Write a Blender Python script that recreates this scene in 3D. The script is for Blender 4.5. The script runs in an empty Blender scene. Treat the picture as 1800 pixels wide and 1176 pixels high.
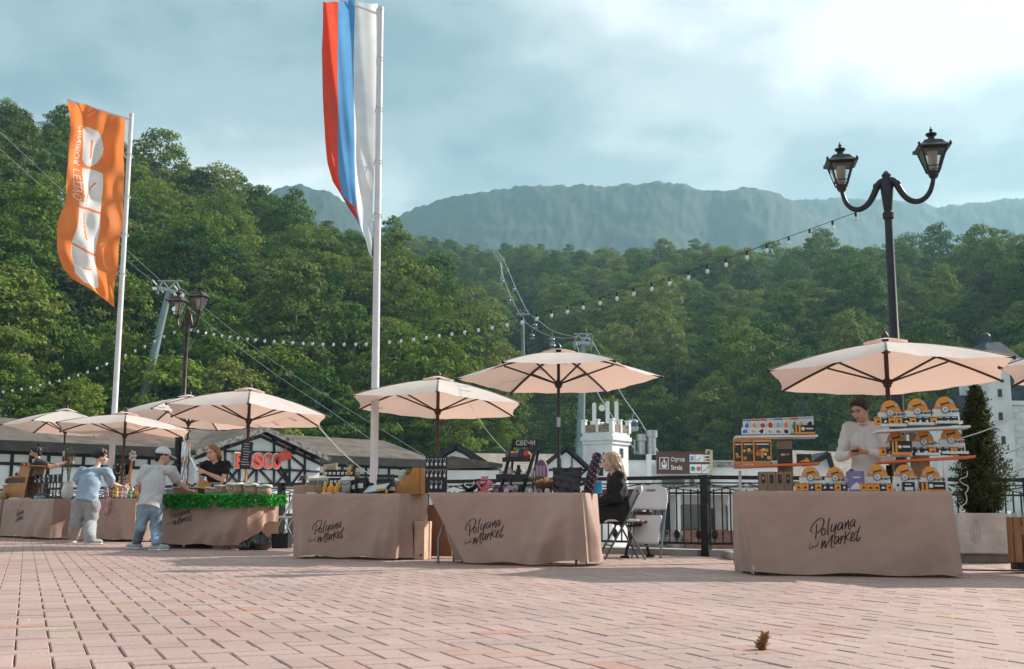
import bpy, bmesh, math, random
import numpy as np
from mathutils import Vector, Matrix, Euler
R = math.radians
PI = math.pi
rng = random.Random(7)
nrg = np.random.default_rng(11)
scn = bpy.context.scene
COL = scn.collection

# ------------------------------------------------------------------ camera
FPX, CX, CY = 1927.0, 900.0, 588.0          # focal length and centre in pixels of the 1800 px wide photograph
PITCH, ROLL, CAMZ = R(9.25), 0.006, 0.53
_f = Vector((0, math.cos(PITCH), math.sin(PITCH)))
_r0 = Vector((1, 0, 0)); _u0 = Vector((0, -math.sin(PITCH), math.cos(PITCH)))
_r = _r0 * math.cos(ROLL) + _u0 * math.sin(ROLL)
_u = _u0 * math.cos(ROLL) - _r0 * math.sin(ROLL)
CAM = Vector((0, 0, CAMZ))
camd = bpy.data.cameras.new('camera'); camo = bpy.data.objects.new('camera', camd); COL.objects.link(camo)
camo.matrix_world = Matrix(((_r.x, _u.x, -_f.x, CAM.x), (_r.y, _u.y, -_f.y, CAM.y), (_r.z, _u.z, -_f.z, CAM.z), (0, 0, 0, 1)))
camd.sensor_width = 36; camd.lens = FPX / 1800 * 36
camd.clip_start = 0.05; camd.clip_end = 9000
scn.camera = camo

def at(px, py, Y):
    """the point of the place that lies at distance Y in front of the photographer in direction (px,py)"""
    d = _f + _r * ((px - CX) / FPX) + _u * ((CY - py) / FPX)
    return CAM + d * (Y / d.y)
def gnd(px, py, z=0.0):
    d = _f + _r * ((px - CX) / FPX) + _u * ((CY - py) / FPX)
    return CAM + d * ((z - CAMZ) / d.z)
def proj(p):
    v = Vector(p) - CAM
    z = v.dot(_f)
    return CX + FPX * v.dot(_r) / z, CY - FPX * v.dot(_u) / z

# ------------------------------------------------------------------ sky, sun, exposure
SUN_AZ, SUN_EL = R(62), R(32)                # clockwise from the viewing direction
world = bpy.data.worlds.new('World'); scn.world = world; world.use_nodes = True
nt = world.node_tree; N = nt.nodes; L = nt.links
for n in list(N): N.remove(n)
wo = N.new('ShaderNodeOutputWorld'); bg = N.new('ShaderNodeBackground'); bg.inputs['Strength'].default_value = 0.055
sky = N.new('ShaderNodeTexSky'); sky.sky_type = 'NISHITA'; sky.sun_disc = False
sky.sun_elevation = SUN_EL; sky.sun_rotation = SUN_AZ; sky.air_density = 1.2; sky.dust_density = 1.5; sky.ozone_density = 1.5
tc = N.new('ShaderNodeTexCoord'); sep = N.new('ShaderNodeSeparateXYZ'); L.new(tc.outputs['Generated'], sep.inputs[0])
def wmath(op, a, b=None):
    n = N.new('ShaderNodeMath'); n.operation = op
    for i, v in enumerate((a, b)):
        if v is None: continue
        if isinstance(v, (int, float)): n.inputs[i].default_value = v
        else: L.new(v, n.inputs[i])
    return n.outputs[0]
zc = wmath('ADD', wmath('MAXIMUM', sep.outputs['Z'], 0.0), 0.22)
cmb = N.new('ShaderNodeCombineXYZ')
L.new(wmath('DIVIDE', sep.outputs['X'], zc), cmb.inputs[0]); L.new(wmath('DIVIDE', sep.outputs['Y'], zc), cmb.inputs[1])
def wnoise(scale, detail, off, rough=0.55):
    m = N.new('ShaderNodeMapping'); m.inputs['Location'].default_value = off; L.new(cmb.outputs[0], m.inputs[0])
    t = N.new('ShaderNodeTexNoise'); t.inputs['Scale'].default_value = scale; t.inputs['Detail'].default_value = detail
    t.inputs['Roughness'].default_value = rough; L.new(m.outputs[0], t.inputs[0]); return t.outputs['Fac']
def wramp(fac, stops):
    r = N.new('ShaderNodeValToRGB'); L.new(fac, r.inputs[0]); e = r.color_ramp.elements
    r.color_ramp.interpolation = 'EASE'
    while len(e) < len(stops): e.new(0.5)
    for k, (p, c) in enumerate(stops): e[k].position = p; e[k].color = (*c, 1)
    return r.outputs[0]
big = wnoise(1.0, 7, (0.0, 8.8, 2), 0.5)
fine = wnoise(2.1, 6, (0.3, 5.2, 2), 0.5)
mixn = wmath('ADD', wmath('MULTIPLY', big, 0.66), wmath('MULTIPLY', fine, 0.34))
cloud = wramp(mixn, [(0.41, (2.9, 4.1, 4.8)), (0.465, (4.6, 5.8, 6.4)), (0.515, (7.3, 8.2, 8.6)), (0.585, (12.5, 12.7, 12.8))])
cover = wramp(mixn, [(0.24, (0.55, 0.55, 0.55)), (0.42, (0.95, 0.95, 0.95))])
mx = N.new('ShaderNodeMix'); mx.data_type = 'RGBA'
L.new(cover, mx.inputs[0]); L.new(sky.outputs[0], mx.inputs[6]); L.new(cloud, mx.inputs[7])
L.new(mx.outputs[2], bg.inputs[0]); L.new(bg.outputs[0], wo.inputs[0])

sund = bpy.data.lights.new('sun', 'SUN'); sund.energy = 5.0; sund.angle = R(0.6); sund.color = (1.0, 0.93, 0.82)
suno = bpy.data.objects.new('sun', sund); COL.objects.link(suno)
_tosun = Vector((math.sin(SUN_AZ) * math.cos(SUN_EL), math.cos(SUN_AZ) * math.cos(SUN_EL), math.sin(SUN_EL)))
suno.rotation_euler = _tosun.to_track_quat('Z', 'Y').to_euler()
suno.location = (40, 30, 60)
scn.view_settings.view_transform = 'Standard'; scn.view_settings.look = 'None'
scn.view_settings.exposure = 0.68; scn.view_settings.gamma = 1.0; scn.view_settings.use_curve_mapping = False
scn.render.engine = 'CYCLES'
cy = scn.cycles
cy.use_denoising = True
try: cy.denoiser = 'OPENIMAGEDENOISE'
except Exception: pass
cy.max_bounces = 6; cy.diffuse_bounces = 3; cy.glossy_bounces = 2; cy.transmission_bounces = 4; cy.volume_bounces = 1
cy.transparent_max_bounces = 8; cy.sample_clamp_indirect = 6; cy.caustics_reflective = False; cy.caustics_refractive = False

# ------------------------------------------------------------------ materials
MATS = {}
def mat(name, col, rough=0.7, metal=0.0, var=0.12, vscale=6.0, bump=0.0, bscale=40.0, spec=0.35, obvar=0.0,
        col2=None, trans=0.0, alpha=None, coat=0.0, attr=None, stretch=None, sheen=0.0):
    if name in MATS: return MATS[name]
    m = bpy.data.materials.new(name); m.use_nodes = True; MATS[name] = m
    t = m.node_tree; n = t.nodes; l = t.links
    p = n['Principled BSDF']; out = n['Material Output']
    p.inputs['Roughness'].default_value = rough; p.inputs['Metallic'].default_value = metal
    p.inputs['Specular IOR Level'].default_value = spec
    if coat: p.inputs['Coat Weight'].default_value = coat
    if sheen: p.inputs['Sheen Weight'].default_value = sheen
    tcn = n.new('ShaderNodeTexCoord')
    src = tcn.outputs['Object']
    if stretch:
        mp = n.new('ShaderNodeMapping'); mp.inputs['Scale'].default_value = stretch; l.new(src, mp.inputs[0]); src = mp.outputs[0]
    ns = n.new('ShaderNodeTexNoise'); ns.inputs['Scale'].default_value = vscale; ns.inputs['Detail'].default_value = 5
    l.new(src, ns.inputs[0])
    mixc = n.new('ShaderNodeMix'); mixc.data_type = 'RGBA'
    c2 = col2 if col2 else tuple(c * (1 - 2.2 * var) for c in col)
    c1 = col if col2 else tuple(min(1, c * (1 + var)) for c in col)
    mixc.inputs[6].default_value = (*c1, 1); mixc.inputs[7].default_value = (*c2, 1)
    mr = n.new('ShaderNodeMapRange'); mr.inputs[1].default_value = 0.3; mr.inputs[2].default_value = 0.7
    l.new(ns.outputs['Fac'], mr.inputs[0]); l.new(mr.outputs[0], mixc.inputs[0])
    cs = mixc.outputs[2]
    if obvar or attr:
        hs = n.new('ShaderNodeHueSaturation'); l.new(cs, hs.inputs['Color'])
        if attr:
            rnd = n.new('ShaderNodeAttribute'); rnd.attribute_name = attr; ro = rnd.outputs['Fac']
        else:
            rnd = n.new('ShaderNodeObjectInfo'); ro = rnd.outputs['Random']
        v = n.new('ShaderNodeMapRange'); v.inputs[3].default_value = 1 - obvar; v.inputs[4].default_value = 1 + obvar
        l.new(ro, v.inputs[0]); l.new(v.outputs[0], hs.inputs['Value'])
        wn = n.new('ShaderNodeTexWhiteNoise'); wn.noise_dimensions = '1D'; l.new(ro, wn.inputs['W'])
        v2 = n.new('ShaderNodeMapRange'); v2.inputs[3].default_value = 0.5 - obvar * 0.06; v2.inputs[4].default_value = 0.5 + obvar * 0.06
        l.new(wn.outputs['Value'], v2.inputs[0]); l.new(v2.outputs[0], hs.inputs['Hue'])
        cs = hs.outputs[0]
    l.new(cs, p.inputs['Base Color'])
    if bump:
        nb = n.new('ShaderNodeTexNoise'); nb.inputs['Scale'].default_value = bscale; nb.inputs['Detail'].default_value = 4; l.new(src, nb.inputs[0])
        b = n.new('ShaderNodeBump'); b.inputs['Strength'].default_value = bump; b.inputs['Distance'].default_value = 0.02
        l.new(nb.outputs['Fac'], b.inputs['Height']); l.new(b.outputs[0], p.inputs['Normal'])
    if trans:
        tr = n.new('ShaderNodeBsdfTranslucent'); l.new(cs, tr.inputs[0])
        mxs = n.new('ShaderNodeMixShader'); mxs.inputs[0].default_value = trans
        l.new(p.outputs[0], mxs.inputs[1]); l.new(tr.outputs[0], mxs.inputs[2]); l.new(mxs.outputs[0], out.inputs[0])
    if alpha is not None: p.inputs['Alpha'].default_value = alpha
    return m
def glass_mat(name, col=(0.9, 0.95, 0.95), rough=0.02, tint=0.25):
    if name in MATS: return MATS[name]
    m = bpy.data.materials.new(name); m.use_nodes = True; MATS[name] = m
    t = m.node_tree; n = t.nodes; l = t.links; out = n['Material Output']
    n.remove(n['Principled BSDF'])
    tb = n.new('ShaderNodeBsdfTransparent'); tb.inputs[0].default_value = (*col, 1)
    gl = n.new('ShaderNodeBsdfGlossy'); gl.inputs['Roughness'].default_value = rough
    fr = n.new('ShaderNodeFresnel'); fr.inputs[0].default_value = 1.45
    ad = n.new('ShaderNodeMath'); ad.operation = 'ADD'; ad.inputs[1].default_value = tint; ad.use_clamp = True
    mx = n.new('ShaderNodeMixShader'); l.new(fr.outputs[0], ad.inputs[0]); l.new(ad.outputs[0], mx.inputs[0])
    l.new(tb.outputs[0], mx.inputs[1]); l.new(gl.outputs[0], mx.inputs[2]); l.new(mx.outputs[0], out.inputs[0])
    return m

# ------------------------------------------------------------------ mesh helpers
class MB:
    """collects boxes, bars, tubes and lathes; build() links them as ONE mesh object"""
    def __init__(s): s.v = []; s.f = []; s.mi = []; s.cur = 0
    def _add(s, vs, fs):
        o = len(s.v); s.v += [tuple(v) for v in vs]; s.f += [tuple(i + o for i in f) for f in fs]; s.mi += [s.cur] * len(fs); return s
    def m(s, i): s.cur = i; return s
    def box(s, c, size, rot=None, taper=None, bev=0.0):
        hx, hy, hz = size[0] / 2, size[1] / 2, size[2] / 2
        tx, ty = taper if taper else (1, 1)
        if bev:
            b = min(bev, hx * .9, hy * .9, hz * .9); vs = []
            for z, k in ((-hz, 1), (-hz + b, 0), (hz - b, 0), (hz, 1)):
                x, y = hx - b * k, hy - b * k
                f = (z + hz) / (2 * hz) if hz else 0
                sx, sy = 1 + (tx - 1) * f, 1 + (ty - 1) * f
                vs += [(-x * sx, -y * sy, z), (x * sx, -y * sy, z), (x * sx, y * sy, z), (-x * sx, y * sy, z)]
            fs = [(3, 2, 1, 0), (12, 13, 14, 15)]
            for r in range(3):
                for i in range(4):
                    j = (i + 1) % 4; fs.append((r * 4 + i, r * 4 + j, r * 4 + 4 + j, r * 4 + 4 + i))
        else:
            vs = [(-hx, -hy, -hz), (hx, -hy, -hz), (hx, hy, -hz), (-hx, hy, -hz),
                  (-hx * tx, -hy * ty, hz), (hx * tx, -hy * ty, hz), (hx * tx, hy * ty, hz), (-hx * tx, hy * ty, hz)]
            fs = [(3, 2, 1, 0), (4, 5, 6, 7), (0, 1, 5, 4), (1, 2, 6, 5), (2, 3, 7, 6), (3, 0, 4, 7)]
        c = Vector(c)
        if rot is not None:
            q = rot if isinstance(rot, Matrix) else Euler(rot).to_matrix()
            vs = [q @ Vector(v) + c for v in vs]
        else: vs = [Vector(v) + c for v in vs]
        return s._add(vs, fs)
    def b2(s, lo, hi, bev=0.0): 
        return s.box([(lo[i] + hi[i]) / 2 for i in range(3)], [abs(hi[i] - lo[i]) for i in range(3)], bev=bev)
    def bar(s, a, b, w, h=None, up=(0, 0, 1)):
        a = Vector(a); b = Vector(b); h = h or w; d = b - a; ln = d.length
        if ln < 1e-9: return s
        d.normalize(); upv = Vector(up)
        if abs(d.dot(upv)) > 0.999: upv = Vector((0, 1, 0))
        x = d.cross(upv).normalized(); z = x.cross(d)
        q = Matrix((x, d, z)).transposed()
        return s.box((a + b) / 2, (w, ln, h), q)
    def tube(s, pts, r, n=8, cap=True, closed=False):
        pts = [Vector(p) for p in pts]; k = len(pts)
        rs = r if isinstance(r, (list, tuple)) else [r] * k
        prev = None; vs = []; fs = []
        for i, p in enumerate(pts):
            if closed: t = pts[(i + 1) % k] - pts[i - 1]
            else: t = pts[min(i + 1, k - 1)] - pts[max(i - 1, 0)]
            t.normalize()
            if prev is None:
                a = Vector((0, 0, 1)) if abs(t.z) < 0.9 else Vector((1, 0, 0))
                x = t.cross(a).normalized()
            else:
                x = prev - t * prev.dot(t)
                x = x.normalized() if x.length > 1e-6 else t.orthogonal().normalized()
            prev = x; y = t.cross(x)
            for j in range(n):
                a = 2 * PI * j / n; vs.append(p + (x * math.cos(a) + y * math.sin(a)) * rs[i])
        for i in range(k if closed else k - 1):
            i2 = (i + 1) % k
            for j in range(n):
                j2 = (j + 1) % n; fs.append((i * n + j, i * n + j2, i2 * n + j2, i2 * n + j))
        if cap and not closed: fs += [tuple(range(n - 1, -1, -1)), tuple((k - 1) * n + j for j in range(n))]
        return s._add(vs, fs)
    def cyl(s, a, b, r0, r1=None, n=12, cap=True): return s.tube([a, b], [r0, r0 if r1 is None else r1], n, cap)
    def lathe(s, prof, n=16, c=(0, 0, 0), rot=None, cap=True, sq=None):
        vs = []; fs = []; c = Vector(c); k = len(prof)
        for r, z in prof:
            for j in range(n):
                a = 2 * PI * (j + (0.5 if n == 4 else 0)) / n
                v = Vector((r * math.cos(a) * (sq[0] if sq else 1), r * math.sin(a) * (sq[1] if sq else 1), z))
                if rot is not None: v = rot @ v
                vs.append(v + c)
        for i in range(k - 1):
            for j in range(n):
                j2 = (j + 1) % n; fs.append((i * n + j, i * n + j2, (i + 1) * n + j2, (i + 1) * n + j))
        if cap: fs += [tuple(range(n - 1, -1, -1)), tuple((k - 1) * n + j for j in range(n))]
        return s._add(vs, fs)
    def ball(s, c, r, n=10, m=7, rot=None):
        rr = r if isinstance(r, (tuple, list)) else (r, r, r)
        c = Vector(c); vs = []; fs = []
        for i in range(1, m):
            t = PI * i / m
            for j in range(n):
                a = 2 * PI * j / n
                v = Vector((math.sin(t) * math.cos(a) * rr[0], math.sin(t) * math.sin(a) * rr[1], math.cos(t) * rr[2]))
                if rot is not None: v = rot @ v
                vs.append(c + v)
        tp = Vector((0, 0, rr[2])); bt = Vector((0, 0, -rr[2]))
        if rot is not None: tp = rot @ tp; bt = rot @ bt
        vs += [c + tp, c + bt]; T = len(vs) - 2
        for i in range(m - 2):
            for j in range(n):
                j2 = (j + 1) % n; fs.append((i * n + j, (i + 1) * n + j, (i + 1) * n + j2, i * n + j2))
        for j in range(n):
            j2 = (j + 1) % n; fs.append((T, j, j2)); fs.append((T + 1, (m - 2) * n + j2, (m - 2) * n + j))
        return s._add(vs, fs)
    def prism(s, poly, y0, y1, axis='y'):
        """poly: (x,z) outline extruded along y (axis 'y') or (x,y) outline along z (axis 'z')"""
        n = len(poly)
        if axis == 'y': vs = [(x, y0, z) for x, z in poly] + [(x, y1, z) for x, z in poly]
        elif axis == 'x': vs = [(y0, y, z) for y, z in poly] + [(y1, y, z) for y, z in poly]
        else: vs = [(x, y, y0) for x, y in poly] + [(x, y, y1) for x, y in poly]
        fs = [tuple(range(n)), tuple(range(2 * n - 1, n - 1, -1))]
        for i in range(n):
            j = (i + 1) % n; fs.append((i, i + n, j + n, j))
        return s._add(vs, fs)
    def grid(s, fn, nu, nv, flip=False):
        vs = [fn(i / nu, j / nv) for i in range(nu + 1) for j in range(nv + 1)]
        fs = []
        for i in range(nu):
            for j in range(nv):
                a = i * (nv + 1) + j; q = (a, a + nv + 1, a + nv + 2, a + 1)
                fs.append(q[::-1] if flip else q)
        return s._add(vs, fs)
    def quad(s, *p): return s._add(p, [tuple(range(len(p)))])
    def xf(s, M, start=0):
        s.v[start:] = [tuple(M @ Vector(v)) for v in s.v[start:]]; return s
    def mesh(s, name):
        me = bpy.data.meshes.new(name); me.from_pydata(s.v, [], s.f)
        if any(s.mi): me.polygons.foreach_set('material_index', s.mi)
        me.update(); return me
    def build(s, name, mats, parent=None, smooth=False, fix=True, solid=0.0, angle=40):
        me = s.mesh(name)
        for mm in (mats if isinstance(mats, (list, tuple)) else [mats]): me.materials.append(mm)
        if fix:
            bm = bmesh.new(); bm.from_mesh(me); bmesh.ops.recalc_face_normals(bm, faces=bm.faces); bm.to_mesh(me); bm.free()
        if smooth:
            me.polygons.foreach_set('use_smooth', [True] * len(me.polygons))
            try: me.set_sharp_from_angle(angle=R(angle))
            except Exception: pass
        o = bpy.data.objects.new(name, me); COL.objects.link(o)
        if parent is not None: o.parent = parent
        if solid:
            md = o.modifiers.new('thickness', 'SOLIDIFY'); md.thickness = solid; md.offset = 0
        return o
def tag(o, label=None, cat=None, group=None, kind=None):
    if label: o['label'] = label
    if cat: o['category'] = cat
    if group: o['group'] = group
    if kind: o['kind'] = kind
    return o
def thing(name, label, cat, loc=(0, 0, 0), rz=0.0, group=None):
    o = bpy.data.objects.new(name, None); COL.objects.link(o); o.empty_display_size = 0.1
    o.location = loc; o.rotation_euler = (0, 0, rz)
    return tag(o, label, cat, group)
def copy_tree(o, parent=None):
    c = o.copy(); COL.objects.link(c); c.parent = parent
    for ch in list(o.children): copy_tree(ch, c)
    return c
def put(o, loc, rz=0.0):
    o.location = loc; o.rotation_euler = (0, 0, rz); return o
_tcache = {}
def text_shape(txt, size, align='CENTER', ext=0.0, bold=0.0, xs=1.0):
    """vertices and faces of a line of lettering in the xz plane facing -y"""
    k = (txt, size, align, ext, bold, xs)
    if k not in _tcache:
        cu = bpy.data.curves.new('t', 'FONT'); cu.body = txt; cu.size = size; cu.align_x = align; cu.extrude = ext; cu.offset = bold
        cu.resolution_u = 3
        o = bpy.data.objects.new('t', cu); COL.objects.link(o)
        dg = bpy.context.evaluated_depsgraph_get()
        me = bpy.data.meshes.new_from_object(o.evaluated_get(dg))
        vs = [(v.co.x * xs, -v.co.z, v.co.y) for v in me.vertices]; fs = [tuple(p.vertices) for p in me.polygons]
        bpy.data.objects.remove(o); bpy.data.curves.remove(cu); bpy.data.meshes.remove(me)
        _tcache[k] = (vs, fs)
    return _tcache[k]
def add_text(mb, txt, size, origin, align='CENTER', ext=0.0, bold=0.0, M=None, xs=1.0):
    vs, fs = text_shape(txt, size, align, ext, bold, xs)
    o = Vector(origin); vs = [(M @ Vector(v) if M else Vector(v)) + o for v in vs]
    return mb._add(vs, fs)
def ribbon(mb, pts, w, y=0.0):
    """flat brush stroke through (x,z) points, standing at depth y"""
    pts = [Vector((p[0], p[1])) for p in pts]; L_ = []; R_ = []
    for i, p in enumerate(pts):
        t = (pts[min(i + 1, len(pts) - 1)] - pts[max(i - 1, 0)])
        if t.length < 1e-9: t = Vector((1, 0))
        t.normalize(); n = Vector((-t.y, t.x)) * w / 2
        L_.append(p + n); R_.append(p - n)
    vs = [(p.x, y, p.y) for p in L_] + [(p.x, y, p.y) for p in R_]; k = len(pts)
    return mb._add(vs, [(i, i + 1, k + i + 1, k + i) for i in range(k - 1)])
# ------------------------------------------------------------------ terrain, forest, mountains
def interp(x, xs, ys): return float(np.interp(x, xs, ys))
LOWZ = -2.6
def hill_table(rows, tree_h):
    t, zc, rc, rf = [], [], [], []
    for px, py, r1, r0 in rows:
        p = at(px, py, r1); t.append(p.x / p.y); zc.append(p.z - tree_h); rc.append(r1); rf.append(r0)
    return [np.array(a) for a in (t, zc, rc, rf)]
LEFT = hill_table([(-900, 60, 300, 85), (-300, 95, 300, 95), (0, 148, 300, 105), (120, 182, 310, 110), (240, 240, 320, 115), (350, 278, 320, 118),
    (480, 322, 320, 122), (560, 375, 310, 125), (640, 398, 300, 130), (700, 413, 290, 130), (760, 438, 270, 135), (800, 470, 250, 138),
    (840, 520, 230, 140), (870, 580, 210, 142), (900, 660, 190, 145), (930, 760, 170, 148), (960, 860, 165, 150)], 17)
BACK = hill_table([(300, 420, 640, 330), (600, 405, 620, 300), (700, 405, 620, 260), (790, 415, 640, 240), (850, 425, 650, 230), (900, 422, 650, 220),
    (1000, 436, 600, 200), (1100, 432, 560, 190), (1250, 428, 520, 180), (1350, 436, 500, 170), (1400, 426, 480, 165), (1500, 426, 460, 160),
    (1600, 430, 430, 150), (1700, 430, 380, 140), (1740, 404, 340, 135), (1800, 388, 320, 130), (2000, 375, 300, 125), (2700, 330, 300, 115)], 17)
def hill_z(H, X, Y):
    t = X / max(Y, 1.0)
    zc = interp(t, H[0], H[1]); rc = interp(t, H[0], H[2]); rf = interp(t, H[0], H[3])
    if Y <= rf: return LOWZ - 1.5
    u = (Y - rf) / (rc - rf)
    wob = 2.5 * math.sin(X * .045 + 1.3) * math.sin(Y * .038) + 1.6 * math.sin(X * .11 + Y * .07)
    if u <= 1: return LOWZ - 1.5 + (zc - LOWZ + 1.5) * (0.85 * u + 0.15 * u * u) + wob * min(1, u * 4) * (1 - u * .6)
    return zc + wob * .4 - (u - 1) * 60
m_hill = mat('forest_floor', (0.035, 0.045, 0.02), 0.95, var=0.3, vscale=0.08, col2=(0.05, 0.042, 0.025), bump=0.6, bscale=0.6)
def hill_mesh(name, H, t0, t1, nt_, y1, ny, label):
    mb = MB()
    def fn(u, v):
        t = t0 + (t1 - t0) * u; rf = interp(t, H[0], H[3]); Y = rf - 4 + (y1 - rf + 4) * v
        X = t * Y; return (X, Y, hill_z(H, X, Y))
    mb.grid(fn, nt_, ny); o = mb.build(name, m_hill, smooth=True); tag(o, kind='structure'); return o
hill_mesh('hillside', LEFT, -0.95, 0.05, 70, 420, 40, '')
hill_mesh('hillside', BACK, -0.32, 1.0, 80, 760, 50, '')

# far mountains, shaped by the ridge lines of the place
def mountain(name, rows, y0, y1, seed, col):
    t = []; z = []
    for px, py in rows:
        p = at(px, py, y1); t.append(p.x / p.y); z.append(p.z)
    t = np.array(t); z = np.array(z); nu, nv = 320, 130; mb = MB(); rn = np.random.default_rng(seed)
    from mathutils import noise as mn
    def fn(u, v):
        tt = t[0] + (t[-1] - t[0]) * u; Y = y0 + (y1 * 1.25 - y0) * v; X = tt * Y
        zc = float(np.interp(tt, t, z)); k = (Y - y0) / (y1 - y0)
        gully = mn.fractal(Vector((X * .0034, Y * .0030, seed)), 0.9, 2.1, 5) * 0.085 * zc * min(1, 4 * k) * (1 - .9 * min(1, k) ** 2)
        ff = (mn.noise(Vector((X * .011, Y * .011, seed + 8))) * 18 * (1 - .75 * min(1, k)) + mn.noise(Vector((X * .035, Y * .035, seed))) * 5 + mn.noise(Vector((X * .09, Y * .09, seed + 4))) * 5.0)
        if k <= 1: h = zc * (0.25 * k + 0.75 * k ** 1.5) + gully + ff * min(1, 3 * k)
        else: h = zc - (k - 1) * zc * 1.5 + ff
        return (X, Y, h - 10)
    mb.grid(fn, nu, nv)
    o = mb.build(name, col, smooth=True); tag(o, kind='structure'); return o
m_mt = mat('far_forest', (0.016, 0.034, 0.02), 0.95, var=0.4, vscale=0.03, col2=(0.006, 0.016, 0.011), bump=1.0, bscale=0.045)
mountain('mountain', [(560, 460), (640, 420), (690, 376), (730, 352), (800, 330), (850, 322), (900, 318), (960, 312), (1050, 316), (1150, 307), (1200, 312), (1250, 330),
    (1300, 321), (1350, 322), (1390, 338), (1430, 372), (1500, 420), (1600, 480)], 1000, 2000, 3, m_mt)
mountain('mountain', [(1150, 420), (1300, 360), (1400, 344), (1500, 340), (1580, 344), (1650, 352), (1700, 348), (1760, 342), (1800, 338), (1900, 330), (2100, 320), (2500, 360)], 1400, 2500, 9, m_mt)
mountain('mountain', [(-200, 420), (200, 380), (420, 345), (500, 320), (530, 316), (570, 326), (620, 352), (680, 400), (760, 470)], 1000, 1900, 5, m_mt)

# trees
def leaf_material(name, cols):
    m = bpy.data.materials.new(name); m.use_nodes = True
    t = m.node_tree; n = t.nodes; l = t.links; p = n['Principled BSDF']; out = n['Material Output']
    oi = n.new('ShaderNodeObjectInfo'); r = n.new('ShaderNodeValToRGB'); l.new(oi.outputs['Random'], r.inputs[0])
    e = r.color_ramp.elements
    while len(e) < len(cols): e.new(0.5)
    for k, c in enumerate(cols): e[k].position = k / (len(cols) - 1); e[k].color = (*c, 1)
    g = n.new('ShaderNodeNewGeometry'); hs = n.new('ShaderNodeHueSaturation'); l.new(r.outputs[0], hs.inputs['Color'])
    v = n.new('ShaderNodeMapRange'); v.inputs[3].default_value = 0.7; v.inputs[4].default_value = 1.35
    l.new(g.outputs['Random Per Island'], v.inputs[0]); l.new(v.outputs[0], hs.inputs['Value'])
    v2 = n.new('ShaderNodeMapRange'); v2.inputs[3].default_value = 0.48; v2.inputs[4].default_value = 0.515
    l.new(g.outputs['Random Per Island'], v2.inputs[0]); l.new(v2.outputs[0], hs.inputs['Hue'])
    l.new(hs.outputs[0], p.inputs['Base Color']); p.inputs['Roughness'].default_value = 0.75; p.inputs['Specular IOR Level'].default_value = 0.08
    tr = n.new('ShaderNodeBsdfTranslucent'); l.new(hs.outputs[0], tr.inputs[0])
    ms = n.new('ShaderNodeMixShader'); ms.inputs[0].default_value = 0.28
    l.new(p.outputs[0], ms.inputs[1]); l.new(tr.outputs[0], ms.inputs[2]); l.new(ms.outputs[0], out.inputs[0])
    MATS[name] = m; return m
m_leaf = leaf_material('foliage', [(0.052, 0.115, 0.018), (0.095, 0.17, 0.022), (0.175, 0.23, 0.032), (0.065, 0.135, 0.022), (0.14, 0.205, 0.030), (0.20, 0.225, 0.055), (0.045, 0.10, 0.026)])
m_leaf_dark = leaf_material('evergreen_foliage', [(0.03, 0.05, 0.02), (0.045, 0.07, 0.025), (0.035, 0.06, 0.02)])
m_bark = mat('bark', (0.16, 0.145, 0.125), 0.95, var=0.35, vscale=3, bump=0.8, bscale=8, stretch=(1, 1, .25))
def leaf_quads(P, Nn, size, rn, aspect=0.6):
    """rhombic leaf faces at points P with normals Nn"""
    k = len(P)
    a = rn.normal(size=(k, 3)); Nn = Nn / np.linalg.norm(Nn, axis=1)[:, None]
    x = np.cross(Nn, a); x /= np.linalg.norm(x, axis=1)[:, None] + 1e-9; y = np.cross(Nn, x)
    s = (size * rn.uniform(0.6, 1.3, k))[:, None]
    bend = Nn * s * 0.18
    V = np.stack([P + x * s, P + y * s * aspect - bend, P - x * s, P - y * s * aspect + bend], 1).reshape(-1, 3)
    F = np.arange(4 * k).reshape(k, 4)
    return V, F
def quads_mesh(name, V, F, material):
    me = bpy.data.meshes.new(name); nV, nF = len(V), len(F)
    me.vertices.add(nV); me.vertices.foreach_set('co', np.asarray(V, np.float32).ravel())
    me.loops.add(nF * 4); me.loops.foreach_set('vertex_index', np.asarray(F, np.int32).ravel())
    me.polygons.add(nF); me.polygons.foreach_set('loop_start', np.arange(0, 4 * nF, 4, dtype=np.int32))
    try: me.polygons.foreach_set('loop_total', np.full(nF, 4, np.int32))
    except Exception: pass
    me.update(calc_edges=True); me.validate(); me.materials.append(material); return me
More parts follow.
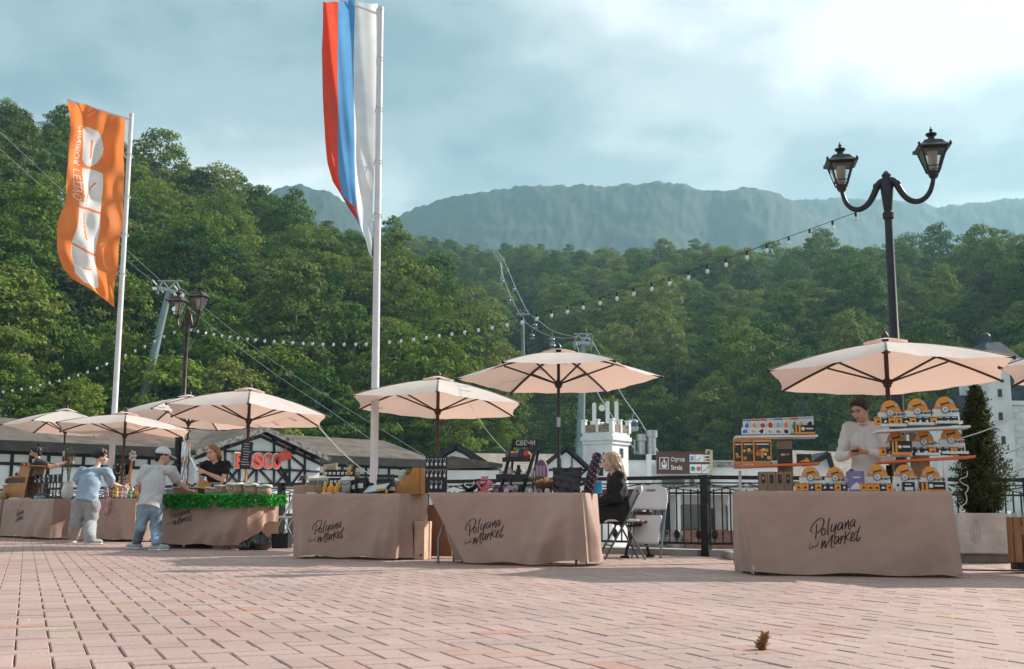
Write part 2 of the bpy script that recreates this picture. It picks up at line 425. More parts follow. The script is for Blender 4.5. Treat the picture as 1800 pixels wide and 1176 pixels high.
def crown_points(seed, h, r, base, nclump, nleaf, top=0.75):
    rn = np.random.default_rng(seed); P = []; Nn = []
    clumps = []
    tries = 0
    while len(clumps) < nclump and tries < 9000:
        tries += 1
        u = rn.uniform(0.0, 1.0); z = base + (h - base) * u
        w_ = top; q_ = (u - w_) / (1 - w_) if u > w_ else (w_ - u) / (w_ * 1.15); prof = max(0.0, 1 - abs(q_) ** 2.3) ** 0.5
        a = rn.uniform(0, 2 * PI); rad = r * prof * math.sqrt(rn.uniform(0.25, 1.0)) * rn.uniform(0.72, 1.12)
        lob = 1 + 0.22 * math.sin(3 * a + seed) + 0.12 * math.sin(5 * a + seed * 2.1 + 4 * u)
        c = np.array([rad * lob * math.cos(a), rad * lob * math.sin(a), z]); cr = rn.uniform(0.18, 0.38) * r
        if all(np.linalg.norm((c - c2) * (1, 1, 1.2)) > 0.62 * (cr + r2) * 0.75 for c2, r2 in clumps): clumps.append((c, cr))
    for c, cr in clumps:
        k = int(nleaf * rn.uniform(0.7, 1.3) * (cr / (0.27 * r)) ** 1.6)
        d = rn.normal(size=(k, 3)); d[:, 2] = np.abs(d[:, 2]) * 0.9 - 0.25 * rn.random(k)
        d /= np.linalg.norm(d, axis=1)[:, None]
        rr = cr * rn.uniform(0.55, 1.12, (k, 1)) * np.array([1, 1, 0.72])
        p = c + d * rr
        out = c.copy(); out[2] = (out[2] - (base + h) / 2) * 0.6; out = out / (np.linalg.norm(out) + 1e-6)
        nn = d * 0.9 + out * 0.5 + rn.normal(size=(k, 3)) * 0.55; nn[:, 2] += 0.35
        P.append(p); Nn.append(nn)
    return np.concatenate(P), np.concatenate(Nn), clumps, rn
KINDS = []
def make_kind(seed, h, r, base, nclump, nleaf, size, top, material):
    P, Nn, clumps, rn = crown_points(seed, h, r, base, nclump, nleaf, top)
    V, F = leaf_quads(P, Nn, size, rn)
    crown = quads_mesh('crown', V, F, material)
    mb = MB()
    mb.tube([(0, 0, -1.5), (0.05 * r, 0.02, h * .25), (-.03 * r, .05, h * .55), (0, 0, h * .88)], [h * .022, h * .017, h * .011, h * .003], 8)
    rr = random.Random(seed)
    for c, cr in rr.sample(clumps, min(14, len(clumps))):
        z0 = max(base * .6, c[2] - abs(c[0]) * .6 - abs(c[1]) * .6 - .8)
        mb.tube([(0, 0, z0), (c[0] * .45, c[1] * .45, z0 + (c[2] - z0) * .6), tuple(c)], [h * .008, h * .005, h * .002], 5)
    trunk = mb.mesh('trunk'); trunk.materials.append(m_bark)
    KINDS.append((trunk, crown, h, r))
make_kind(1, 15, 4.8, 1.5, 70, 95, 0.26, 0.50, m_leaf)
make_kind(2, 17, 4.4, 2.0, 75, 85, 0.25, 0.45, m_leaf)
make_kind(3, 13, 5.2, 1.2, 70, 95, 0.27, 0.55, m_leaf)
make_kind(4, 19, 4.6, 4.0, 80, 85, 0.25, 0.58, m_leaf)
make_kind(5, 16, 5.4, 2.0, 80, 90, 0.26, 0.52, m_leaf)
make_kind(6, 18, 3.6, 2.0, 70, 75, 0.23, 0.42, m_leaf)
make_kind(7, 14, 4.6, 1.5, 70, 80, 0.28, 0.50, m_leaf_dark)
make_kind(8, 17, 4.0, 3.0, 44, 42, 0.26, 0.52, m_leaf)
make_kind(9, 16, 4.4, 2.5, 110, 60, 0.22, 0.55, m_leaf)
trees = []
def scatter(H, t0, t1, y1, sp, seed, skip=None):
    r_ = random.Random(seed); Y = 90.0
    while Y < y1:
        t = t0 + r_.random() * sp / Y
        while t < t1:
            tt = t + r_.uniform(-.35, .35) * sp / Y; YY = Y + r_.uniform(-.4, .4) * sp
            rf = interp(tt, H[0], H[3]); rc = interp(tt, H[0], H[2]); zc = interp(tt, H[0], H[1])
            if YY > rf + 2 and YY < rc * 1.03 and zc > LOWZ + 3:
                X = tt * YY
                if not (skip and skip(X, YY)):
                    k = r_.choices(range(9), (3, 3, 2, 3, 3, 2.5, 1.4, 1.1, 2.5))[0]
                    sc = r_.uniform(0.85, 1.4) * (0.85 + 0.25 * min(1, (YY - rf) / 60))
                    if YY < rf + 10: sc *= r_.uniform(.55, .9)
                    if YY > rc - 45: sc = min(sc * r_.choice((.6, .75, .85, .95)), r_.uniform(13, 16.5) / KINDS[k][2])
                    trees.append((X, YY, hill_z(H, X, YY) - 0.3, sc, r_.uniform(0, 2 * PI), k))
            t += sp / Y
        Y += sp * 0.92
def corridor(X, Y):                                    # the cut strip under the cable car
    c = at(950, 600, Y).x if Y < 330 else at(950 - (Y - 330) * .28, 600, Y).x
    return abs(X - c) < 7 and Y > 250
scatter(LEFT, -0.62, 0.04, 330, 8.0, 21)
scatter(BACK, -0.2, 0.66, 655, 8.8, 22, corridor)
def tree_score(tr):
    X, Y, z, sc, rz, k = tr; h = KINDS[k][2] * sc
    px, py = proj((X, Y, z + h)); 
    if px < -40 or px > 1840 or py > 735: return 0
    return h * 1927 / Y
# a tree hides behind nearer ones of its column: keep the ones whose tops stand clear
order = sorted(trees, key=lambda t_: t_[1]); skyl = np.full(2000, 760.0); vis = {}
for tr in order:
    X, Y, z, sc, rz, k = tr; h = KINDS[k][2] * sc; px, py = proj((X, Y, z + h)); w = KINDS[k][3] * sc * 1927 / Y
    a, b = int(max(0, min(1999, px + 100 - w * .6))), int(max(1, min(2000, px + 100 + w * .6)))
    if b <= a: vis[tr] = 0; continue
    vis[tr] = max(0.0, float(np.mean(skyl[a:b])) - py) 
    skyl[a:b] = np.minimum(skyl[a:b], py + h * 1927 / Y * .12)
rank = sorted(trees, key=lambda t_: -(tree_score(t_) * min(1, vis[t_] / 22)))
single = [t_ for t_ in rank[:292] if tree_score(t_) > 0]; rest = [t_ for t_ in rank if t_ not in set(single)]
def tree_label(tr):
    px, py = proj((tr[0], tr[1], tr[2] + 8))
    if tr[5] == 6: return 'dark evergreen-looking tree among the leafy forest on the valley slope'
    if tr[1] > 240: return 'leafy green tree in the forest on the far slope behind the cable car'
    if px < 900: return 'leafy green tree in the steep forest on the left slope'
    return 'leafy green tree in the shaded forest on the right slope'
protos = {}
for tr in single:
    X, Y, z, sc, rz, k = tr
    lb = tree_label(tr)
    e = thing('forest_tree', lb, 'tree', (X, Y, z), rz, lb.replace('leafy green tree', 'leafy trees').replace('dark evergreen-looking tree', 'dark trees'))
    e.scale = (sc, sc, sc * (1 + 0.16 * math.sin(X * 3.1)))
    o = bpy.data.objects.new('trunk', KINDS[k][0]); COL.objects.link(o); o.parent = e
    c = bpy.data.objects.new('crown', KINDS[k][1]); COL.objects.link(c); c.parent = e
    protos.setdefault(k, c)
# what stands behind and between them reads as one mass: instanced crowns, one object
me = bpy.data.meshes.new('forest'); me.from_pydata([t_[:3] for t_ in rest], [], [])
for nm, i, ty in (('scl', 3, 'FLOAT'), ('rot', 4, 'FLOAT')):
    a = me.attributes.new(nm, ty, 'POINT'); a.data.foreach_set('value', [t_[i] for t_ in rest])
a = me.attributes.new('idx', 'INT', 'POINT'); a.data.foreach_set('value', [t_[5] for t_ in rest])
forest = bpy.data.objects.new('forest', me); COL.objects.link(forest)
tag(forest, 'dense green forest filling in the slopes of the valley', 'forest', kind='stuff')
ng = bpy.data.node_groups.new('forest_nodes', 'GeometryNodeTree')
ng.interface.new_socket('Geometry', in_out='INPUT', socket_type='NodeSocketGeometry')
ng.interface.new_socket('Geometry', in_out='OUTPUT', socket_type='NodeSocketGeometry')
gi = ng.nodes.new('NodeGroupInput'); go = ng.nodes.new('NodeGroupOutput'); jn = ng.nodes.new('GeometryNodeJoinGeometry')
def nattr(nm, ty):
    q = ng.nodes.new('GeometryNodeInputNamedAttribute'); q.data_type = ty; q.inputs['Name'].default_value = nm
    return [s for s in q.outputs if s.name == 'Attribute' and s.enabled][0]
a_s, a_r, a_i = nattr('scl', 'FLOAT'), nattr('rot', 'FLOAT'), nattr('idx', 'INT')
cx_ = ng.nodes.new('ShaderNodeCombineXYZ'); ng.links.new(a_r, cx_.inputs[2])
for k, c in protos.items():
    oi = ng.nodes.new('GeometryNodeObjectInfo'); oi.inputs['Object'].default_value = c; oi.transform_space = 'ORIGINAL'
    cmp_ = ng.nodes.new('FunctionNodeCompare'); cmp_.data_type = 'INT'; cmp_.operation = 'EQUAL'
    ins = [s for s in cmp_.inputs if s.enabled]
    ng.links.new(a_i, ins[0]); ins[1].default_value = k
    ip = ng.nodes.new('GeometryNodeInstanceOnPoints')
    ng.links.new(gi.outputs[0], ip.inputs['Points']); ng.links.new(cmp_.outputs[0], ip.inputs['Selection'])
    ng.links.new(oi.outputs['Geometry'], ip.inputs['Instance']); ng.links.new(cx_.outputs[0], ip.inputs['Rotation']); ng.links.new(a_s, ip.inputs['Scale'])
    ng.links.new(ip.outputs[0], jn.inputs[0])
ng.links.new(jn.outputs[0], go.inputs[0])
# undergrowth shrubs on the strip below the cable car and at the foot of the slopes
P = []; Nn = []
rs = np.random.default_rng(5)
for i in range(900):
    if i < 420:
        Y = rs.uniform(250, 640); c0 = at(950, 600, Y).x if Y < 330 else at(950 - (Y - 330) * .28, 600, Y).x
        X = c0 + rs.uniform(-8, 8); z = hill_z(BACK, X, Y)
    else:
        tt = rs.uniform(-.6, .62); H = LEFT if tt < 0 else BACK
        rf = interp(tt, H[0], H[3]); Y = rf + rs.uniform(0, 14); X = tt * Y; z = hill_z(H, X, Y)
    s = rs.uniform(.8, 2.2); k = 60
    d = rs.normal(size=(k, 3)); d[:, 2] = np.abs(d[:, 2]); d /= np.linalg.norm(d, axis=1)[:, None]
    P.append(np.array([X, Y, z]) + d * s * rs.uniform(.4, 1.1, (k, 1))); Nn.append(d + rs.normal(size=(k, 3)) * .5)
V, F = leaf_quads(np.concatenate(P), np.concatenate(Nn), 0.34, rs)
o = bpy.data.objects.new('undergrowth', quads_mesh('undergrowth', V, F, m_leaf)); COL.objects.link(o)
tag(o, 'low green shrubs under the cable car and at the foot of the slopes', 'undergrowth', kind='stuff')
HAZE = 0.00016
# ------------------------------------------------------------------ plaza, lower square, railing
m_sand = mat('joint_sand', (0.17, 0.12, 0.10), 0.95, var=0.3, vscale=20)
m_conc = mat('concrete', (0.36, 0.35, 0.33), 0.9, var=0.18, vscale=2.5, bump=0.4, bscale=30)
m_wallstone = mat('retaining_wall_stone', (0.22, 0.20, 0.18), 0.9, var=0.3, vscale=2, bump=0.6, bscale=6)
RAIL = [(16, 15.6), (9.0, 14.8), (2.5, 14.25), (-0.43, 16.5), (-4.0, 19.3), (-12.5, 26.6), (-26, 38)]
edge = [(x, y + 0.35) for x, y in RAIL]
poly = edge + [(-40, 40), (-40, -12), (20, -12)]
mb = MB(); mb.prism(poly, -2.62, -0.016, 'z')
plaza = mb.build('plaza_paving', [m_sand]); tag(plaza, kind='structure')
mb = MB(); mb.quad((-1500, -40, LOWZ), (1500, -40, LOWZ), (1500, 900, LOWZ), (-1500, 900, LOWZ))
tag(mb.build('lower_square', mat('square_asphalt', (0.30, 0.29, 0.28), 0.9, var=0.2, vscale=0.3)), kind='structure')
# stone edge under the railing
mb = MB()
for (x0, y0), (x1, y1) in zip(RAIL[:-1], RAIL[1:]):
    mb.bar((x0, y0 + .12, 0.03), (x1, y1 + .12, 0.03), 0.42, 0.10)
tag(mb.build('kerb', m_conc), kind='structure')
# herringbone bricks
BW = 0.125; BA = R(23.6)
bu = Vector((-math.sin(BA), math.cos(BA), 0)); bv = Vector((math.cos(BA), math.sin(BA), 0))
def rail_y(x):
    xs = [p[0] for p in RAIL][::-1]; ys = [p[1] for p in RAIL][::-1]; return interp(x, xs, ys)
bricks = []
for gx in range(-150, 150):
    for gy in range(-20, 260):
        k = (gx + gy) % 4
        if k not in (0, 2): continue
        cx, cyy = (gx + 1, gy + .5) if k == 0 else (gx + .5, gy + 1)
        p = bv * (cx * BW) + bu * (cyy * BW)
        if p.y < 3.0 or p.y > rail_y(p.x) - 0.1 or abs(p.x) > 0.52 * p.y + 0.9 or p.y > 27: continue
        bricks.append((p.x, p.y, k))
bricks.sort(key=lambda b: b[1] + 0.12 * abs(b[0]))
def brick_cols(m, attr):
    t = m.node_tree; n = t.nodes; l = t.links; p = n['Principled BSDF']
    if attr: a = n.new('ShaderNodeAttribute'); a.attribute_name = 'tint'; src = a.outputs['Fac']
    else: a = n.new('ShaderNodeObjectInfo'); src = a.outputs['Random']
    r = n.new('ShaderNodeValToRGB'); l.new(src, r.inputs[0]); e = r.color_ramp.elements
    st = [(0, (0.46, 0.315, 0.28)), (.3, (0.50, 0.35, 0.315)), (.62, (0.475, 0.325, 0.29)), (.88, (0.52, 0.37, 0.33)), (.95, (0.48, 0.305, 0.26)), (.985, (0.49, 0.265, 0.21)), (1, (0.50, 0.41, 0.32))]
    while len(e) < len(st): e.new(.5)
    for k, (q, c) in enumerate(st): e[k].position = q; e[k].color = (*c, 1)
    g = n.new('ShaderNodeNewGeometry')
    nz = n.new('ShaderNodeTexNoise'); nz.inputs['Scale'].default_value = 55; nz.inputs['Detail'].default_value = 6; l.new(g.outputs['Position'], nz.inputs[0])
    nz2 = n.new('ShaderNodeTexNoise'); nz2.inputs['Scale'].default_value = 0.9; nz2.inputs['Detail'].default_value = 5; l.new(g.outputs['Position'], nz2.inputs[0])
    ad = n.new('ShaderNodeMath'); ad.operation = 'ADD'; l.new(nz.outputs[0], ad.inputs[0]); l.new(nz2.outputs[0], ad.inputs[1])
    mr = n.new('ShaderNodeMapRange'); mr.inputs[1].default_value = .6; mr.inputs[2].default_value = 1.4; mr.inputs[3].default_value = .60; mr.inputs[4].default_value = 1.05
    l.new(ad.outputs[0], mr.inputs[0])
    hs = n.new('ShaderNodeHueSaturation'); l.new(r.outputs[0], hs.inputs['Color']); l.new(mr.outputs[0], hs.inputs['Value']); l.new(hs.outputs[0], p.inputs['Base Color'])
    p.inputs['Roughness'].default_value = 0.62; p.inputs['Specular IOR Level'].default_value = 0.4
    b = n.new('ShaderNodeBump'); b.inputs['Strength'].default_value = .35; b.inputs['Distance'].default_value = .004
    nb = n.new('ShaderNodeTexNoise'); nb.inputs['Scale'].default_value = 160; nb.inputs['Detail'].default_value = 4; l.new(g.outputs['Position'], nb.inputs[0])
    l.new(nb.outputs[0], b.inputs['Height']); l.new(b.outputs[0], p.inputs['Normal']); return m
m_brick = bpy.data.materials.new('paver'); m_brick.use_nodes = True; brick_cols(m_brick, False)
m_brick_far = bpy.data.materials.new('paver_far'); m_brick_far.use_nodes = True; brick_cols(m_brick_far, True)
hw, hl, ch, dp = BW / 2 - .0026, BW - .0026, .0045, .030
bm_ = MB(); bm_.box((0, 0, -dp / 2), (2 * hl, 2 * hw, dp)); bm_.v[4:] = [(x - math.copysign(ch, x), y - math.copysign(ch, y), z) for x, y, z in bm_.v[4:]]
bm_.v[:4] = [(x, y, -.020) for x, y, z in bm_.v[:4]]
bm_ = MB()
o = []
for z, k in ((-.024, 0), (-.006, 0), (0, 1)):
    x, y = hl - ch * k, hw - ch * k; o += [(-x, -y, z), (x, -y, z), (x, y, z), (-x, y, z)]
bm_._add(o, [(8, 9, 10, 11)] + [(r_ * 4 + i, r_ * 4 + (i + 1) % 4, r_ * 4 + 4 + (i + 1) % 4, r_ * 4 + 4 + i) for r_ in range(2) for i in range(4)])
brick_me = bm_.mesh('brick'); brick_me.materials.append(m_brick)
NEAR = 296
near_b = [b for b in bricks if abs(b[0]) < 0.475 * b[1] + .1 and b[1] > 3.7][:NEAR]
nset = set(near_b)
for x, y, k in near_b:
    o = bpy.data.objects.new('brick', brick_me); COL.objects.link(o); o.parent = plaza
    o.location = (x, y, rng.uniform(-.0018, .0018)); o.rotation_euler = (rng.gauss(0, .006), rng.gauss(0, .004), BA + (0 if k == 0 else PI / 2) + rng.gauss(0, .006))
far_b = [b for b in bricks if b not in nset]
V = []; F = []; T = []
base = np.array(bm_.v); fq = np.array(bm_.f)
for i, (x, y, k) in enumerate(far_b):
    a = BA + (0 if k == 0 else PI / 2) + rng.gauss(0, .006); c, s = math.cos(a), math.sin(a)
    q = base.copy(); q[:, 2] += rng.uniform(-.0018, .0018) + q[:, 0] * rng.gauss(0, .004) + q[:, 1] * rng.gauss(0, .006)
    xx = q[:, 0] * c - q[:, 1] * s + x; yy = q[:, 0] * s + q[:, 1] * c + y
    V.append(np.stack([xx, yy, q[:, 2]], 1)); F.append(fq + 12 * i); T += [rng.random()] * 12
bfm = quads_mesh('brick', np.concatenate(V), np.concatenate(F), m_brick_far)
bfm.polygons.foreach_set('use_smooth', [False] * len(bfm.polygons)); at_ = bfm.attributes.new('tint', 'FLOAT', 'POINT'); at_.data.foreach_set('value', T)
o = bpy.data.objects.new('brick', bfm); COL.objects.link(o); o.parent = plaza; o['kind'] = 'stuff'
# plain strip of paving outside the view, at brick level, left and right
# railing
m_iron = mat('black_iron', (0.018, 0.018, 0.02), 0.45, 0.3, var=0.2, vscale=8, spec=0.5)
rail = thing('railing', 'long black iron railing with vertical bars along the far edge of the plaza', 'railing', (2.5, 14.25, 0))
def rl(p): return Vector((p[0] - 2.5, p[1] - 14.25, p[2]))
tops = MB(); low = MB()
barm = {}
bar_me = MB().box((0, 0, .50), (.016, .016, .70)).mesh('bar'); bar_me.materials.append(m_iron)
d_ = MB(); d_.lathe([(.002, -.012), (.042, -.006), (.042, .006), (.002, .012)], 12, (0, 0, 0), Matrix.Rotation(PI / 2, 3, 'X'), sq=(1, 1.5)); disc_me = d_.mesh('disc'); disc_me.materials.append(m_iron)
post_me = MB().box((0, 0, .50), (.10, .10, 1.0)).box((0, 0, 1.015), (.13, .13, .03)).mesh('post'); post_me.materials.append(m_iron)
for si, ((x0, y0), (x1, y1)) in enumerate(zip(RAIL[:-1], RAIL[1:])):
    a = Vector((x0, y0, 0)); b = Vector((x1, y1, 0)); ln = (b - a).length; d = (b - a) / ln; ang = math.atan2(d.y, d.x)
    npan = max(1, round(ln / 2.6))
    for pn in range(npan):
        p0 = a + d * (ln * pn / npan); p1 = a + d * (ln * (pn + 1) / npan)
        o = bpy.data.objects.new('post', post_me); COL.objects.link(o); o.parent = rail; o.location = rl(p0); o.rotation_euler = (0, 0, ang)
        if si in (0, 5) and pn > 1 and si == 0: continue
        for z, h in ((1.0, .05), (.80, .025), (.16, .03), (.93, .018)):
            mbp = MB(); mbp.bar(rl(p0 + Vector((0, 0, z))), rl(p1 + Vector((0, 0, z))), .05 if z == 1.0 else .025, h); mbp.build('rail', m_iron, rail)
        nb = 4
        for q in range(nb):
            s0 = p0.lerp(p1, (q + .04) / nb); s1 = p0.lerp(p1, (q + .96) / nb)
            mbp = MB(); mbp.bar(rl(s0 + Vector((0, 0, .81))), rl(s1 + Vector((0, 0, .92))), .014); mbp.bar(rl(s0 + Vector((0, .003, .92))), rl(s1 + Vector((0, .003, .81))), .014)
            mbp.build('cross_brace', m_iron, rail)
        if si == 5 or si == 0: step = .25
        else: step = .105
        n_ = int((p1 - p0).length / step)
        for q in range(1, n_):
            p = p0.lerp(p1, q / n_)
            o = bpy.data.objects.new('bar', bar_me); COL.objects.link(o); o.parent = rail; o.location = rl(p); o.rotation_euler = (0, 0, ang)
            if q % 3 == 1 and si in (1, 2, 3):
                o = bpy.data.objects.new('disc', disc_me); COL.objects.link(o); o.parent = rail; o.location = rl(p + Vector((0, -.012, .27))); o.rotation_euler = (0, 0, ang)
# low concrete base slab in front of the railing (foot of the lamp)
o = MB(); o.box((0, 0, .045), (1.9, 1.0, .09), bev=.012)
tag(put(o.build('concrete_slab', m_conc), (3.55, 13.5, 0), R(-3)), 'low grey concrete slab on the paving between railing and right stall', 'slab')
# ------------------------------------------------------------------ buildings of the lower square
m_white = mat('white_plaster', (0.82, 0.83, 0.83), 0.85, var=0.07, vscale=0.8, bump=0.15, bscale=12)
m_timber = mat('dark_timber', (0.028, 0.026, 0.026), 0.75, var=0.25, vscale=3)
m_roof = mat('brown_roof', (0.125, 0.105, 0.088), 0.9, var=0.22, vscale=1.2, bump=0.3, bscale=14)
m_roofd = mat('dark_roof', (0.055, 0.055, 0.06), 0.85, var=0.2, vscale=1.2)
m_tanroof = mat('tan_roof', (0.34, 0.30, 0.25), 0.9, var=0.2, vscale=2, bump=0.4, bscale=6, stretch=(1, 1, 8))
m_barge = mat('weathered_board', (0.30, 0.28, 0.26), 0.9, var=0.4, vscale=5)
m_winglass = mat('window_glass', (0.03, 0.035, 0.04), 0.08, var=0.2, spec=0.8)
m_red = mat('red_sign', (0.78, 0.10, 0.06), 0.4, var=0.03)
m_offw = mat('white_sign', (0.82, 0.82, 0.80), 0.5, var=0.03)
def wbar(mb, a, b, w, out, nrm, t=.07): 
    a = Vector(a) + nrm * out; b = Vector(b) + nrm * out; mb.bar(a, b, t, w, up=(0, 0, 1))
# --- the long half-timbered building
A = Vector((-34, 40.2, 0)); B = Vector((-5.1, 66.9, 0)); d = (B - A).normalized(); nrm = Vector((d.y, -d.x, 0)) ; ang = math.atan2(d.y, d.x)
ln = (B - A).length; EZ, RZ = 3.6, 4.85
bl = thing('timbered_building', 'long low half-timbered building with brown roof behind the stalls', 'building', (A.x, A.y, LOWZ), ang)
H_ = -LOWZ
mb = MB(); mb.b2((0, 0, 0), (ln, 9, EZ + H_)); mb.build('wall', m_white, bl)
mb = MB(); o1 = .7
pr = [(-o1, EZ + H_ - .12), (4.5, RZ + H_), (9 + o1, EZ + H_ - .12), (9 + o1, EZ + H_ + .06), (4.5, RZ + H_ + .2), (-o1, EZ + H_ + .06)]
mb.prism(pr, -.6, ln + .0, 'x')
rf = mb.build('roof', m_roof, bl)
mb = MB(); mb.b2((-.6, -o1 - .05, EZ + H_ - .42), (ln, -o1 + .10, EZ + H_ + .03)); mb.build('eaves_board', m_timber, bl)
mb = MB(); mb.b2((-.6, -.08, EZ + H_ - .55), (ln, .02, EZ + H_ - .30)); mb.build('timber_beam', m_timber, bl)
for z in (2.62, 1.1, -.4): 
    mb = MB(); mb.b2((0, -.06, z + H_ - .07), (ln, .02, z + H_ + .07)); mb.build('timber_beam', m_timber, bl)
x = .4; q = 0
while x < ln:
    mb = MB(); mb.b2((x - .07, -.055, (H_ + (-.4 if q % 2 == 0 else 2.62))), (x + .07, .02, EZ + H_ - .55)); mb.build('timber_post', m_timber, bl); x += .82; q += 1
for k in range(0, int(ln / 4.1)):
    mb = MB(); mb.b2((k * 4.1 + 1.4, -.03, H_ - 1.9), (k * 4.1 + 3.0, .02, H_ - .6)); w = mb.build('window', m_winglass, bl)
    mb = MB(); mb.b2((k * 4.1 + 2.16, -.06, H_ - 1.9), (k * 4.1 + 2.24, -.035, H_ - .6)); mb.build('mullion', m_offw, w)
# hip end piece, lower and darker, at the right end
tp = thing('gable_house', 'low dark-roofed white house at the right end of the timbered building', 'building', (B.x, B.y, LOWZ), 0.05)
mb = MB(); mb.b2((-.5, .5, 0), (4.4, 8, 5.7)); mb.build('wall', m_white, tp)
mb = MB(); mb.prism([(-.7, 5.9), (1.5, 6.55), (4.6, 6.1), (4.6, 5.9), (-.7, 5.7)], .3, 9, 'y'); mb.build('roof', m_roof, tp)
mb = MB(); mb.b2((0, .44, 3.2), (4.2, .52, 3.36)); mb.b2((0, .44, 4.9), (4.2, .52, 5.04)); mb.build('timber_beam', m_timber, tp)
# --- gabled pavilion with the red sign, its front parallel to the long building
GP = A + d * ((B - A).dot(d) * .0) 
def on_plane(px, py, off):
    dr = _f + _r * ((px - CX) / FPX) + _u * ((CY - py) / FPX); P0_ = A + nrm * off
    return CAM + dr * ((P0_ - CAM).dot(nrm) / dr.dot(nrm))
GO = 1.5
g0_ = on_plane(458, 756, GO); gb = thing('gabled_pavilion', 'white half-timbered gabled pavilion with red letters on its front', 'building', (g0_.x, g0_.y, LOWZ), ang)
def gl(px, py, off=GO): p_ = on_plane(px, py, off); return ((p_ - g0_).dot(d), p_.z - LOWZ)
(_, zp), (xl, zl), (xr, zr) = gl(458, 756), gl(335, 797), gl(570, 809)
wl, wr = xl * .93, xr * .93; zwl = zp + (zl - zp) * .93; zwr = zp + (zr - zp) * .93
mb = MB(); mb.prism([(wl, 0), (wr, 0), (wr, zwr - .15), (0, zp - .15), (wl, zwl - .15)], 0, 6, 'y'); mb.build('wall', m_white, gb)
for (xa, za) in ((xl, zl), (xr, zr)):
    mb = MB(); mb.prism([(xa, za), (0, zp), (0, zp + .16), (xa, za + .16)], -.55, 6, 'y'); mb.build('roof', m_roof, gb)
    mb = MB(); mb.bar((xa, -.58, za + .02), (0, -.58, zp + .02), .06, .24); mb.build('barge_board', m_barge, gb)
    mb = MB(); mb.bar((xa * .95, -.06, za + (zp - za) * .05 - .32), (0, -.06, zp - .32), .08, .14); mb.build('timber_beam', m_timber, gb)
    for q in (.2, .5, .8):
        mb = MB(); xx, z2 = xa * q, zp + (za - zp) * q; mb.b2((xx - .09, -.55, z2 - .26), (xx + .09, 0, z2 - .07)); mb.build('purlin', m_timber, gb)
def gline(p, q, w=.11):
    a, b = gl(*p), gl(*q); mb = MB(); mb.bar((a[0], -.05, a[1]), (b[0], -.05, b[1]), .08, w); mb.build('timber_beam', m_timber, gb)
gline((345, 818), (560, 829)); gline((340, 852), (566, 853), .16); gline((395, 793), (520, 797))
for px, y0 in ((395, 790), (420, 800), (450, 800), (481, 780), (508, 795), (535, 803), (352, 818), (372, 802)): gline((px, y0 - 6), (px, 853))
for p, q in (((452, 822), (480, 852)), ((478, 800), (512, 852)), ((510, 822), (484, 852)), ((534, 822), (512, 852)), ((484, 822), (508, 852)), ((420, 822), (395, 852)), ((395, 822), (420, 852)), ((508, 800), (535, 822)), ((425, 852), (450, 822))): gline(p, q)
gline((335, 905), (566, 905), .14)
for px in (360, 400, 440, 480, 520):
    a = gl(px, 880); mb = MB(); mb.b2((a[0] - .4, -.03, 1.4), (a[0] + .4, .02, 3.0)); mb.build('window', m_winglass, gb)
# sign letters
sg = thing('shop_sign', 'red letters BOSCO with white edge and red cherry mark on gable front', 'sign', (g0_.x, g0_.y, LOWZ), ang)
def place_txt(mb, txt, x0, x1, z0, z1, y, ext, bold):
    vs, fs = text_shape(txt, 1.0, 'LEFT', ext, bold)
    ax, bx = min(v[0] for v in vs), max(v[0] for v in vs); az, bz = min(v[2] for v in vs), max(v[2] for v in vs)
    mb._add([(x0 + (v[0] - ax) / (bx - ax) * (x1 - x0), y + v[1], z0 + (v[2] - az) / (bz - az) * (z1 - z0)) for v in vs], fs)
for i, chh in enumerate('BOSCO'):
    p0 = 410 + i * 16.4; a, z0 = gl(p0, 822 + i * .3); b_, z1 = gl(p0 + 14.4, 797 + i * .3)
    mb = MB(); place_txt(mb, chh, a - .06, b_ + .06, z0 - .06, z1 + .06, -.16, .05, .04); lt = mb.build('letter', m_offw, sg)
    mb = MB(); place_txt(mb, chh, a, b_, z0, z1, -.24, .05, .03); mb.build('letter_face', m_red, lt)
cq = gl(497, 802); mb = MB(); mb.ball((cq[0] - .12, -.2, cq[1]), (.26, .08, .26)); mb.ball((cq[0] + .2, -.2, cq[1] + .05), (.24, .08, .24)); mb.bar((cq[0], -.2, cq[1] + .2), (cq[0] + .08, -.2, cq[1] + .55), .05); mb.build('cherry_mark', m_red, sg)
# --- generic gable front by pixel outline
def gable(name, label, Y, peak, le, re, roofm, depth=8, over=.5, beams=(), bw=.16, th=.28):
    p, l_, r_ = at(*peak, Y), at(*le, Y), at(*re, Y); X0 = p.x
    t = thing(name, label, 'building', (X0, Y, LOWZ)); f = lambda q: (q.x - X0, q.z - LOWZ)
    P_, L2, R2 = f(p), f(l_), f(r_)
    mb = MB(); mb.prism([(L2[0] * .95, 0), (R2[0] * .95, 0), (R2[0] * .95, R2[1] - .1), (P_[0], P_[1] - .25), (L2[0] * .95, L2[1] - .1)], 0, depth, 'y'); mb.build('wall', m_white, t)
    for E in (L2, R2):
        mb = MB(); mb.prism([E, P_, (P_[0], P_[1] + th), (E[0], E[1] + th)], -over, depth, 'y'); mb.build('roof', roofm, t)
        mb = MB(); mb.bar((E[0], -over - .03, E[1] + th * .5), (P_[0], -over - .03, P_[1] + th * .5), .05, bw); mb.build('barge_board', m_timber if bw > .2 else m_offw, t)
    for a, b in beams:
        a, b = f(at(*a, Y)), f(at(*b, Y)); mb = MB(); mb.bar((a[0], -.05, a[1]), (b[0], -.05, b[1]), .08, .16); mb.build('timber_beam', m_timber, t)
    return t
g1 = gable('gable_house', 'plain white gable house with thick dark sloping eave behind the earring board', 80, (802, 786), (742, 822), (884, 838), m_roofd, bw=.42)
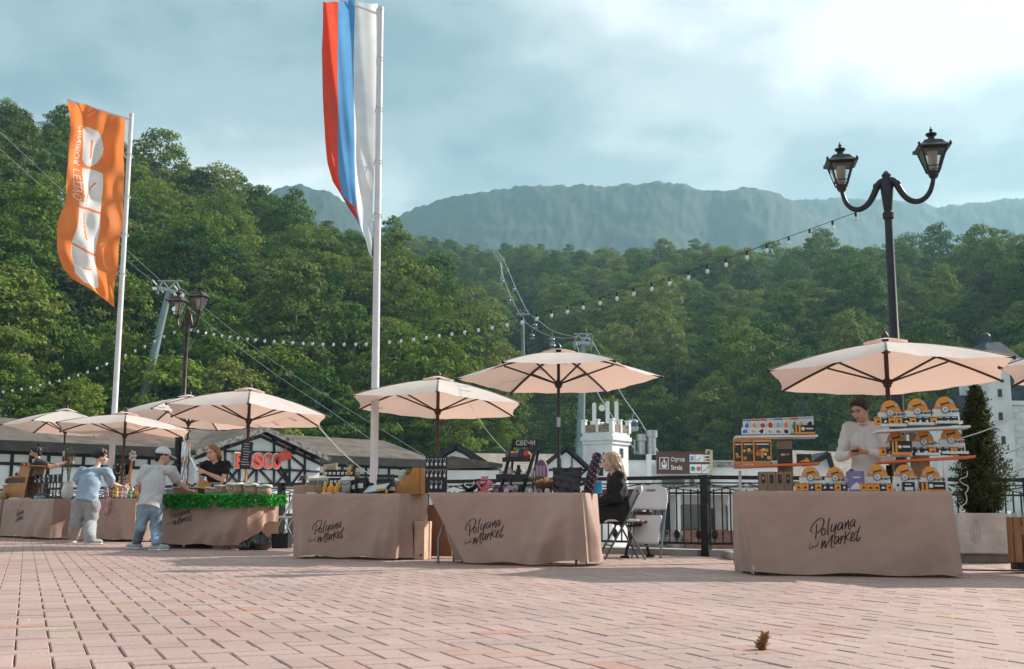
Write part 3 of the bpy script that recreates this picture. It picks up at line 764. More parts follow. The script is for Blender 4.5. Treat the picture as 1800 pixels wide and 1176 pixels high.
for px, py in ((791, 849), (808, 849), (791, 857), (808, 857)):
    a = at(px, py, 79.9); X0 = g1.location.x; mb = MB(); mb.box((a.x - X0, -.08, a.z - LOWZ), (.26, .06, .26)); mb.build('window', m_winglass, g1)
tr_ = thing('roofed_hall', 'low hall with broad tan roof between two white gables', 'building', (at(880, 820, 92).x, 92, LOWZ))
X0 = tr_.location.x; a, b, c, d2 = at(800, 795, 98), at(985, 797, 98), at(1000, 850, 90), at(800, 850, 90)
mb = MB(); mb._add([(p.x - X0, p.y - 92, p.z - LOWZ) for p in (d2, c, b, a)] + [(p.x - X0, p.y - 92 + .2, p.z - LOWZ - .3) for p in (d2, c, b, a)], [(0, 1, 2, 3), (7, 6, 5, 4), (0, 4, 5, 1), (1, 5, 6, 2), (2, 6, 7, 3), (3, 7, 4, 0)]); mb.build('roof', m_tanroof, tr_)
mb = MB(); mb.b2((-5, .3, 0), (5.4, 7, d2.z - LOWZ - .25)); mb.build('wall', m_white, tr_)
mb = MB(); mb.bar((a.x - X0, a.y - 92, a.z - LOWZ + .05), (b.x - X0, b.y - 92, b.z - LOWZ + .05), .2, .14); mb.build('ridge_cap', m_roofd, tr_)
gable('gable_house', 'small white timbered gable house beside the square tower', 86, (995, 789), (953, 823), (1042, 832), m_roofd, beams=[((965, 850), (1035, 850)), ((1005, 800), (1005, 850)), ((985, 806), (985, 850)), ((965, 826), (1030, 826)), ((1005, 826), (1030, 850)), ((1030, 826), (1005, 850))], bw=.24)
# --- square tower
Yt = 95; c0 = at(1066, 800, Yt); TW = 2.75
tw = thing('square_tower', 'square white tower with notched parapet and brick panels, antennas on top', 'tower', (c0.x, Yt, LOWZ), R(-36))
zt = lambda py: at(1066, py, Yt).z - LOWZ
h = TW / 2
mb = MB(); mb.b2((-h, -h, 0), (h, h, zt(782))); mb.build('shaft', m_white, tw)
mb = MB(); mb.b2((-h - .12, -h - .12, zt(782)), (h + .12, h + .12, zt(776))); mb.b2((-h - .24, -h - .24, zt(776) + .01), (h + .24, h + .24, zt(769))); mb.build('cornice', m_white, tw)
mb = MB(); mb.b2((-h - .10, -h - .10, zt(769)), (h + .10, h + .10, zt(762))); pp = mb.build('parapet', m_white, tw)
m_pbrick = mat('panel_brick', (0.36, 0.27, 0.20), 0.9, var=0.35, vscale=7)
for s in range(4):
    q = Matrix.Rotation(s * PI / 2, 3, 'Z')
    mb = MB(); mb.box(q @ Vector((0, -h - .02, (zt(762) + zt(748)) / 2)), (2 * h, .16, zt(748) - zt(762) - .01), q); mb.build('brick_panel', m_pbrick, tw)
    for xx in (-h - .0, 0.0):
        mb = MB(); mb.box(q @ Vector((xx, -h - .02, (zt(762) + zt(741)) / 2)), (.38 if xx else .26, .34 if xx else .28, zt(741) - zt(762)), q); mb.box(q @ Vector((xx, -h - .02, zt(741) + .05)), (.5 if xx else .34, .46 if xx else .36, .1), q); mb.build('merlon', m_white, tw)
mb = MB(); mb.box((h + .01, .2, zt(797)), (.06, .55, .8)); w = mb.build('window', m_winglass, tw); mb = MB(); mb.box((h + .045, .2, zt(797)), (.03, .05, .8)); mb.build('mullion', m_timber, w)
mb = MB(); mb.box((.25, -h - .01, zt(830)), (.5, .06, .7)); mb.build('window', m_winglass, tw)
for i, (px, y0, y1) in enumerate(((1045, 748, 709), (1068, 745, 707), (1084, 742, 707))):
    a = at(px, y0, Yt); b = at(px, y1, Yt)
    t = thing('cell_antenna', ['white panel antenna at the left corner of the tower roof', 'white panel antenna with small round dish in the middle of the tower roof', 'white panel antenna at the right corner of the tower roof'][i], 'antenna', (a.x, Yt + (.3, 0, .2)[i], a.z - .2))
    mb = MB(); mb.box((0, -.06, (b.z - a.z) / 2 + .25), (.34, .16, b.z - a.z), bev=.03); mb.build('panel', m_offw, t)
    mb = MB(); mb.cyl((.05, .1, -.4), (.05, .1, b.z - a.z + .35), .05); mb.build('mast', mat('galvanised', (.45, .46, .47), .35, .8), t)
    if i == 1: mb = MB(); mb.lathe([(.02, 0), (.26, .06), (.28, .12)], 14, (-.5, -.1, 1.55), Matrix.Rotation(PI / 2, 3, 'X')); mb.bar((-.5, 0, 1.55), (.05, .1, 1.55), .05); mb.build('dish', m_offw, t)
# --- cable car station block with the brown sign
Ys = 100; zs = lambda py: at(1200, py, Ys).z - LOWZ; xs = lambda px: at(px, 850, Ys).x
st = thing('station_building', 'flat-roofed white cable car station with columns and wide brick steps', 'building', (xs(1220), Ys, LOWZ)); X0 = st.location.x; X = lambda px: xs(px) - X0
mb = MB(); mb.b2((X(1100), 3.2, 0), (X(1420), 14, zs(806))); mb.build('wall', m_white, st)
mb = MB(); mb.b2((X(1100), 2.95, zs(806) + .01), (X(1146), 14, zs(797))); mb.build('parapet', m_timber, st)
mb = MB(); mb.b2((X(1143), 2.5, 0), (X(1152), 4, zs(797))); mb.build('pilaster', m_white, st)
mb = MB(); mb.b2((X(1254), 2.9, zs(818)), (X(1420), 14, zs(808))); mb.build('coping', m_pbrick if False else m_barge, st)
mb = MB(); mb.b2((X(1120), -.6, zs(870)), (X(1420), 3.2, zs(856))); mb.build('canopy', m_white, st)
mb = MB(); mb.b2((X(1120), -.75, zs(857)), (X(1420), -.55, zs(853))); mb.build('canopy_edge', m_barge, st)
for px in (1190, 1282, 1375, 1130): mb = MB(); mb.b2((X(px) - .22, -.45, 0), (X(px) + .22, 0, zs(870))); mb.b2((X(px) - .3, -.5, zs(888)), (X(px) + .3, .05, zs(884))); mb.build('column', m_white, st)
mb = MB(); mb.b2((X(1125), 3.1, zs(932)), (X(1185), 3.19, zs(884))); mb.build('shop_front', m_winglass, st)
for p0, p1 in ((1198, 1238), (1241, 1256), (1288, 1330), (1335, 1400)):
    mb = MB(); mb.b2((X(p0), 3.1, zs(932)), (X(p1), 3.19, zs(886))); w = mb.build('shop_front', m_winglass, st)
    for q in np.linspace(p0, p1, 4): mb = MB(); mb.b2((X(q) - .04, 3.03, zs(932)), (X(q) + .04, 3.12, zs(886))); mb.build('glazing_bar', m_timber, w)
mb = MB(); mb.b2((X(1258), 3.0, zs(932)), (X(1265), 3.15, zs(893))); mb.build('door', m_timber, st)
for p0, p1, y0, y1 in ((1172, 1212, 852, 837), (1222, 1230, 852, 837)):
    mb = MB(); mb.b2((X(p0), 2.9, zs(y0)), (X(p1), 3.18, zs(y1))); mb.build('window', m_winglass, st)
m_step = mat('brick_step', (0.36, 0.17, 0.13), 0.85, var=0.2, vscale=3); m_stone = mat('rubble_stone', (0.33, 0.30, 0.27), 0.9, var=0.45, vscale=1.6, bump=.8, bscale=3)
nst = 9
for k in range(nst): mb = MB(); mb.b2((X(1198), -.2 - (nst - k) * .32, 0), (X(1420), 3.1 if k == nst - 1 else -.2 - (nst - k - 1) * .32, (k + 1) * .19)); mb.build('step', m_step, st)
mb = MB(); mb.b2((X(1120), -1.2, 0), (X(1197), 2.9, 1.65)); mb.build('plinth', m_stone, st)
# the brown sign
sg = thing('direction_sign', 'brown sign reading Стрела Strela with cable car symbol and map tiles', 'sign', (xs(1155), Ys + 2.75, LOWZ)); Ysg = Ys + 2.75
xq = lambda px: at(px, 815, Ysg).x - sg.location.x; zq = lambda py: at(1200, py, Ysg).z - LOWZ
m_brown = mat('sign_brown', (0.115, 0.048, 0.038), 0.5, var=0.05)
mb = MB(); mb.b2((xq(1154), -.10, zq(833)), (xq(1251), .1, zq(794))); mb.build('board', m_brown, sg)
for sx, sy, ex, ey in ((1212, 812, 1221, 799), (1222, 812, 1237, 799), (1238, 812, 1249, 799), (1212, 832, 1232, 816), (1233, 832, 1249, 816)):
    mb = MB(); mb.b2((xq(sx), -.13, zq(sy)), (xq(ex), -.102, zq(ey))); mb.build('map_tile', m_offw, sg)
mb = MB(); place_txt(mb, 'Стрела', xq(1179), xq(1203), zq(813.5), zq(803.5), -.12, .012, .015); mb.build('lettering', m_offw, sg)
mb = MB(); place_txt(mb, 'Strela', xq(1179), xq(1199), zq(826), zq(817.5), -.12, .012, .015); mb.build('lettering', m_offw, sg)
mb = MB()
def rframe(mb, x0, x1, z0, z1, w, y0, y1):
    mb.b2((x0, y0, z0), (x1, y1, z0 + w)); mb.b2((x0, y0, z1 - w), (x1, y1, z1)); mb.b2((x0, y0, z0 + w), (x0 + w, y1, z1 - w)); mb.b2((x1 - w, y0, z0 + w), (x1, y1, z1 - w)); return mb
rframe(mb, xq(1159), xq(1175), zq(825), zq(804), .06, -.125, -.102); mb.build('symbol_frame', m_offw, sg)
mb = MB(); mb.prism([(xq(1163), zq(821)), (xq(1162.5), zq(815)), (xq(1165), zq(810.5)), (xq(1170), zq(810.5)), (xq(1172), zq(815)), (xq(1171.5), zq(821)), (xq(1169), zq(823)), (xq(1165), zq(823))], -.125, -.102); mb.b2((xq(1166.6), -.125, zq(810.5)), (xq(1168), -.102, zq(805.5))); mb.build('cabin_symbol', m_offw, sg)
mb = MB(); mb.b2((xq(1164.5), -.135, zq(817)), (xq(1167), -.126, zq(812.5))); mb.b2((xq(1168), -.135, zq(817)), (xq(1170), -.126, zq(812.5))); mb.build('cabin_window', m_brown, sg)
for px, py, cc, nm in ((1217.5, 824, (.02, .35, .25), 'green_disc'), (1227.5, 824, (.70, .16, .12), 'red_disc')):
    mb = MB(); mb.cyl((xq(px), -.14, zq(py)), (xq(px), -.131, zq(py)), .22, n=16); mb.build('map_symbol', mat(nm, cc, .5, var=.03), sg)
mb = MB(); mb.b2((xq(1213.5), -.14, zq(810)), (xq(1219), -.131, zq(802))); mb.build('map_symbol', mat('sign_blue', (.12, .35, .62), .5, var=.03), sg)
for px, py, mm in ((1241, 803.5, m_timber), (1244.5, 803.5, m_timber), (1241, 808.5, m_red), (1244.5, 808.5, m_timber)): mb = MB(); mb.cyl((xq(px), -.14, zq(py)), (xq(px), -.131, zq(py)), .1, n=10); mb.build('map_symbol', mm, sg)
mb = MB(); ribbon(mb, [(xq(1223), zq(808)), (xq(1227), zq(810)), (xq(1231), zq(803))], .05, -.133); ribbon(mb, [(xq(1235), zq(829)), (xq(1241), zq(824)), (xq(1247), zq(818))], .05, -.133); mb.build('map_line', m_timber, sg)
# roof pipes
m_steel = mat('galvanised', (.45, .46, .47), .35, .8)
for i, (px, y0, y1, r_) in enumerate(((1128, 797, 764, .42), (1145, 797, 757, .46))):
    a = at(px, y0, 104); b = at(px, y1, 104); t = thing('vent_pipe', ['shorter steel vent pipe on the station roof', 'taller steel vent pipe on the station roof by the sign'][i], 'pipe', (a.x, 104, a.z - .1)); hh = b.z - a.z
    mb = MB(); mb.cyl((0, 0, 0), (0, 0, hh - .3), r_, n=14); mb.cyl((-.62, .2, 0), (-.62, .2, hh * .8), .14, n=8); mb.build('duct', m_steel, t, smooth=True)
    mb = MB(); mb.lathe([(r_ * 1.02, hh - .55), (r_ * 1.35, hh - .5), (r_ * 1.35, hh + .1), (.1, hh + .16)], 14); mb.build('cowl', m_steel, t, smooth=True)
mb = MB(); p = [at(1241, 797, Ysg), at(1241, 792, Ysg), at(1249, 792, Ysg), at(1249, 860, Ysg)]; mb.tube([(q.x - p[0].x, -.25, q.z - p[0].z) for q in p], .13, 8)
tag(put(mb.build('gas_pipe', mat('yellow_pipe', (.55, .47, .28), .6)), (p[0].x, Ysg, p[0].z)), 'thin yellowish pipe bent round the right end of the brown sign', 'pipe')
# small house and stone roof seen beside the man in white
Yh = 92
t = thing('low_house', 'low house with pale shingle roof behind the man in white', 'building', (at(1430, 820, Yh).x, Yh, LOWZ)); X0 = t.location.x
a, b, c, d2 = at(1385, 791, Yh + 6), at(1560, 797, Yh + 6), at(1580, 850, Yh), at(1375, 845, Yh)
mb = MB(); mb._add([(p.x - X0, p.y - Yh, p.z - LOWZ) for p in (d2, c, b, a)] + [(p.x - X0, p.y - Yh + .2, p.z - LOWZ - .25) for p in (d2, c, b, a)], [(0, 1, 2, 3), (7, 6, 5, 4), (0, 4, 5, 1), (1, 5, 6, 2), (2, 6, 7, 3), (3, 7, 4, 0)]); mb.build('roof', m_tanroof, t)
mb = MB(); mb.b2((-2.6, .4, 0), (6.6, 6, d2.z - LOWZ - .2)); mb.build('wall', m_white, t)
gable('dormer_house', 'tiny white gabled house with dark roof left of the man in white', 84, (1453, 800), (1428, 816), (1461, 828), m_roofd, depth=4, bw=.3)
# --- grey-white manor on the right
Yc = 62; zc_ = lambda py: at(1760, py, Yc).z - LOWZ; xc_ = lambda px: at(px, 700, Yc).x
mn_ = thing('manor_house', 'pale stone manor with slate mansard roofs at the right edge', 'building', (xc_(1757), Yc, LOWZ)); X0 = mn_.location.x; X = lambda px: xc_(px) - X0
m_slate = mat('blue_slate', (0.045, 0.065, 0.085), 0.6, var=0.25, vscale=2, bump=.4, bscale=9); m_pale = mat('pale_stone', (0.68, 0.72, 0.71), 0.85, var=0.08, vscale=1)
mb = MB(); mb.b2((X(1738), 0, 0), (X(1778), 4, zc_(640))); mb.build('tower_wall', m_pale, mn_)
mb = MB(); mb.b2((X(1735), -.15, zc_(640) + .01), (X(1812), 4.2, zc_(630))); mb.build('cornice', m_pale, mn_)
mb = MB(); x0, x1, xa, xb = X(1738), X(1800), X(1755), X(1782); zb, ztp = zc_(630), zc_(596)
mb._add([(x0, -.1, zb), (x1, -.1, zb), (x1, 4, zb), (x0, 4, zb), (xa, 1.2, ztp), (xb, 1.2, ztp), (xb, 2.8, ztp), (xa, 2.8, ztp)], [(3, 2, 1, 0), (4, 5, 6, 7), (0, 1, 5, 4), (1, 2, 6, 5), (2, 3, 7, 6), (3, 0, 4, 7)]); mb.build('tower_roof', m_slate, mn_)
mb = MB(); mb.b2((X(1757), 1.4, ztp), (X(1772), 2.4, zc_(585))); mb.ball((X(1764), 1.9, zc_(584)), (.3, .4, .28)); mb.build('chimney', m_slate, mn_)
mb = MB(); mb.b2((X(1778), .6, 0), (X(1990), 9, zc_(705))); mb.build('wing_wall', m_pale, mn_)
mb = MB(); mb.b2((X(1776), .35, zc_(710)), (X(1990), .58, zc_(703))); mb.build('wing_cornice', m_pale, mn_)
mb = MB(); mb.prism([(.5, zc_(702)), (1.5, zc_(640)), (8, zc_(640)), (9, zc_(702))], X(1779), X(1990), 'x'); mb.build('wing_roof', m_slate, mn_)
mb = MB(); mb.prism([(.8, zc_(745)), (1.6, zc_(690)), (8, zc_(690)), (9, zc_(745))], X(1690), X(1737), 'x'); mb.build('left_roof', m_slate, mn_)
mb = MB(); mb.b2((X(1690), .9, 0), (X(1738), 9, zc_(745))); mb.build('left_wall', m_pale, mn_)
for px, py in ((1758, 691), (1757, 732), (1759, 774), (1759, 820)): mb = MB(); mb.b2((X(px) - .11, -.04, zc_(py + 7)), (X(px) + .11, .02, zc_(py - 7))); w = mb.build('window', m_winglass, mn_); mb = MB(); mb.b2((X(px) - .18, -.08, zc_(py + 8)), (X(px) + .18, .02, zc_(py + 7.2))); mb.build('sill', m_pale, w)
rr_ = random.Random(3)
for row in range(15):
    z0 = zc_(712) - (row + 1) * .36; xx = X(1779) + (row % 2) * .35
    while xx < X(1900): 
        mb = MB(); mb.b2((xx + .012, .56, z0 + .012), (xx + .7 - .012, .605, z0 + .348)); mb.build('stone_block', m_pale, mn_); xx += .7
# bollards and small street lamps of the lower square
for i, px in enumerate((1194, 1290)):
    p = gnd(px, 964, LOWZ); mb = MB(); mb.lathe([(.02, 0), (.24, 0), (.24, 1.55), (.28, 1.58), (.28, 1.66), (.1, 1.74)], 10, sq=(1, 1)); mb.box((0, 0, .12), (.6, .6, .24))
    tag(put(mb.build('bollard', m_iron), (p.x, p.y, LOWZ)), ['dark bollard in front of the steps beside the tiny walker', 'dark bollard in front of the steps nearest the right stall'][i], 'bollard', 'bollards on the lower square')
# ------------------------------------------------------------------ street lamps, flags, string lights, cable car
m_lampglass = glass_mat('lantern_glass', (0.95, 0.96, 0.95), 0.05, 0.12)
m_bulbglass = glass_mat('bulb_glass', (0.95, 0.97, 0.97), 0.03, 0.30)
m_frost = mat('frosted_tube', (0.62, 0.58, 0.52), .5, var=.1)
m_lamp = mat('lamp_iron', (0.010, 0.011, 0.014), 0.42, 0.0, var=0.25, vscale=9, spec=.5)
m_lampbr = mat('lamp_bronze', (0.055, 0.042, 0.035), 0.4, 0.5, var=0.25, vscale=9, spec=.5)
def lantern(par, c, m, sc=1.0, rz=0.0, tilt=0.0):
    e = bpy.data.objects.new('lantern', None)
    q = Matrix.Rotation(tilt, 3, 'Y') @ Matrix.Rotation(rz, 3, 'Z'); c = Vector(c)
    def b(mb): 
        mb.v = [tuple(c + q @ Vector((v[0] * sc * 1.2, v[1] * sc * 1.2, v[2] * sc))) for v in mb.v]; return mb
    # cage
    mb = MB(); mb.lathe([(.05, -.02), (.075, .03), (.075, .06), (.10, .09), (.03, .10)], 10)
    w0, w1, z0, z1 = .075, .175, .09, .50
    for sx in (-1, 1):
        for sy in (-1, 1): mb.bar((sx * w0, sy * w0, z0), (sx * w1, sy * w1, z1), .022)
    for z in (z0 + .005, z0 + .10, z1 - .012):
        w = w0 + (w1 - w0) * (z - z0) / (z1 - z0)
        for a in range(4):
            r = Matrix.Rotation(a * PI / 2, 3, 'Z'); mb.bar(r @ Vector((-w, -w, z)), r @ Vector((w, -w, z)), .014)
    root = b(mb).build('lantern', m, par)
    # roof
    mb = MB(); s2 = math.sqrt(2)
    mb.lathe([(.175 * s2, .495), (.245 * s2, .53), (.205 * s2, .565), (.165 * s2, .60), (.125 * s2, .665), (.07 * s2, .70), (.05 * s2, .705)], 4)
    mb.lathe([(.045, .70), (.05, .76), (.085, .80), (.085, .82), (.035, .84), (.02, .87), (.03, .89), (.012, .92), (.004, .96)], 10)
    for a in range(4):
        r = Matrix.Rotation(a * PI / 2, 3, 'Z'); mb.ball(r @ Vector((.225, .225, .565)), (.02, .02, .035), 6, 5)
    b(mb).build('lantern_roof', m, root)
    mb = MB()
    for a in range(4):
        r = Matrix.Rotation(a * PI / 2, 3, 'Z'); mb.quad(r @ Vector((-w0, -w0 - .002, z0)), r @ Vector((w0, -w0 - .002, z0)), r @ Vector((w1, -w1 - .002, z1)), r @ Vector((-w1, -w1 - .002, z1)))
    b(mb).build('pane', m_lampglass, root)
    mb = MB(); mb.cyl((0, 0, .15), (0, 0, .48), .062, .075, 12); b(mb).build('lamp_tube', m_frost, root, smooth=True)
def lamp_post(label, base, ztop, arm, m, rz, lz, sc=1.0):
    t = thing('street_lamp', label, 'street lamp', base, 0)
    H = ztop
    mb = MB(); mb.lathe([(.20, 0), (.20, .12), (.15, .18), (.13, .5), (.15, .55), (.10, .62), (.09, .9), (.075, 1.0), (.068, H * .44), (.095, H * .445), (.095, H * .455), (.075, H * .47), (.095, H * .49), (.06, H * .5), (.048, H - .55), (.07, H - .53), (.07, H - .46), (.05, H - .44), (.075, H - .2), (.085, H - .08), (.05, H), (.06, H + .04), (.02, H + .09)], 16)
    mb.build('post', m, t, smooth=True)
    for s in (-1, 1):
        c = math.cos(rz) * s; sn = math.sin(rz) * s
        pr = [(.05, -.06), (.12, -.04), (.20, -.15), (.27, -.33), (.38, -.47), (.54, -.53), (.68, -.49), (.79, -.38), (.84, -.22), (.86, -.10)]
        ks = np.linspace(0, 9, 28); pa = np.array(pr); pr2 = [(np.interp(k_, range(10), np.convolve(np.pad(pa[:, 0], 1, 'edge'), [.12, .76, .12], 'valid')), np.interp(k_, range(10), np.convolve(np.pad(pa[:, 1], 1, 'edge'), [.12, .76, .12], 'valid'))) for k_ in ks]
        for _ in range(3): pr2 = [pr2[0]] + [((a0[0] + 2 * b0[0] + c0_[0]) / 4, (a0[1] + 2 * b0[1] + c0_[1]) / 4) for a0, b0, c0_ in zip(pr2[:-2], pr2[1:-1], pr2[2:])] + [pr2[-1]]
        pts = [(r * arm / .86 * c, r * arm / .86 * sn, H + z * .72) for r, z in pr2]
        mb = MB(); mb.tube(pts, [.048 - .022 * i / 27 for i in range(28)], 10); mb.ball((pts[6][0], pts[6][1], pts[6][2] + .03), .045, 8, 6)
        mb.build('arm', m, t, smooth=True)
        lantern(t, (arm * c, arm * sn, H - .08 + (.0 if s < 0 else lz)), m, sc, rz + R(22))
    return t
p = gnd(1573, 990); LB = at(1588, 900, 13.5); LB.z = 0
top = at(1559, 313, 13.5).z
lamp_post('tall black two-armed street lamp with glass lanterns above right stall', (LB.x, 13.5, 0), top, .57, m_lamp, R(-32), 0.0, .69)
LL = at(312, 890, 24.5)
lamp_post('dark bronze two-armed street lamp behind the left stalls', (LL.x, 24.5, 0), at(325, 549, 24.5).z, .42, m_lampbr, R(-40), 0.0, .72)
# small single lanterns far off in the lower square
for px, py, Y, lb in ((68, 768, 42, 'small black single lantern post behind the bearded vendor'), (617, 798, 52, 'small black single lantern post seen beside the tall flagpole')):
    a = at(px, py, Y); t = thing('lantern_post', lb, 'street lamp', (a.x, Y, LOWZ))
    mb = MB(); mb.cyl((0, 0, 0), (0, 0, a.z - LOWZ - .8), .05, .035, 8); mb.build('post', m_lamp, t); lantern(t, (0, 0, a.z - LOWZ - .85), m_lamp, .75, .3)
# ---- flags
m_pole = mat('white_pole', (0.74, 0.74, 0.75), 0.35, var=0.04, spec=.5)
m_cord = mat('cord', (0.7, 0.7, 0.68), .8, var=.05)
def cloth_m(name, c, tr=.42): return mat(name, c, .6, var=.05, vscale=3, trans=tr, spec=.3)
m_fw, m_fb, m_fr, m_fo = cloth_m('flag_white', (.88, .89, .90), .5), cloth_m('flag_blue', (.13, .36, .66), .5), cloth_m('flag_red', (.90, .11, .06), .5), cloth_m('flag_orange', (.92, .28, .085), .5)
m_fow = cloth_m('flag_print_white', (.86, .85, .84), .45)
def flag(name, label, Y, pole_px, pole_top, base_px, fn_edge, bands, nu, nv, mats, wave, arm_px, rdia, clips):
    a = at(base_px, 860, Y); tpt = at(pole_px, pole_top, Y); ax = gnd(base_px, 990)
    bx = at(base_px, 905, Y)
    t = thing('flag', label, 'flag', (bx.x, Y, 0))
    ox, oy = bx.x, Y
    mb = MB(); mb.tube([(0, 0, 0), (tpt.x - ox, 0, tpt.z)], [rdia, rdia * .72], 16); mb.lathe([(rdia * 2.2, 0), (rdia * 2.2, .06), (rdia * 1.1, .1)], 16); mb.build('pole', m_pole, t, smooth=True)
    mb = MB(); mb.cyl((tpt.x - ox, 0, tpt.z), (tpt.x - ox, 0, tpt.z + .05), rdia * .85, rdia * .8, 12); q = at(*arm_px, Y); mb.bar((tpt.x - ox, 0, tpt.z - .08), (q.x - ox, 0, q.z + .01), .025); mb.build('arm', m_pole, t)
    def fn(u, v):
        px, py = fn_edge(u, v); p = at(px, py, Y); return (p.x - ox, wave(u, v), p.z)
    mb = MB(); mb.grid(fn, nu, nv)
    mb.mi = [bands((i + .5) / nu, (j + .5) / nv) for i in range(nu) for j in range(nv)]
    mb.build('cloth', mats, t, smooth=True, fix=False)
    for v in clips:
        a = fn(0.0, v); pz = a[2]; k = pz / tpt.z; c = ((tpt.x - ox) * k, 0)
        mb = MB(); mb.tube([(a[0], a[1], pz), ((a[0] + c[0]) / 2, -.05, pz + .05), (c[0] + rdia, -rdia, pz), (c[0] + rdia, rdia, pz - .02), ((a[0] + c[0]) / 2, .04, pz - .06), (a[0], a[1], pz)], .009, 5); mb.build('tie', m_cord, t)
    return t
def ed_mid(u, v):
    xr = 664 - 11 * v; w = np.interp(v, [0, .25, .5, .68, .8, .88, .94, 1], [100, 97, 88, 81, 75, 66, 50, 26])
    yb = 440 - 48 * u - 20 * u * u
    return xr - w * u, -8 + 14 * (1 - u) + (yb + 6) * v + 5 * math.sin(u * 9 + v * 7) * v * .4
def wv_mid(u, v): return .10 * math.sin(u * 9.5 + v * 3.2) * (.4 + .6 * u) + .05 * math.sin(u * 21 + v * 8) * u + .03 * math.sin(v * 22 + u * 7) * (v ** 2) + .22 * u * u * math.sin(v * 5 + .8)
flag('flag', 'tall white blue and red striped flag on a white pole', 16.0, 669, 18, 657, ed_mid, lambda u, v: 0 if u < .40 else (1 if u < .72 + .05 * v else 2), 70, 150, [m_fw, m_fb, m_fr], wv_mid, (566, -12), .062, (.22, .42, .63, .84))
def ed_or(u, v):
    xr = 221 - 18 * v; w = np.interp(v, [0, .3, .6, .85, .95, 1], [104, 102, 98, 98, 90, 78])
    return xr - w * u + 3 * math.sin(v * 14) * u, 205 - 28 * u + v * (335 - 22 * u * (1 if v < .9 else 1)) + 3 * math.sin(v * 9 + u * 4) * v
def wv_or(u, v): return .09 * math.sin(u * 7 + v * 4) + .05 * math.sin(u * 17 - v * 9) + .035 * math.sin(v * 26 + u * 12) * (.3 + v) + .10 * u * math.sin(v * 6)
_tx = text_shape('MINЖOR ГЕДУО', 1.0, 'LEFT', 0, 0.0); _tv, _tf = _tx
_ax, _bx = min(v[0] for v in _tv), max(v[0] for v in _tv); _az, _bz = min(v[2] for v in _tv), max(v[2] for v in _tv)
_tris = []
for f in _tf:
    for i in range(1, len(f) - 1): _tris.append([((_tv[k][0] - _ax) / (_bx - _ax), (_tv[k][2] - _az) / (_bz - _az)) for k in (f[0], f[i], f[i + 1])])
_ta = np.array(_tris)
def in_text(s, t):
    a, b, c = _ta[:, 0], _ta[:, 1], _ta[:, 2]
    def cr(p, q): return (q[:, 0] - p[:, 0]) * (t - p[:, 1]) - (q[:, 1] - p[:, 1]) * (s - p[:, 0])
    d1, d2, d3 = cr(a, b), cr(b, c), cr(c, a)
    return bool(np.any(((d1 >= 0) & (d2 >= 0) & (d3 >= 0)) | ((d1 <= 0) & (d2 <= 0) & (d3 <= 0))))
def print_or(u, v):
    # big rounded letters down the middle, thin mirrored line beside them (seen from the back of the flag)
    if .70 < u < .90 and .12 < v < .52: return 1 if in_text((v - .12) / .40, (u - .72) / .15 if .72 < u < .87 else -1) else 0
    x, y = (u - .33) / .45, (v - .115)          # x 0..1 across the big lettering
    def rbox(x0, x1, y0, y1, r):
        dx = max(x0 + r - x, 0, x - x1 + r); dy = max(y0 + r * .34 - y, 0, y - y1 + r * .34) / .34
        return x0 <= x <= x1 and y0 <= y <= y1 and (dx * dx + dy * dy) <= r * r
    if rbox(0, 1, 0, .205, .42): return 0 if abs(x - .5) < .05 and .06 < y < .16 else 1
    if .222 < y < .245 and 0 <= x <= .85: return 1
    if .245 < y < .43 and 0 <= x <= 1:
        if abs((x - .25) * .22 - (y - .30)) < .006 and .2 < x < .7: return 0
        if x > .85 and y < .265: return 0
        return 1 if not (x > .8 and .36 < y < .38) else 0
    if .445 < y < .655 and 0 <= x <= 1:
        if abs(x - (.72 - 1.5 * (y - .46) ** 1.0)) < .03 and .46 < y < .60: return 0
        return 1
    if .668 < y < .86 and 0 <= x <= 1:
        r = x; 
        if y > .78 and (x - .5) ** 2 + ((y - .78) / .16) ** 2 > .36: return 0
        if abs(y - .76 - .05 * (x - .4)) < .004 and .25 < x < .7: return 0
        return 1
    return 0
flag('flag', 'orange banner flag with big white letters on a white pole', 20.5, 231, 204, 191, ed_or, print_or, 70, 240, [m_fo, m_fow], wv_or, (118, 176), .058, (.2, .42, .62, .82))
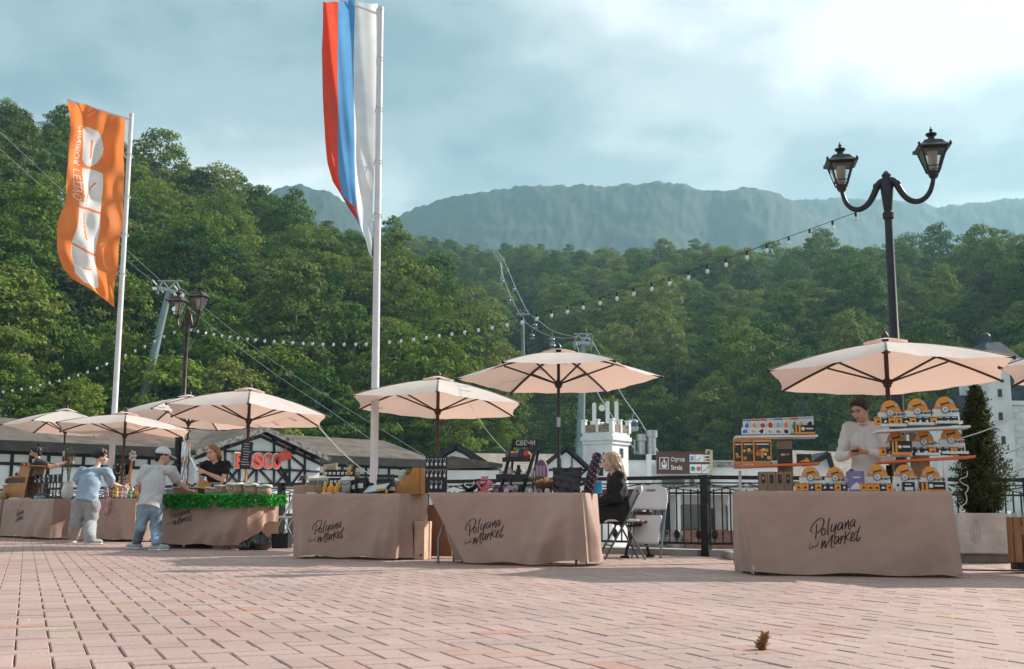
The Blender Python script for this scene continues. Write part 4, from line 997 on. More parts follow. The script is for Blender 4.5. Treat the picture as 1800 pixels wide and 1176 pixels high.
# ---- string lights
m_wire = mat('black_cable', (0.015, 0.015, 0.016), .6)
def string_lights(label, pts, Y0, Y1, n):
    xs_ = np.array([p[0] for p in pts], float); ys_ = np.array([p[1] for p in pts], float)
    acc = np.concatenate([[0], np.cumsum(np.hypot(np.diff(xs_), np.diff(ys_)))]); S = acc[-1]
    def P(s):
        k = s / S; iy = (1 - k) / Y0 + k / Y1
        return at(float(np.interp(s, acc, xs_)), float(np.interp(s, acc, ys_)), 1 / iy)
    c0 = P(0); t = thing('string_lights', label, 'string lights', tuple(c0))
    mb = MB(); mb.tube([P(S * i / 140) - c0 for i in range(141)], .0042, 5); mb.build('cable', m_wire, t)
    # equal spacing in space
    L_ = [P(S * i / 600) for i in range(601)]; ac = [0]
    for a, b in zip(L_[:-1], L_[1:]): ac.append(ac[-1] + (b - a).length)
    sock = MB().cyl((0, 0, .005), (0, 0, -.06), .017, .02, 8).mesh('socket'); sock.materials.append(m_wire)
    bl_ = MB().lathe([(.012, -.06), (.022, -.075), (.034, -.10), (.036, -.115), (.028, -.14), (.01, -.152)], 10).mesh('bulb'); bl_.materials.append(m_bulbglass)
    bl_.polygons.foreach_set('use_smooth', [True] * len(bl_.polygons))
    fil = MB().cyl((0, 0, -.07), (0, 0, -.13), .012, .018, 6).mesh('filament'); fil.materials.append(m_offw)
    for i in range(n):
        s = ac[-1] * (i + .5) / n; k = int(np.searchsorted(ac, s)); p = L_[min(k, 600)] - c0
        for nm, me_ in (('socket', sock), ('bulb', bl_), ('filament', fil)):
            o = bpy.data.objects.new(nm, me_); COL.objects.link(o); o.parent = t; o.location = p; o.scale = (.8, .8, .8)
    return t
string_lights('long string of bulbs sagging from the right street lamp to the left one', [(1525, 366), (1470, 386), (1420, 404), (1375, 420), (1327, 437), (1236, 469), (1148, 497), (1066, 520), (988, 541), (915, 558), (845, 571), (779, 581), (716, 590), (650, 597), (579, 598), (529, 596), (463, 592), (401, 585), (364, 579), (330, 572)], 13.5, 24.4, 50)
string_lights('string of bulbs running off left from the bronze street lamp', [(316, 574), (291, 584), (256, 602), (200, 628), (160, 646), (110, 662), (50, 676), (0, 684), (-80, 688)], 24.4, 27, 24)
# ---- cable car
m_gt = mat('tower_steel', (0.22, 0.30, 0.31), .55, .3, var=.15, vscale=.5)
m_gal = mat('sheave_steel', (0.42, 0.45, 0.46), .5, .5)
def cable_tower(label, base_px, top_px, Y, wpx, headw, tilt=0.0, zb=None):
    a = at(*base_px, Y); b = at(*top_px, Y); w = wpx * Y / 1927
    z0 = zb if zb is not None else a.z - 6
    t = thing('cable_tower', label, 'tower', (a.x, Y, z0)); k = (z0 - a.z) / (b.z - a.z)
    bb = Vector((b.x - a.x, 0, b.z - z0)); b0 = Vector(((b.x - a.x) * k, 0, 0))
    mb = MB(); mb.tube([b0, bb], [w * .62, w * .36], 14); mb.build('mast', m_gt, t, smooth=True)
    mb = MB(); 
    for q in range(14): 
        p = b0.lerp(bb, .2 + q * .055); mb.b2((p.x - w * .75, -.05, p.z), (p.x - w * .45, .05, p.z + .05))
    mb.build('ladder', m_gal, t)
    hw_ = headw * Y / 1927 / 2; q = Matrix.Rotation(tilt, 3, 'Y')
    mb = MB(); mb.box(bb + Vector((0, 0, .1)), (2 * hw_, .5, .45), q); mb.build('cross_arm', m_gal, t)
    for s in (-1, 1):
        mb = MB(); c = bb + q @ Vector((s * hw_ * .82, 0, -.35))
        mb.box(c + Vector((0, 0, .62)), (.10, 4.2, .25), Matrix.Rotation(R(-9), 3, 'X')); mb.box(c + Vector((0, 0, .15)), (.16, .5, .9))
        for i in range(7): mb.lathe([(.22, -.07), (.22, .07)], 10, c + Vector((0, -1.8 + i * .6, .28 + (i - 3) * .1)), Matrix.Rotation(PI / 2, 3, 'Y'))
        mb.build('sheave_train', m_gal, t)
    mb = MB()
    for s in (-1, 1): mb.bar(bb + Vector((s * hw_ * .8, 0, .3)), bb + Vector((s * hw_ * .5, 0, 1.3)), .12); mb.bar(bb + Vector((s * hw_ * .5, 0, 1.3)), bb + Vector((0, 0, .3)), .12)
    mb.bar(bb + Vector((-hw_ * .9, 0, 1.3)), bb + Vector((hw_ * .9, 0, 1.3)), .12); mb.build('lifting_frame', m_gal, t)
    return t
cable_tower('leaning cable car tower behind the bronze street lamp', (264, 650), (297, 512), 132, 15, 48, R(14))
cable_tower('large cable car tower rising behind the small square tower', (1021, 745), (1025, 605), 135, 14, 36, 0)
cable_tower('mid-slope cable car tower on the cleared strip', (919, 615), (919, 553), 300, 6.5, 24)
cable_tower('slim cable car tower high on the cleared strip', (881, 486), (881, 458), 480, 3.4, 14)
cable_tower('farthest cable car tower on the forest ridge', (866, 452), (866, 438), 600, 3.0, 18)
m_cabin = mat('cabin_shell', (0.30, 0.36, 0.38), .3, .2, var=.1); m_cabg = mat('cabin_glass', (.03, .05, .06), .1, spec=.8)
def cabin(label, px, py, Y, grp=None):
    p = at(px, py, Y); t = thing('gondola_cabin', label, 'cable cabin', (p.x, Y, p.z - 1.0), 0, 'cable car cabins')
    t.rotation_euler = (0, 0, .3 * math.sin(px)); t.scale = (.66,) * 3
    mb = MB(); mb.lathe([(.55, 0), (.85, .15), (.98, .55), (.98, .75)], 12, sq=(1, .85)); mb.lathe([(.95, 1.5), (.85, 1.8), (.5, 1.95)], 12, sq=(1, .85)); mb.build('shell', m_cabin, t, smooth=True)
    mb = MB(); mb.lathe([(.97, .74), (.94, 1.51)], 12, sq=(1, .85)); mb.build('window_band', m_cabg, t, smooth=True)
    mb = MB(); mb.tube([(0, 0, 1.9), (0, 0, 2.4), (.25, 0, 2.9), (0, 0, 3.5)], .06, 6); mb.b2((-.12, -.5, 3.4), (.12, .5, 3.6)); mb.build('hanger', m_gal, t)
    mb = MB(); mb.b2((-.3, -.95, .25), (.3, -.80, .65)); mb.build('ski_rack', m_gal, t)
for lb, px, py, Y in (('cable car cabin hanging just right of the square tower', 1112, 742, 118), ('cable car cabin under the large cable car tower', 1030, 597, 142), ('cable car cabin directly above the black-poled parasol, lower of the pair', 971, 608, 200),
    ('cable car cabin directly above the black-poled parasol, upper of the pair', 970, 597, 215), ('cable car cabin below and right of the mid-slope tower, lower line', 935, 590, 262), ('cable car cabin right of the mid-slope tower, upper line', 940, 572, 270),
    ('cable car cabin above the mid-slope tower on the left cable', 895, 528, 345), ('cable car cabin above the mid-slope tower on the right cable', 903, 508, 370), ('tiny cable car cabin under the slim tower on the left cable', 883, 494, 430), ('tiny cable car cabin beside the slim tower on the right cable', 892, 474, 455), ('tiny cable car cabin below the ridge tower', 869, 450, 560)):
    cabin(lb, px, py, Y)
def cable(label, pts, r):
    P_ = [at(px, py, Y) for px, py, Y in pts]; c = P_[0].copy()
    # smooth
    Q = []
    for i in range(len(P_) - 1):
        p0, p1, p2, p3 = P_[max(0, i - 1)], P_[i], P_[i + 1], P_[min(len(P_) - 1, i + 2)]
        for k in range(8):
            t = k / 8; Q.append(.5 * ((2 * p1) + (p2 - p0) * t + (2 * p0 - 5 * p1 + 4 * p2 - p3) * t * t + (3 * p1 - p0 - 3 * p2 + p3) * t ** 3) - c)
    Q.append(P_[-1] - c)
    k = len(Q); mb = MB(); mb.tube(Q, [r * (1 + 2.2 * min(1, max(0, ((q + c).y - 130) / 450))) for q in Q], 5); o = mb.build('haul_cable', m_gal); o.location = c; tag(o, label, 'cable')
cable('left haul cable climbing from the large tower over the cleared strip', [(1011, 594, 135), (985, 594, 165), (965, 590, 200), (940, 578, 240), (920, 562, 290), (905, 536, 340), (893, 510, 385), (884, 484, 435), (879, 460, 480), (872, 448, 530), (862, 437, 600), (857, 432, 650)], .045)
cable('right haul cable climbing from the large tower over the cleared strip', [(1038, 594, 135), (1000, 590, 165), (972, 582, 205), (950, 566, 245), (928, 548, 295), (914, 522, 345), (903, 498, 395), (893, 474, 440), (884, 456, 482), (877, 445, 540), (870, 436, 600), (865, 432, 650)], .045)
cable('left haul cable falling from the large tower to the station', [(1011, 597, 135), (1022, 630, 128), (1050, 690, 118), (1085, 745, 110), (1122, 800, 106)], .045)
cable('right haul cable falling from the large tower to the station', [(1040, 597, 135), (1055, 625, 128), (1092, 692, 118), (1125, 740, 110), (1160, 800, 106)], .045)
cable('upper haul cable falling across the forest from the leaning tower', [(318, 506, 132), (420, 590, 125), (520, 662, 120), (620, 724, 118), (745, 800, 116)], .03)
cable('lower haul cable falling across the forest from the leaning tower', [(296, 512, 132), (380, 580, 125), (480, 655, 120), (580, 722, 118), (690, 800, 116)], .03)
cable('haul cable rising off left from the leaning tower', [(283, 494, 132), (150, 372, 150), (0, 232, 175), (-60, 176, 190)], .03)
cable('second haul cable rising off left from the leaning tower', [(275, 500, 132), (150, 396, 150), (0, 262, 175), (-60, 208, 190)], .03)
cabin('cable car cabin half hidden behind the orange banner', 107, 352, 185)
# ------------------------------------------------------------------ parasols, tables, table cloths
m_canopy = mat('parasol_cloth', (0.80, 0.74, 0.71), 0.8, var=0.03, vscale=3, trans=0.38, bump=.2, bscale=5, spec=.3)
_tn = [n for n in m_canopy.node_tree.nodes if n.type == 'BSDF_TRANSLUCENT'][0]      # light that comes through the weave is warmer
for lk in list(_tn.inputs[0].links): m_canopy.node_tree.links.remove(lk)
_tn.inputs[0].default_value = (0.72, 0.475, 0.38, 1)
m_brwood = mat('parasol_wood', (0.085, 0.042, 0.03), 0.55, var=0.2, vscale=10, stretch=(1, 1, .1))
m_blk = mat('black_paint', (0.014, 0.014, 0.015), 0.4, var=0.1, spec=.5)
def parasol(label, px, Y, Rr, rot, ztop, zrim, black, tilt, tilty=0.0, lean=0.0):
    b = at(px, 880, Y); m = m_blk if black else m_brwood; rot = rot - math.atan2(b.x, Y)
    t = thing('parasol', label, 'parasol', (b.x, Y, 0), 0)
    az = math.atan2(b.x, Y); Z_ = Matrix.Rotation(-az, 3, 'Z'); Q = Z_ @ Matrix.Rotation(tilty, 3, 'Y') @ Matrix.Rotation(-tilt, 3, 'X') @ Z_.transposed(); top = Vector((0, 0, ztop))
    dz = ztop - zrim
    def rib(i, k):
        a = rot + i * PI / 3; r = Rr * k
        return top + Q @ Vector((r * math.cos(a), r * math.sin(a), -dz * (0.62 * k + 0.38 * k * k)))
    mb = MB()
    def panel(i):
        def fn(u, v):
            k = 0.035 + 0.965 * u; p = rib(i, k).lerp(rib(i + 1, k), v); c = top + Q @ Vector((0, 0, -dz * (0.62 * k + 0.38 * k * k)))
            w = 4 * v * (1 - v); q = c + (p - c) * (1 - .055 * w * k ** 3); q.z -= .025 * w * k - .006 * math.sin(v * 17 + i) * k; return q
        return fn
    for i in range(6): mb.grid(panel(i), 10, 8)
    can = mb.build('canopy', m_canopy, t, smooth=True, fix=False, angle=25)
    mb = MB()
    for i in range(6):
        def fv(u, v, i=i):
            k = .02 + .17 * u; p = rib(i, k).lerp(rib(i + 1, k), v); return p + Vector((0, 0, .045 - .02 * u + .012 * math.sin(v * PI) * u))
        mb.grid(fv, 3, 4)
    mb.build('vent_cap', m_canopy, can, smooth=True, fix=False)
    hz = ztop - dz * .92 - .10
    for i in range(6):
        mb = MB(); pts = [rib(i, k) - Vector((0, 0, .012)) for k in (.03, .25, .5, .75, .995)]
        for a_, b_ in zip(pts[:-1], pts[1:]): mb.bar(a_, b_, .020, .026)
        mb.ball(pts[-1], .022, 6, 5); rb = mb.build('rib', m, t)
        mb = MB(); mb.bar(Vector((0, 0, hz)) + Q @ Vector((.03 * math.cos(rot + i * PI / 3), .03 * math.sin(rot + i * PI / 3), 0)), rib(i, .53) - Vector((0, 0, .03)), .015, .020); mb.build('strut', m, rb)
    mb = MB(); mb.cyl((0, 0, 0), (0, 0, ztop + .01), .024 if not black else .02, n=12); mb.build('pole', m, t, smooth=True)
    mb = MB(); mb.lathe([(.02, hz - .06), (.042, hz - .05), (.042, hz + .03), (.055, hz + .02), (.055, hz - .02), (.02, hz + .05)], 12); mb.cyl((0, 0, ztop - .12), (0, 0, ztop - .04), .045, n=12); mb.build('hub', m, t, smooth=True)
    mb = MB(); mb.lathe([(.03, ztop), (.045, ztop + .05), (.035, ztop + .08), (.012, ztop + .11), (.004, ztop + .12)], 10); mb.build('finial', m, t, smooth=True)
    if black:
        mb = MB(); mb.cyl((0, 0, zrim - .62), (0, 0, zrim - .50), .023, n=12); mb.build('collar', MATS['galvanised'], t)
    mb = MB(); mb.lathe([(.24, 0), (.24, .06), (.05, .09), (.04, .35), (.03, .36)], 16); mb.build('base', m_blk, t, smooth=True)
    return t
UB = lambda px, py, Y: at(px, py, Y).z
def par(label, px, Y, Rr, rot, ptop, prim, black, tilt=R(3), tilty=0.0): return parasol(label, px, Y, Rr, rot, UB(px, ptop, Y), UB(px, prim, Y), black, tilt, tilty)
U7 = par('peach parasol with brown pole over the right puzzle stall', 1570, 11.5, 1.35, R(-90), 601, 660, False, R(3), R(-1.2))
par('peach parasol mostly cut off by the right edge', 2010, 11.0, 1.35, R(-90), 590, 650, False, R(2), 0)
U6 = par('peach parasol with black pole over the candle stall', 982, 13.7, 1.3, 0.0, 619, 664, True, R(3), R(-.6))
U5 = par('peach parasol with brown pole over the honey stall', 767, 15.8, 1.35, R(-90), 666, 714, False, R(3), R(2))
U4 = par('peach parasol with brown pole over the garland stall', 431, 16.9, 1.35, R(-90), 686, 731, False, R(3), R(3))
U3 = par('peach parasol with black pole behind the garland stall', 324, 22.0, 1.3, R(0), 697, 738, True, R(3), R(5))
U2 = par('peach parasol with brown pole over the toy stall', 212, 19.8, 1.28, R(-90), 728, 757, False, R(3), R(2))
U1 = par('peach parasol with black pole over the leftmost stall', 106, 24.5, 1.3, R(0), 721, 753, True, R(3), R(2))
# guy ropes
def rope(label, p, q, r=.008):
    mb = MB(); n = 10; P_ = [p.lerp(q, i / n) - Vector((0, 0, .06 * math.sin(PI * i / n))) for i in range(n + 1)]; c = P_[0]
    mb.tube([x - c for x in P_], r, 5); o = mb.build('guy_rope', m_cord); o.location = c; tag(o, label, 'rope')
rope('white guy rope from the garland stall parasol to the tall flagpole', at(560, 750, 17.2), at(656, 838, 16.0))
rope('white guy rope from the toy stall parasol down to its table', at(322, 768, 19.8), at(352, 835, 17.2), .006)
rope('upper white rope slanting off right behind the conifer', at(1690, 770, 12.9), at(1830, 700, 12.2), .007)
rope('middle white rope slanting off right past the conifer', at(1740, 800, 13.4), at(1830, 764, 12.6), .006)
rope('lower white rope slanting off right past the conifer', at(1755, 832, 13.4), at(1830, 803, 12.6), .006)
rope('thin cord from the honey stall parasol to the candle rack', at(820, 700, 15.6), at(890, 795, 12.4), .004)

m_cloth = mat('stall_cloth', (0.50, 0.34, 0.28), 0.85, var=0.06, vscale=2.5, bump=.7, bscale=7, spec=.15, sheen=.2, trans=.12)
m_ink = mat('black_ink', (0.018, 0.014, 0.014), .7, var=.05)
m_tabletop = mat('table_plastic', (.62, .62, .60), .6); m_leggrey = mat('table_leg_grey', (.20, .22, .24), .4, .5)
STROKES = [
 [(425,300),(418,420),(390,625)], [(335,472),(290,450),(312,360),(400,240),(480,180),(530,160),(580,182),(592,250),(560,350),(480,460),(420,500)],
 [(600,385),(555,420),(530,500),(556,550),(600,515),(610,440),(575,385)], [(722,160),(690,270),(670,420),(665,530),(700,547)],
 [(772,300),(740,400),(745,470),(790,450),(865,295)], [(870,290),(840,400),(822,520),(810,605)],
 [(1000,272),(940,270),(890,370),(900,440),(950,400),(1003,285),(985,390),(1000,437)], [(1062,250),(1045,410)], [(1045,380),(1100,270),(1130,215),(1125,300),(1130,412),(1165,398)],
 [(1270,205),(1220,198),(1170,290),(1175,362),(1220,325),(1272,212),(1250,300),(1255,372)],
 [(542,660),(530,760),(505,855)], [(507,850),(560,750),(602,680),(598,842)], [(598,840),(700,670),(772,548),(742,700),(725,800),(750,832),(802,815)],
 [(910,582),(850,590),(800,690),(810,762),(860,700),(912,598),(890,700),(905,757)], [(962,560),(945,650),(935,752)], [(940,690),(1000,582),(1022,592)],
 [(1062,460),(1040,600),(1025,762)], [(1162,470),(1060,612),(1120,662),(1192,690)], [(1168,640),(1230,560),(1242,505),(1205,500),(1165,600),(1172,672),(1212,680),(1265,618)],
 [(1372,340),(1312,480),(1285,620),(1300,692),(1362,588)], [(1262,478),(1345,448)]]
SMALL = [[(272,720),(245,852),(292,848)], [(312,788),(290,830),(318,822),(314,790)], [(358,770),(335,810),(366,804)], [(402,762),(375,800),(405,792),(406,760),(418,802)], [(442,680),(435,802)]]
class Stall:
    def __init__(s, pxL, pxR, YL, YR, D=.74, H=.735):
        fl = at(pxL, 885, YL); fr = at(pxR, 885, YR); fl.z = fr.z = 0; s.L = (fr - fl).length; s.D = D; s.H = H
        s.rz = math.atan2(fr.y - fl.y, fr.x - fl.x); s.o = (fl + fr) / 2
        s.M = Matrix.Translation(s.o) @ Matrix.Rotation(s.rz, 4, 'Z')
    def w(s, x, y, z): return s.M @ Vector((x, y, z))
    def x(s, px, dy):
        a, b = -3.0, 3.0
        for _ in range(40):
            m = (a + b) / 2
            if proj(s.w(m, dy, .8))[0] < px: a = m
            else: b = m
        return (a + b) / 2
    def z(s, px, py, dy): p = s.w(s.x(px, dy), dy, .8); return at(px, py, p.y).z
    def ws(s, p0, p1, dy): return abs(s.x(p1, dy) - s.x(p0, dy))
    def item(s, name, label, cat, px, dy, z=None, rz=0.0, group=None):
        z = s.H + .004 if z is None else z
        return thing(name, label, cat, s.w(s.x(px, dy), dy, z), s.rz + rz, group)
    def one(s, mb, name, label, cat, mats, px, dy, z=None, rz=0.0, group=None, smooth=False):
        z = s.H + .004 if z is None else z
        o = mb.build(name, mats, smooth=smooth); put(o, s.w(s.x(px, dy), dy, z), s.rz + rz); return tag(o, label, cat, group)
def stall(S, tlabel, clabel, bl=(0, 0), br=(0, 0), fl=.03, folds=(), rfolds=(), hem=.015, text=None, tsc=1.0, hemf=None, back=True, seed=0, sidein=0.0, crease=True, rhem=None, inset=.34):
    L, D, H = S.L, S.D, S.H
    t = thing('folding_table', tlabel, 'table', S.o, S.rz, 'folding market tables')
    mb = MB(); mb.b2((-L / 2 + .01, .012, H - .045), (L / 2 - .01, D - .01, H - .008), bev=.008); mb.build('tabletop', m_tabletop, t)
    for sx in (-1, 1):
        for y in (.12, D - .12):
            mb = MB(); x = sx * (L / 2 - inset); mb.tube([(x, y, H - .05), (x, y, .42), (x + sx * .05, y - .02, .25), (x + sx * .05, y - .02, .0)], .014, 8); mb.build('leg', m_leggrey, t, smooth=True)
    c = thing('tablecloth', clabel, 'tablecloth', S.o, S.rz, 'printed table cloths of the market')
    tl, tr = Vector((-L / 2, 0, H)), Vector((L / 2, 0, H)); blv = Vector((-L / 2 + bl[0], -fl + bl[1], 0)); brv = Vector((L / 2 + br[0], -fl + br[1], 0))
    hf = hemf or (lambda s_: hem)
    def win(s_): return min(1, s_ / .07) * min(1, (1 - s_) / .07)
    def front(s_, t_):
        top = tl.lerp(tr, s_); bot = blv.lerp(brv, s_); p = top.lerp(bot, t_)
        y = p.y - .018 * min(1, t_ / .05) ** .5
        f = 0
        for s0, s1, wd, am in folds:
            sc = s0 + (s1 - s0) * t_; f += am * min(1, (t_ * 1.4) ** 1.1) * math.exp(-((s_ - sc) / wd) ** 2)
        f = f * 2.0 + .012 * t_ * math.sin(s_ * 23 + seed) + .008 * math.sin(s_ * 9 + t_ * 8 + seed * 2) * t_ + .004 * math.sin(s_ * 41 + t_ * 17 + seed) * math.sin(t_ * 13 - s_ * 9) 
        if crease: f += .004 * math.exp(-((t_ - .28) / .012) ** 2)
        z = H + .006 - t_ * (H + .006 - hf(s_) - .010 * (1 + math.sin(s_ * 13 + seed * 1.7)))
        return Vector((p.x, y - f * win(s_), z))
    def side(sgn, folds_):
        A_ = tr if sgn > 0 else tl; Bc = brv if sgn > 0 else blv; bk_t = Vector((A_.x, D, H)); bk_b = Vector((A_.x + sgn * .03 + (br[0] if sgn > 0 else bl[0]) * .3, D + .01, 0))
        def fn(s_, t_):
            top = A_.lerp(bk_t, s_); bot = Bc.lerp(bk_b, s_); p = top.lerp(bot, t_); f = 0
            for s0, s1, wd, am in folds_:
                sc = s0 + (s1 - s0) * t_; f += am * min(1, t_ * 1.5) * math.exp(-((s_ - sc) / wd) ** 2)
            f += .015 * t_ * math.sin(s_ * 14 + seed)
            y = p.y - .018 * min(1, t_ / .05) ** .5 * (1 - s_)
            hz = hf(1.0 if sgn > 0 else 0.0)
            if sgn > 0 and rhem: hz += rhem * min(1, s_ * 1.6)
            return Vector((p.x + sgn * (f * win(s_)), y, H + .006 - t_ * (H + .006 - hz - .01 * math.sin(s_ * 5))))
        return fn
    mb = MB(); mb.grid(front, 80, 26); n0 = len(mb.v)
    mb.grid(side(1, rfolds), 30, 26); mb.grid(side(-1, rfolds), 30, 26)
    mb.grid(lambda u, v: Vector((-L / 2 + L * u, D * v, H + .006 + .002 * math.sin(u * 20) * math.sin(v * 9))), 20, 8)
    if back: mb.grid(lambda u, v: Vector((-L / 2 + L * u, D + .005 + .03 * v, H + .006 - v * (H - .05))), 20, 8)
    bm = bmesh.new(); me = mb.mesh('cloth'); bm.from_mesh(me); bmesh.ops.remove_doubles(bm, verts=bm.verts, dist=.0015); bmesh.ops.recalc_face_normals(bm, faces=bm.faces); bm.to_mesh(me); bm.free()
    me.materials.append(m_cloth); me.polygons.foreach_set('use_smooth', [True] * len(me.polygons))
    try: me.set_sharp_from_angle(angle=R(50))
    except Exception: pass
    o = bpy.data.objects.new('cloth_sheet', me); COL.objects.link(o); o.parent = c
    if text:
        px, py = text; sc = tsc / 2571; xc = S.x(px, -.03); zc = at(px, py, S.w(xc, -.03, .4).y).z
        def spt(p):   # stroke point -> cloth surface
            x = xc + (p[0] - 820) * sc; z = zc - (p[1] - 510) * sc
            t_ = (H - z) / H; xl = tl.x + (blv.x - tl.x) * t_; xr = tr.x + (brv.x - tr.x) * t_; q = front((x - xl) / (xr - xl), t_); return Vector((q.x, q.y - .004, q.z))
        mb = MB()
        for strokes, wd in ((STROKES, 24), (SMALL, 11)):
            for st_ in strokes:
                Q = []; P_ = [Vector(p) for p in st_]
                for i in range(len(P_) - 1):
                    p0, p1, p2, p3 = P_[max(0, i - 1)], P_[i], P_[i + 1], P_[min(len(P_) - 1, i + 2)]
                    for k in range(5):
                        tt = k / 5; Q.append(.5 * ((2 * p1) + (p2 - p0) * tt + (2 * p0 - 5 * p1 + 4 * p2 - p3) * tt * tt + (3 * p1 - p0 - 3 * p2 + p3) * tt ** 3))
                Q.append(P_[-1]); A_ = []; B_ = []
                for i, q in enumerate(Q):
                    d = Q[min(i + 1, len(Q) - 1)] - Q[max(i - 1, 0)]; d = d.normalized() if d.length > 1e-6 else Vector((1, 0))
                    ww = wd * (.6 + .4 * abs(d.y)); n = Vector((-d.y, d.x)) * ww / 2; A_.append(spt(q + n)); B_.append(spt(q - n))
                k = len(Q); mb._add(A_ + B_, [(i, i + 1, k + i + 1, k + i) for i in range(k - 1)])
        mb.build('lettering', m_ink, c, fix=False)
    return t, c
S1 = Stall(1296, 1673, gnd(1322, 1011).y, gnd(1682, 1016).y)
S2 = Stall(752, 1024, gnd(815, 991).y, gnd(1020, 996).y)
S3 = Stall(514, 704, gnd(526, 981).y, gnd(690, 985).y)
S4 = Stall(266, 441, gnd(275, 963.2).y, gnd(436, 966.5).y)
S5 = Stall(128, 240, gnd(130, 950).y, gnd(238, 953).y)
S6 = Stall(8, 96, gnd(8, 944).y, gnd(95, 949).y)
S7 = Stall(-110, 4, gnd(-60, 941).y, gnd(4, 944).y)
stall(S1, 'folding table under the cloth of the right puzzle stall', 'plain hanging beige cloth of the right puzzle stall, Polyana Local Market lettering', (.13, 0), (.05, 0), .02, [(.9, .97, .06, .03), (.5, .62, .1, .012), (.05, .14, .05, .02)], [(.3, .4, .1, .04)], .012, (1464, 941), 1.0, seed=1)
stall(S2, 'folding table with bent grey leg under the candle stall cloth', 'beige cloth of the candle stall, pulled back at its left corner', (.42, .02), (.06, .0), .03, [(.93, .60, .09, .07), (.97, .86, .05, .05), (.82, .45, .06, .03), (.2, .3, .1, .02)], [(.3, .5, .15, .06), (.7, .7, .1, .05)], .02, (852, 937), .98, hemf=lambda s_: .015 + (.06 * max(0, (s_ - .62) / .38) ** 1.5 if s_ > .62 else 0) * (1 if s_ < .93 else .3), seed=2, inset=.14)
stall(S3, 'folding table under the cloth of the honey stall', 'beige cloth of the honey stall with sun on its creased right end', (.08, -.02), (-.02, .0), .03, [(.06, .13, .05, .05), (.88, .80, .06, .05), (.97, .9, .05, .03)], [(.25, .3, .10, .07), (.55, .5, .10, .06), (.85, .85, .08, .06)], .02, (580, 938), .97, seed=3)
stall(S4, 'folding table under the cloth of the garland stall', 'beige cloth of the garland stall, lifted in folds at its right end', (.1, 0), (-.10, 0), .03, [(.95, .70, .10, .06), (.98, .85, .05, .05), (.85, .5, .07, .03)], [(.3, .4, .15, .10), (.75, .7, .12, .08)], .055, (320, 912), .93, seed=4, rhem=.34)
stall(S5, 'folding table under the cloth of the toy stall', 'beige cloth of the crocheted toy stall behind the two shoppers', (.05, 0), (.06, 0), .03, [(.8, .9, .08, .04), (.95, .96, .05, .04)], [(.4, .4, .15, .06)], .03, None, 1, seed=5)
stall(S6, 'folding table under the cloth of the jar stall', 'beige cloth of the jar stall left of the shopper in blue', (.03, 0), (.05, 0), .04, [(.75, .62, .12, .05), (.98, .85, .10, .05)], [(.4, .5, .15, .06)], .03, (38, 909), .95, seed=6)
stall(S7, 'folding table cut off by the left edge', 'beige cloth of the stall cut off by the left edge', (.03, 0), (.0, 0), .04, [(.9, .8, .1, .05)], [], .03, None, 1, seed=7)
# ------------------------------------------------------------------ goods on the stalls
def M_(name, c, rough=.55, **k): return mat(name, c, rough, var=k.pop('var', .06), **k)
m_card = M_('white_card', (.74, .74, .73)); m_orange = M_('orange_card', (.80, .30, .04)); m_blackc = M_('black_card', (.02, .021, .024), .4)
m_kraft = M_('kraft_card', (.30, .19, .13), .8, var=.1); m_cardboard = M_('cardboard', (.42, .28, .18), .85, var=.12)
m_honey = M_('honey_amber', (.72, .30, .04), .25); m_darkjar = M_('dark_jar', (.03, .022, .02), .2, spec=.6); m_paper = M_('label_paper', (.75, .74, .70), .7)
m_wood_or = mat('varnished_plywood', (.50, .22, .06), .5, var=.14, vscale=5, stretch=(1, 6, 1)); m_wood_dk = mat('dark_wood', (.10, .055, .035), .6, var=.2, vscale=8)
m_pink = M_('pink_velvet', (.66, .22, .27), .9); m_silver = mat('silver', (.72, .72, .74), .25, .9, var=.05); m_purple = M_('purple_wax', (.15, .09, .15), .45)
m_beige = M_('beige_board', (.50, .37, .29), .8); m_red2 = M_('red_print', (.62, .06, .05)); m_blue2 = M_('blue_print', (.06, .20, .48)); m_yel = M_('yellow_print', (.80, .55, .10)); m_greenp = M_('green_print', (.10, .32, .12))
m_grey = M_('grey_print', (.45, .45, .46)); m_tan = M_('tan_print', (.62, .42, .22)); m_glassjar = glass_mat('jar_glass', (.85, .90, .88), .05, .15)
# ---- right stall: two racks of puzzle boxes
S = S1
def rack(label, px0, px1, dy, shelves, posts, dd=.26):
    t = S.item('display_rack', label, 'rack', (px0 + px1) / 2, dy); x0 = S.x((px0 + px1) / 2, dy)
    zs_ = []
    for p0, p1, pyl, pyr, m in shelves:
        a, b = S.x(p0, dy) - x0, S.x(p1, dy) - x0; za, zb = S.z(p0, pyl, dy) - S.H, S.z(p1, pyr, dy) - S.H
        mb = MB(); mb.box(((a + b) / 2, 0, (za + zb) / 2 - .012), (abs(b - a), dd, .022), (0, -math.atan2(zb - za, b - a), 0), bev=.003); mb.b2((a, -dd / 2 - .004, (za + zb) / 2 - .016), (a + .001, -dd / 2 - .003, (za + zb) / 2 - .01)); mb.build('shelf', m, t); zs_.append((za + zb) / 2)
    for p0, p1, py, m, yy, th in posts:
        a, b = S.x(p0, dy) - x0, S.x(p1, dy) - x0; mb = MB(); mb.b2((a, yy - th / 2, 0), (b, yy + th / 2, S.z(p0, py, dy) - S.H - .03)); mb.build('upright', m, t)
    return [S.H + z for z in zs_]
zl = rack('left rack of the puzzle stall, white upper and orange lower shelf', 1293, 1438, .42, [(1293, 1438, 768, 766, m_card), (1292, 1440, 820, 814, M_('orange_shelf', (.72, .16, .05)))], [(1369, 1396, 770, m_beige, .06, .02), (1300, 1305, 822, m_card, .1, .02)])
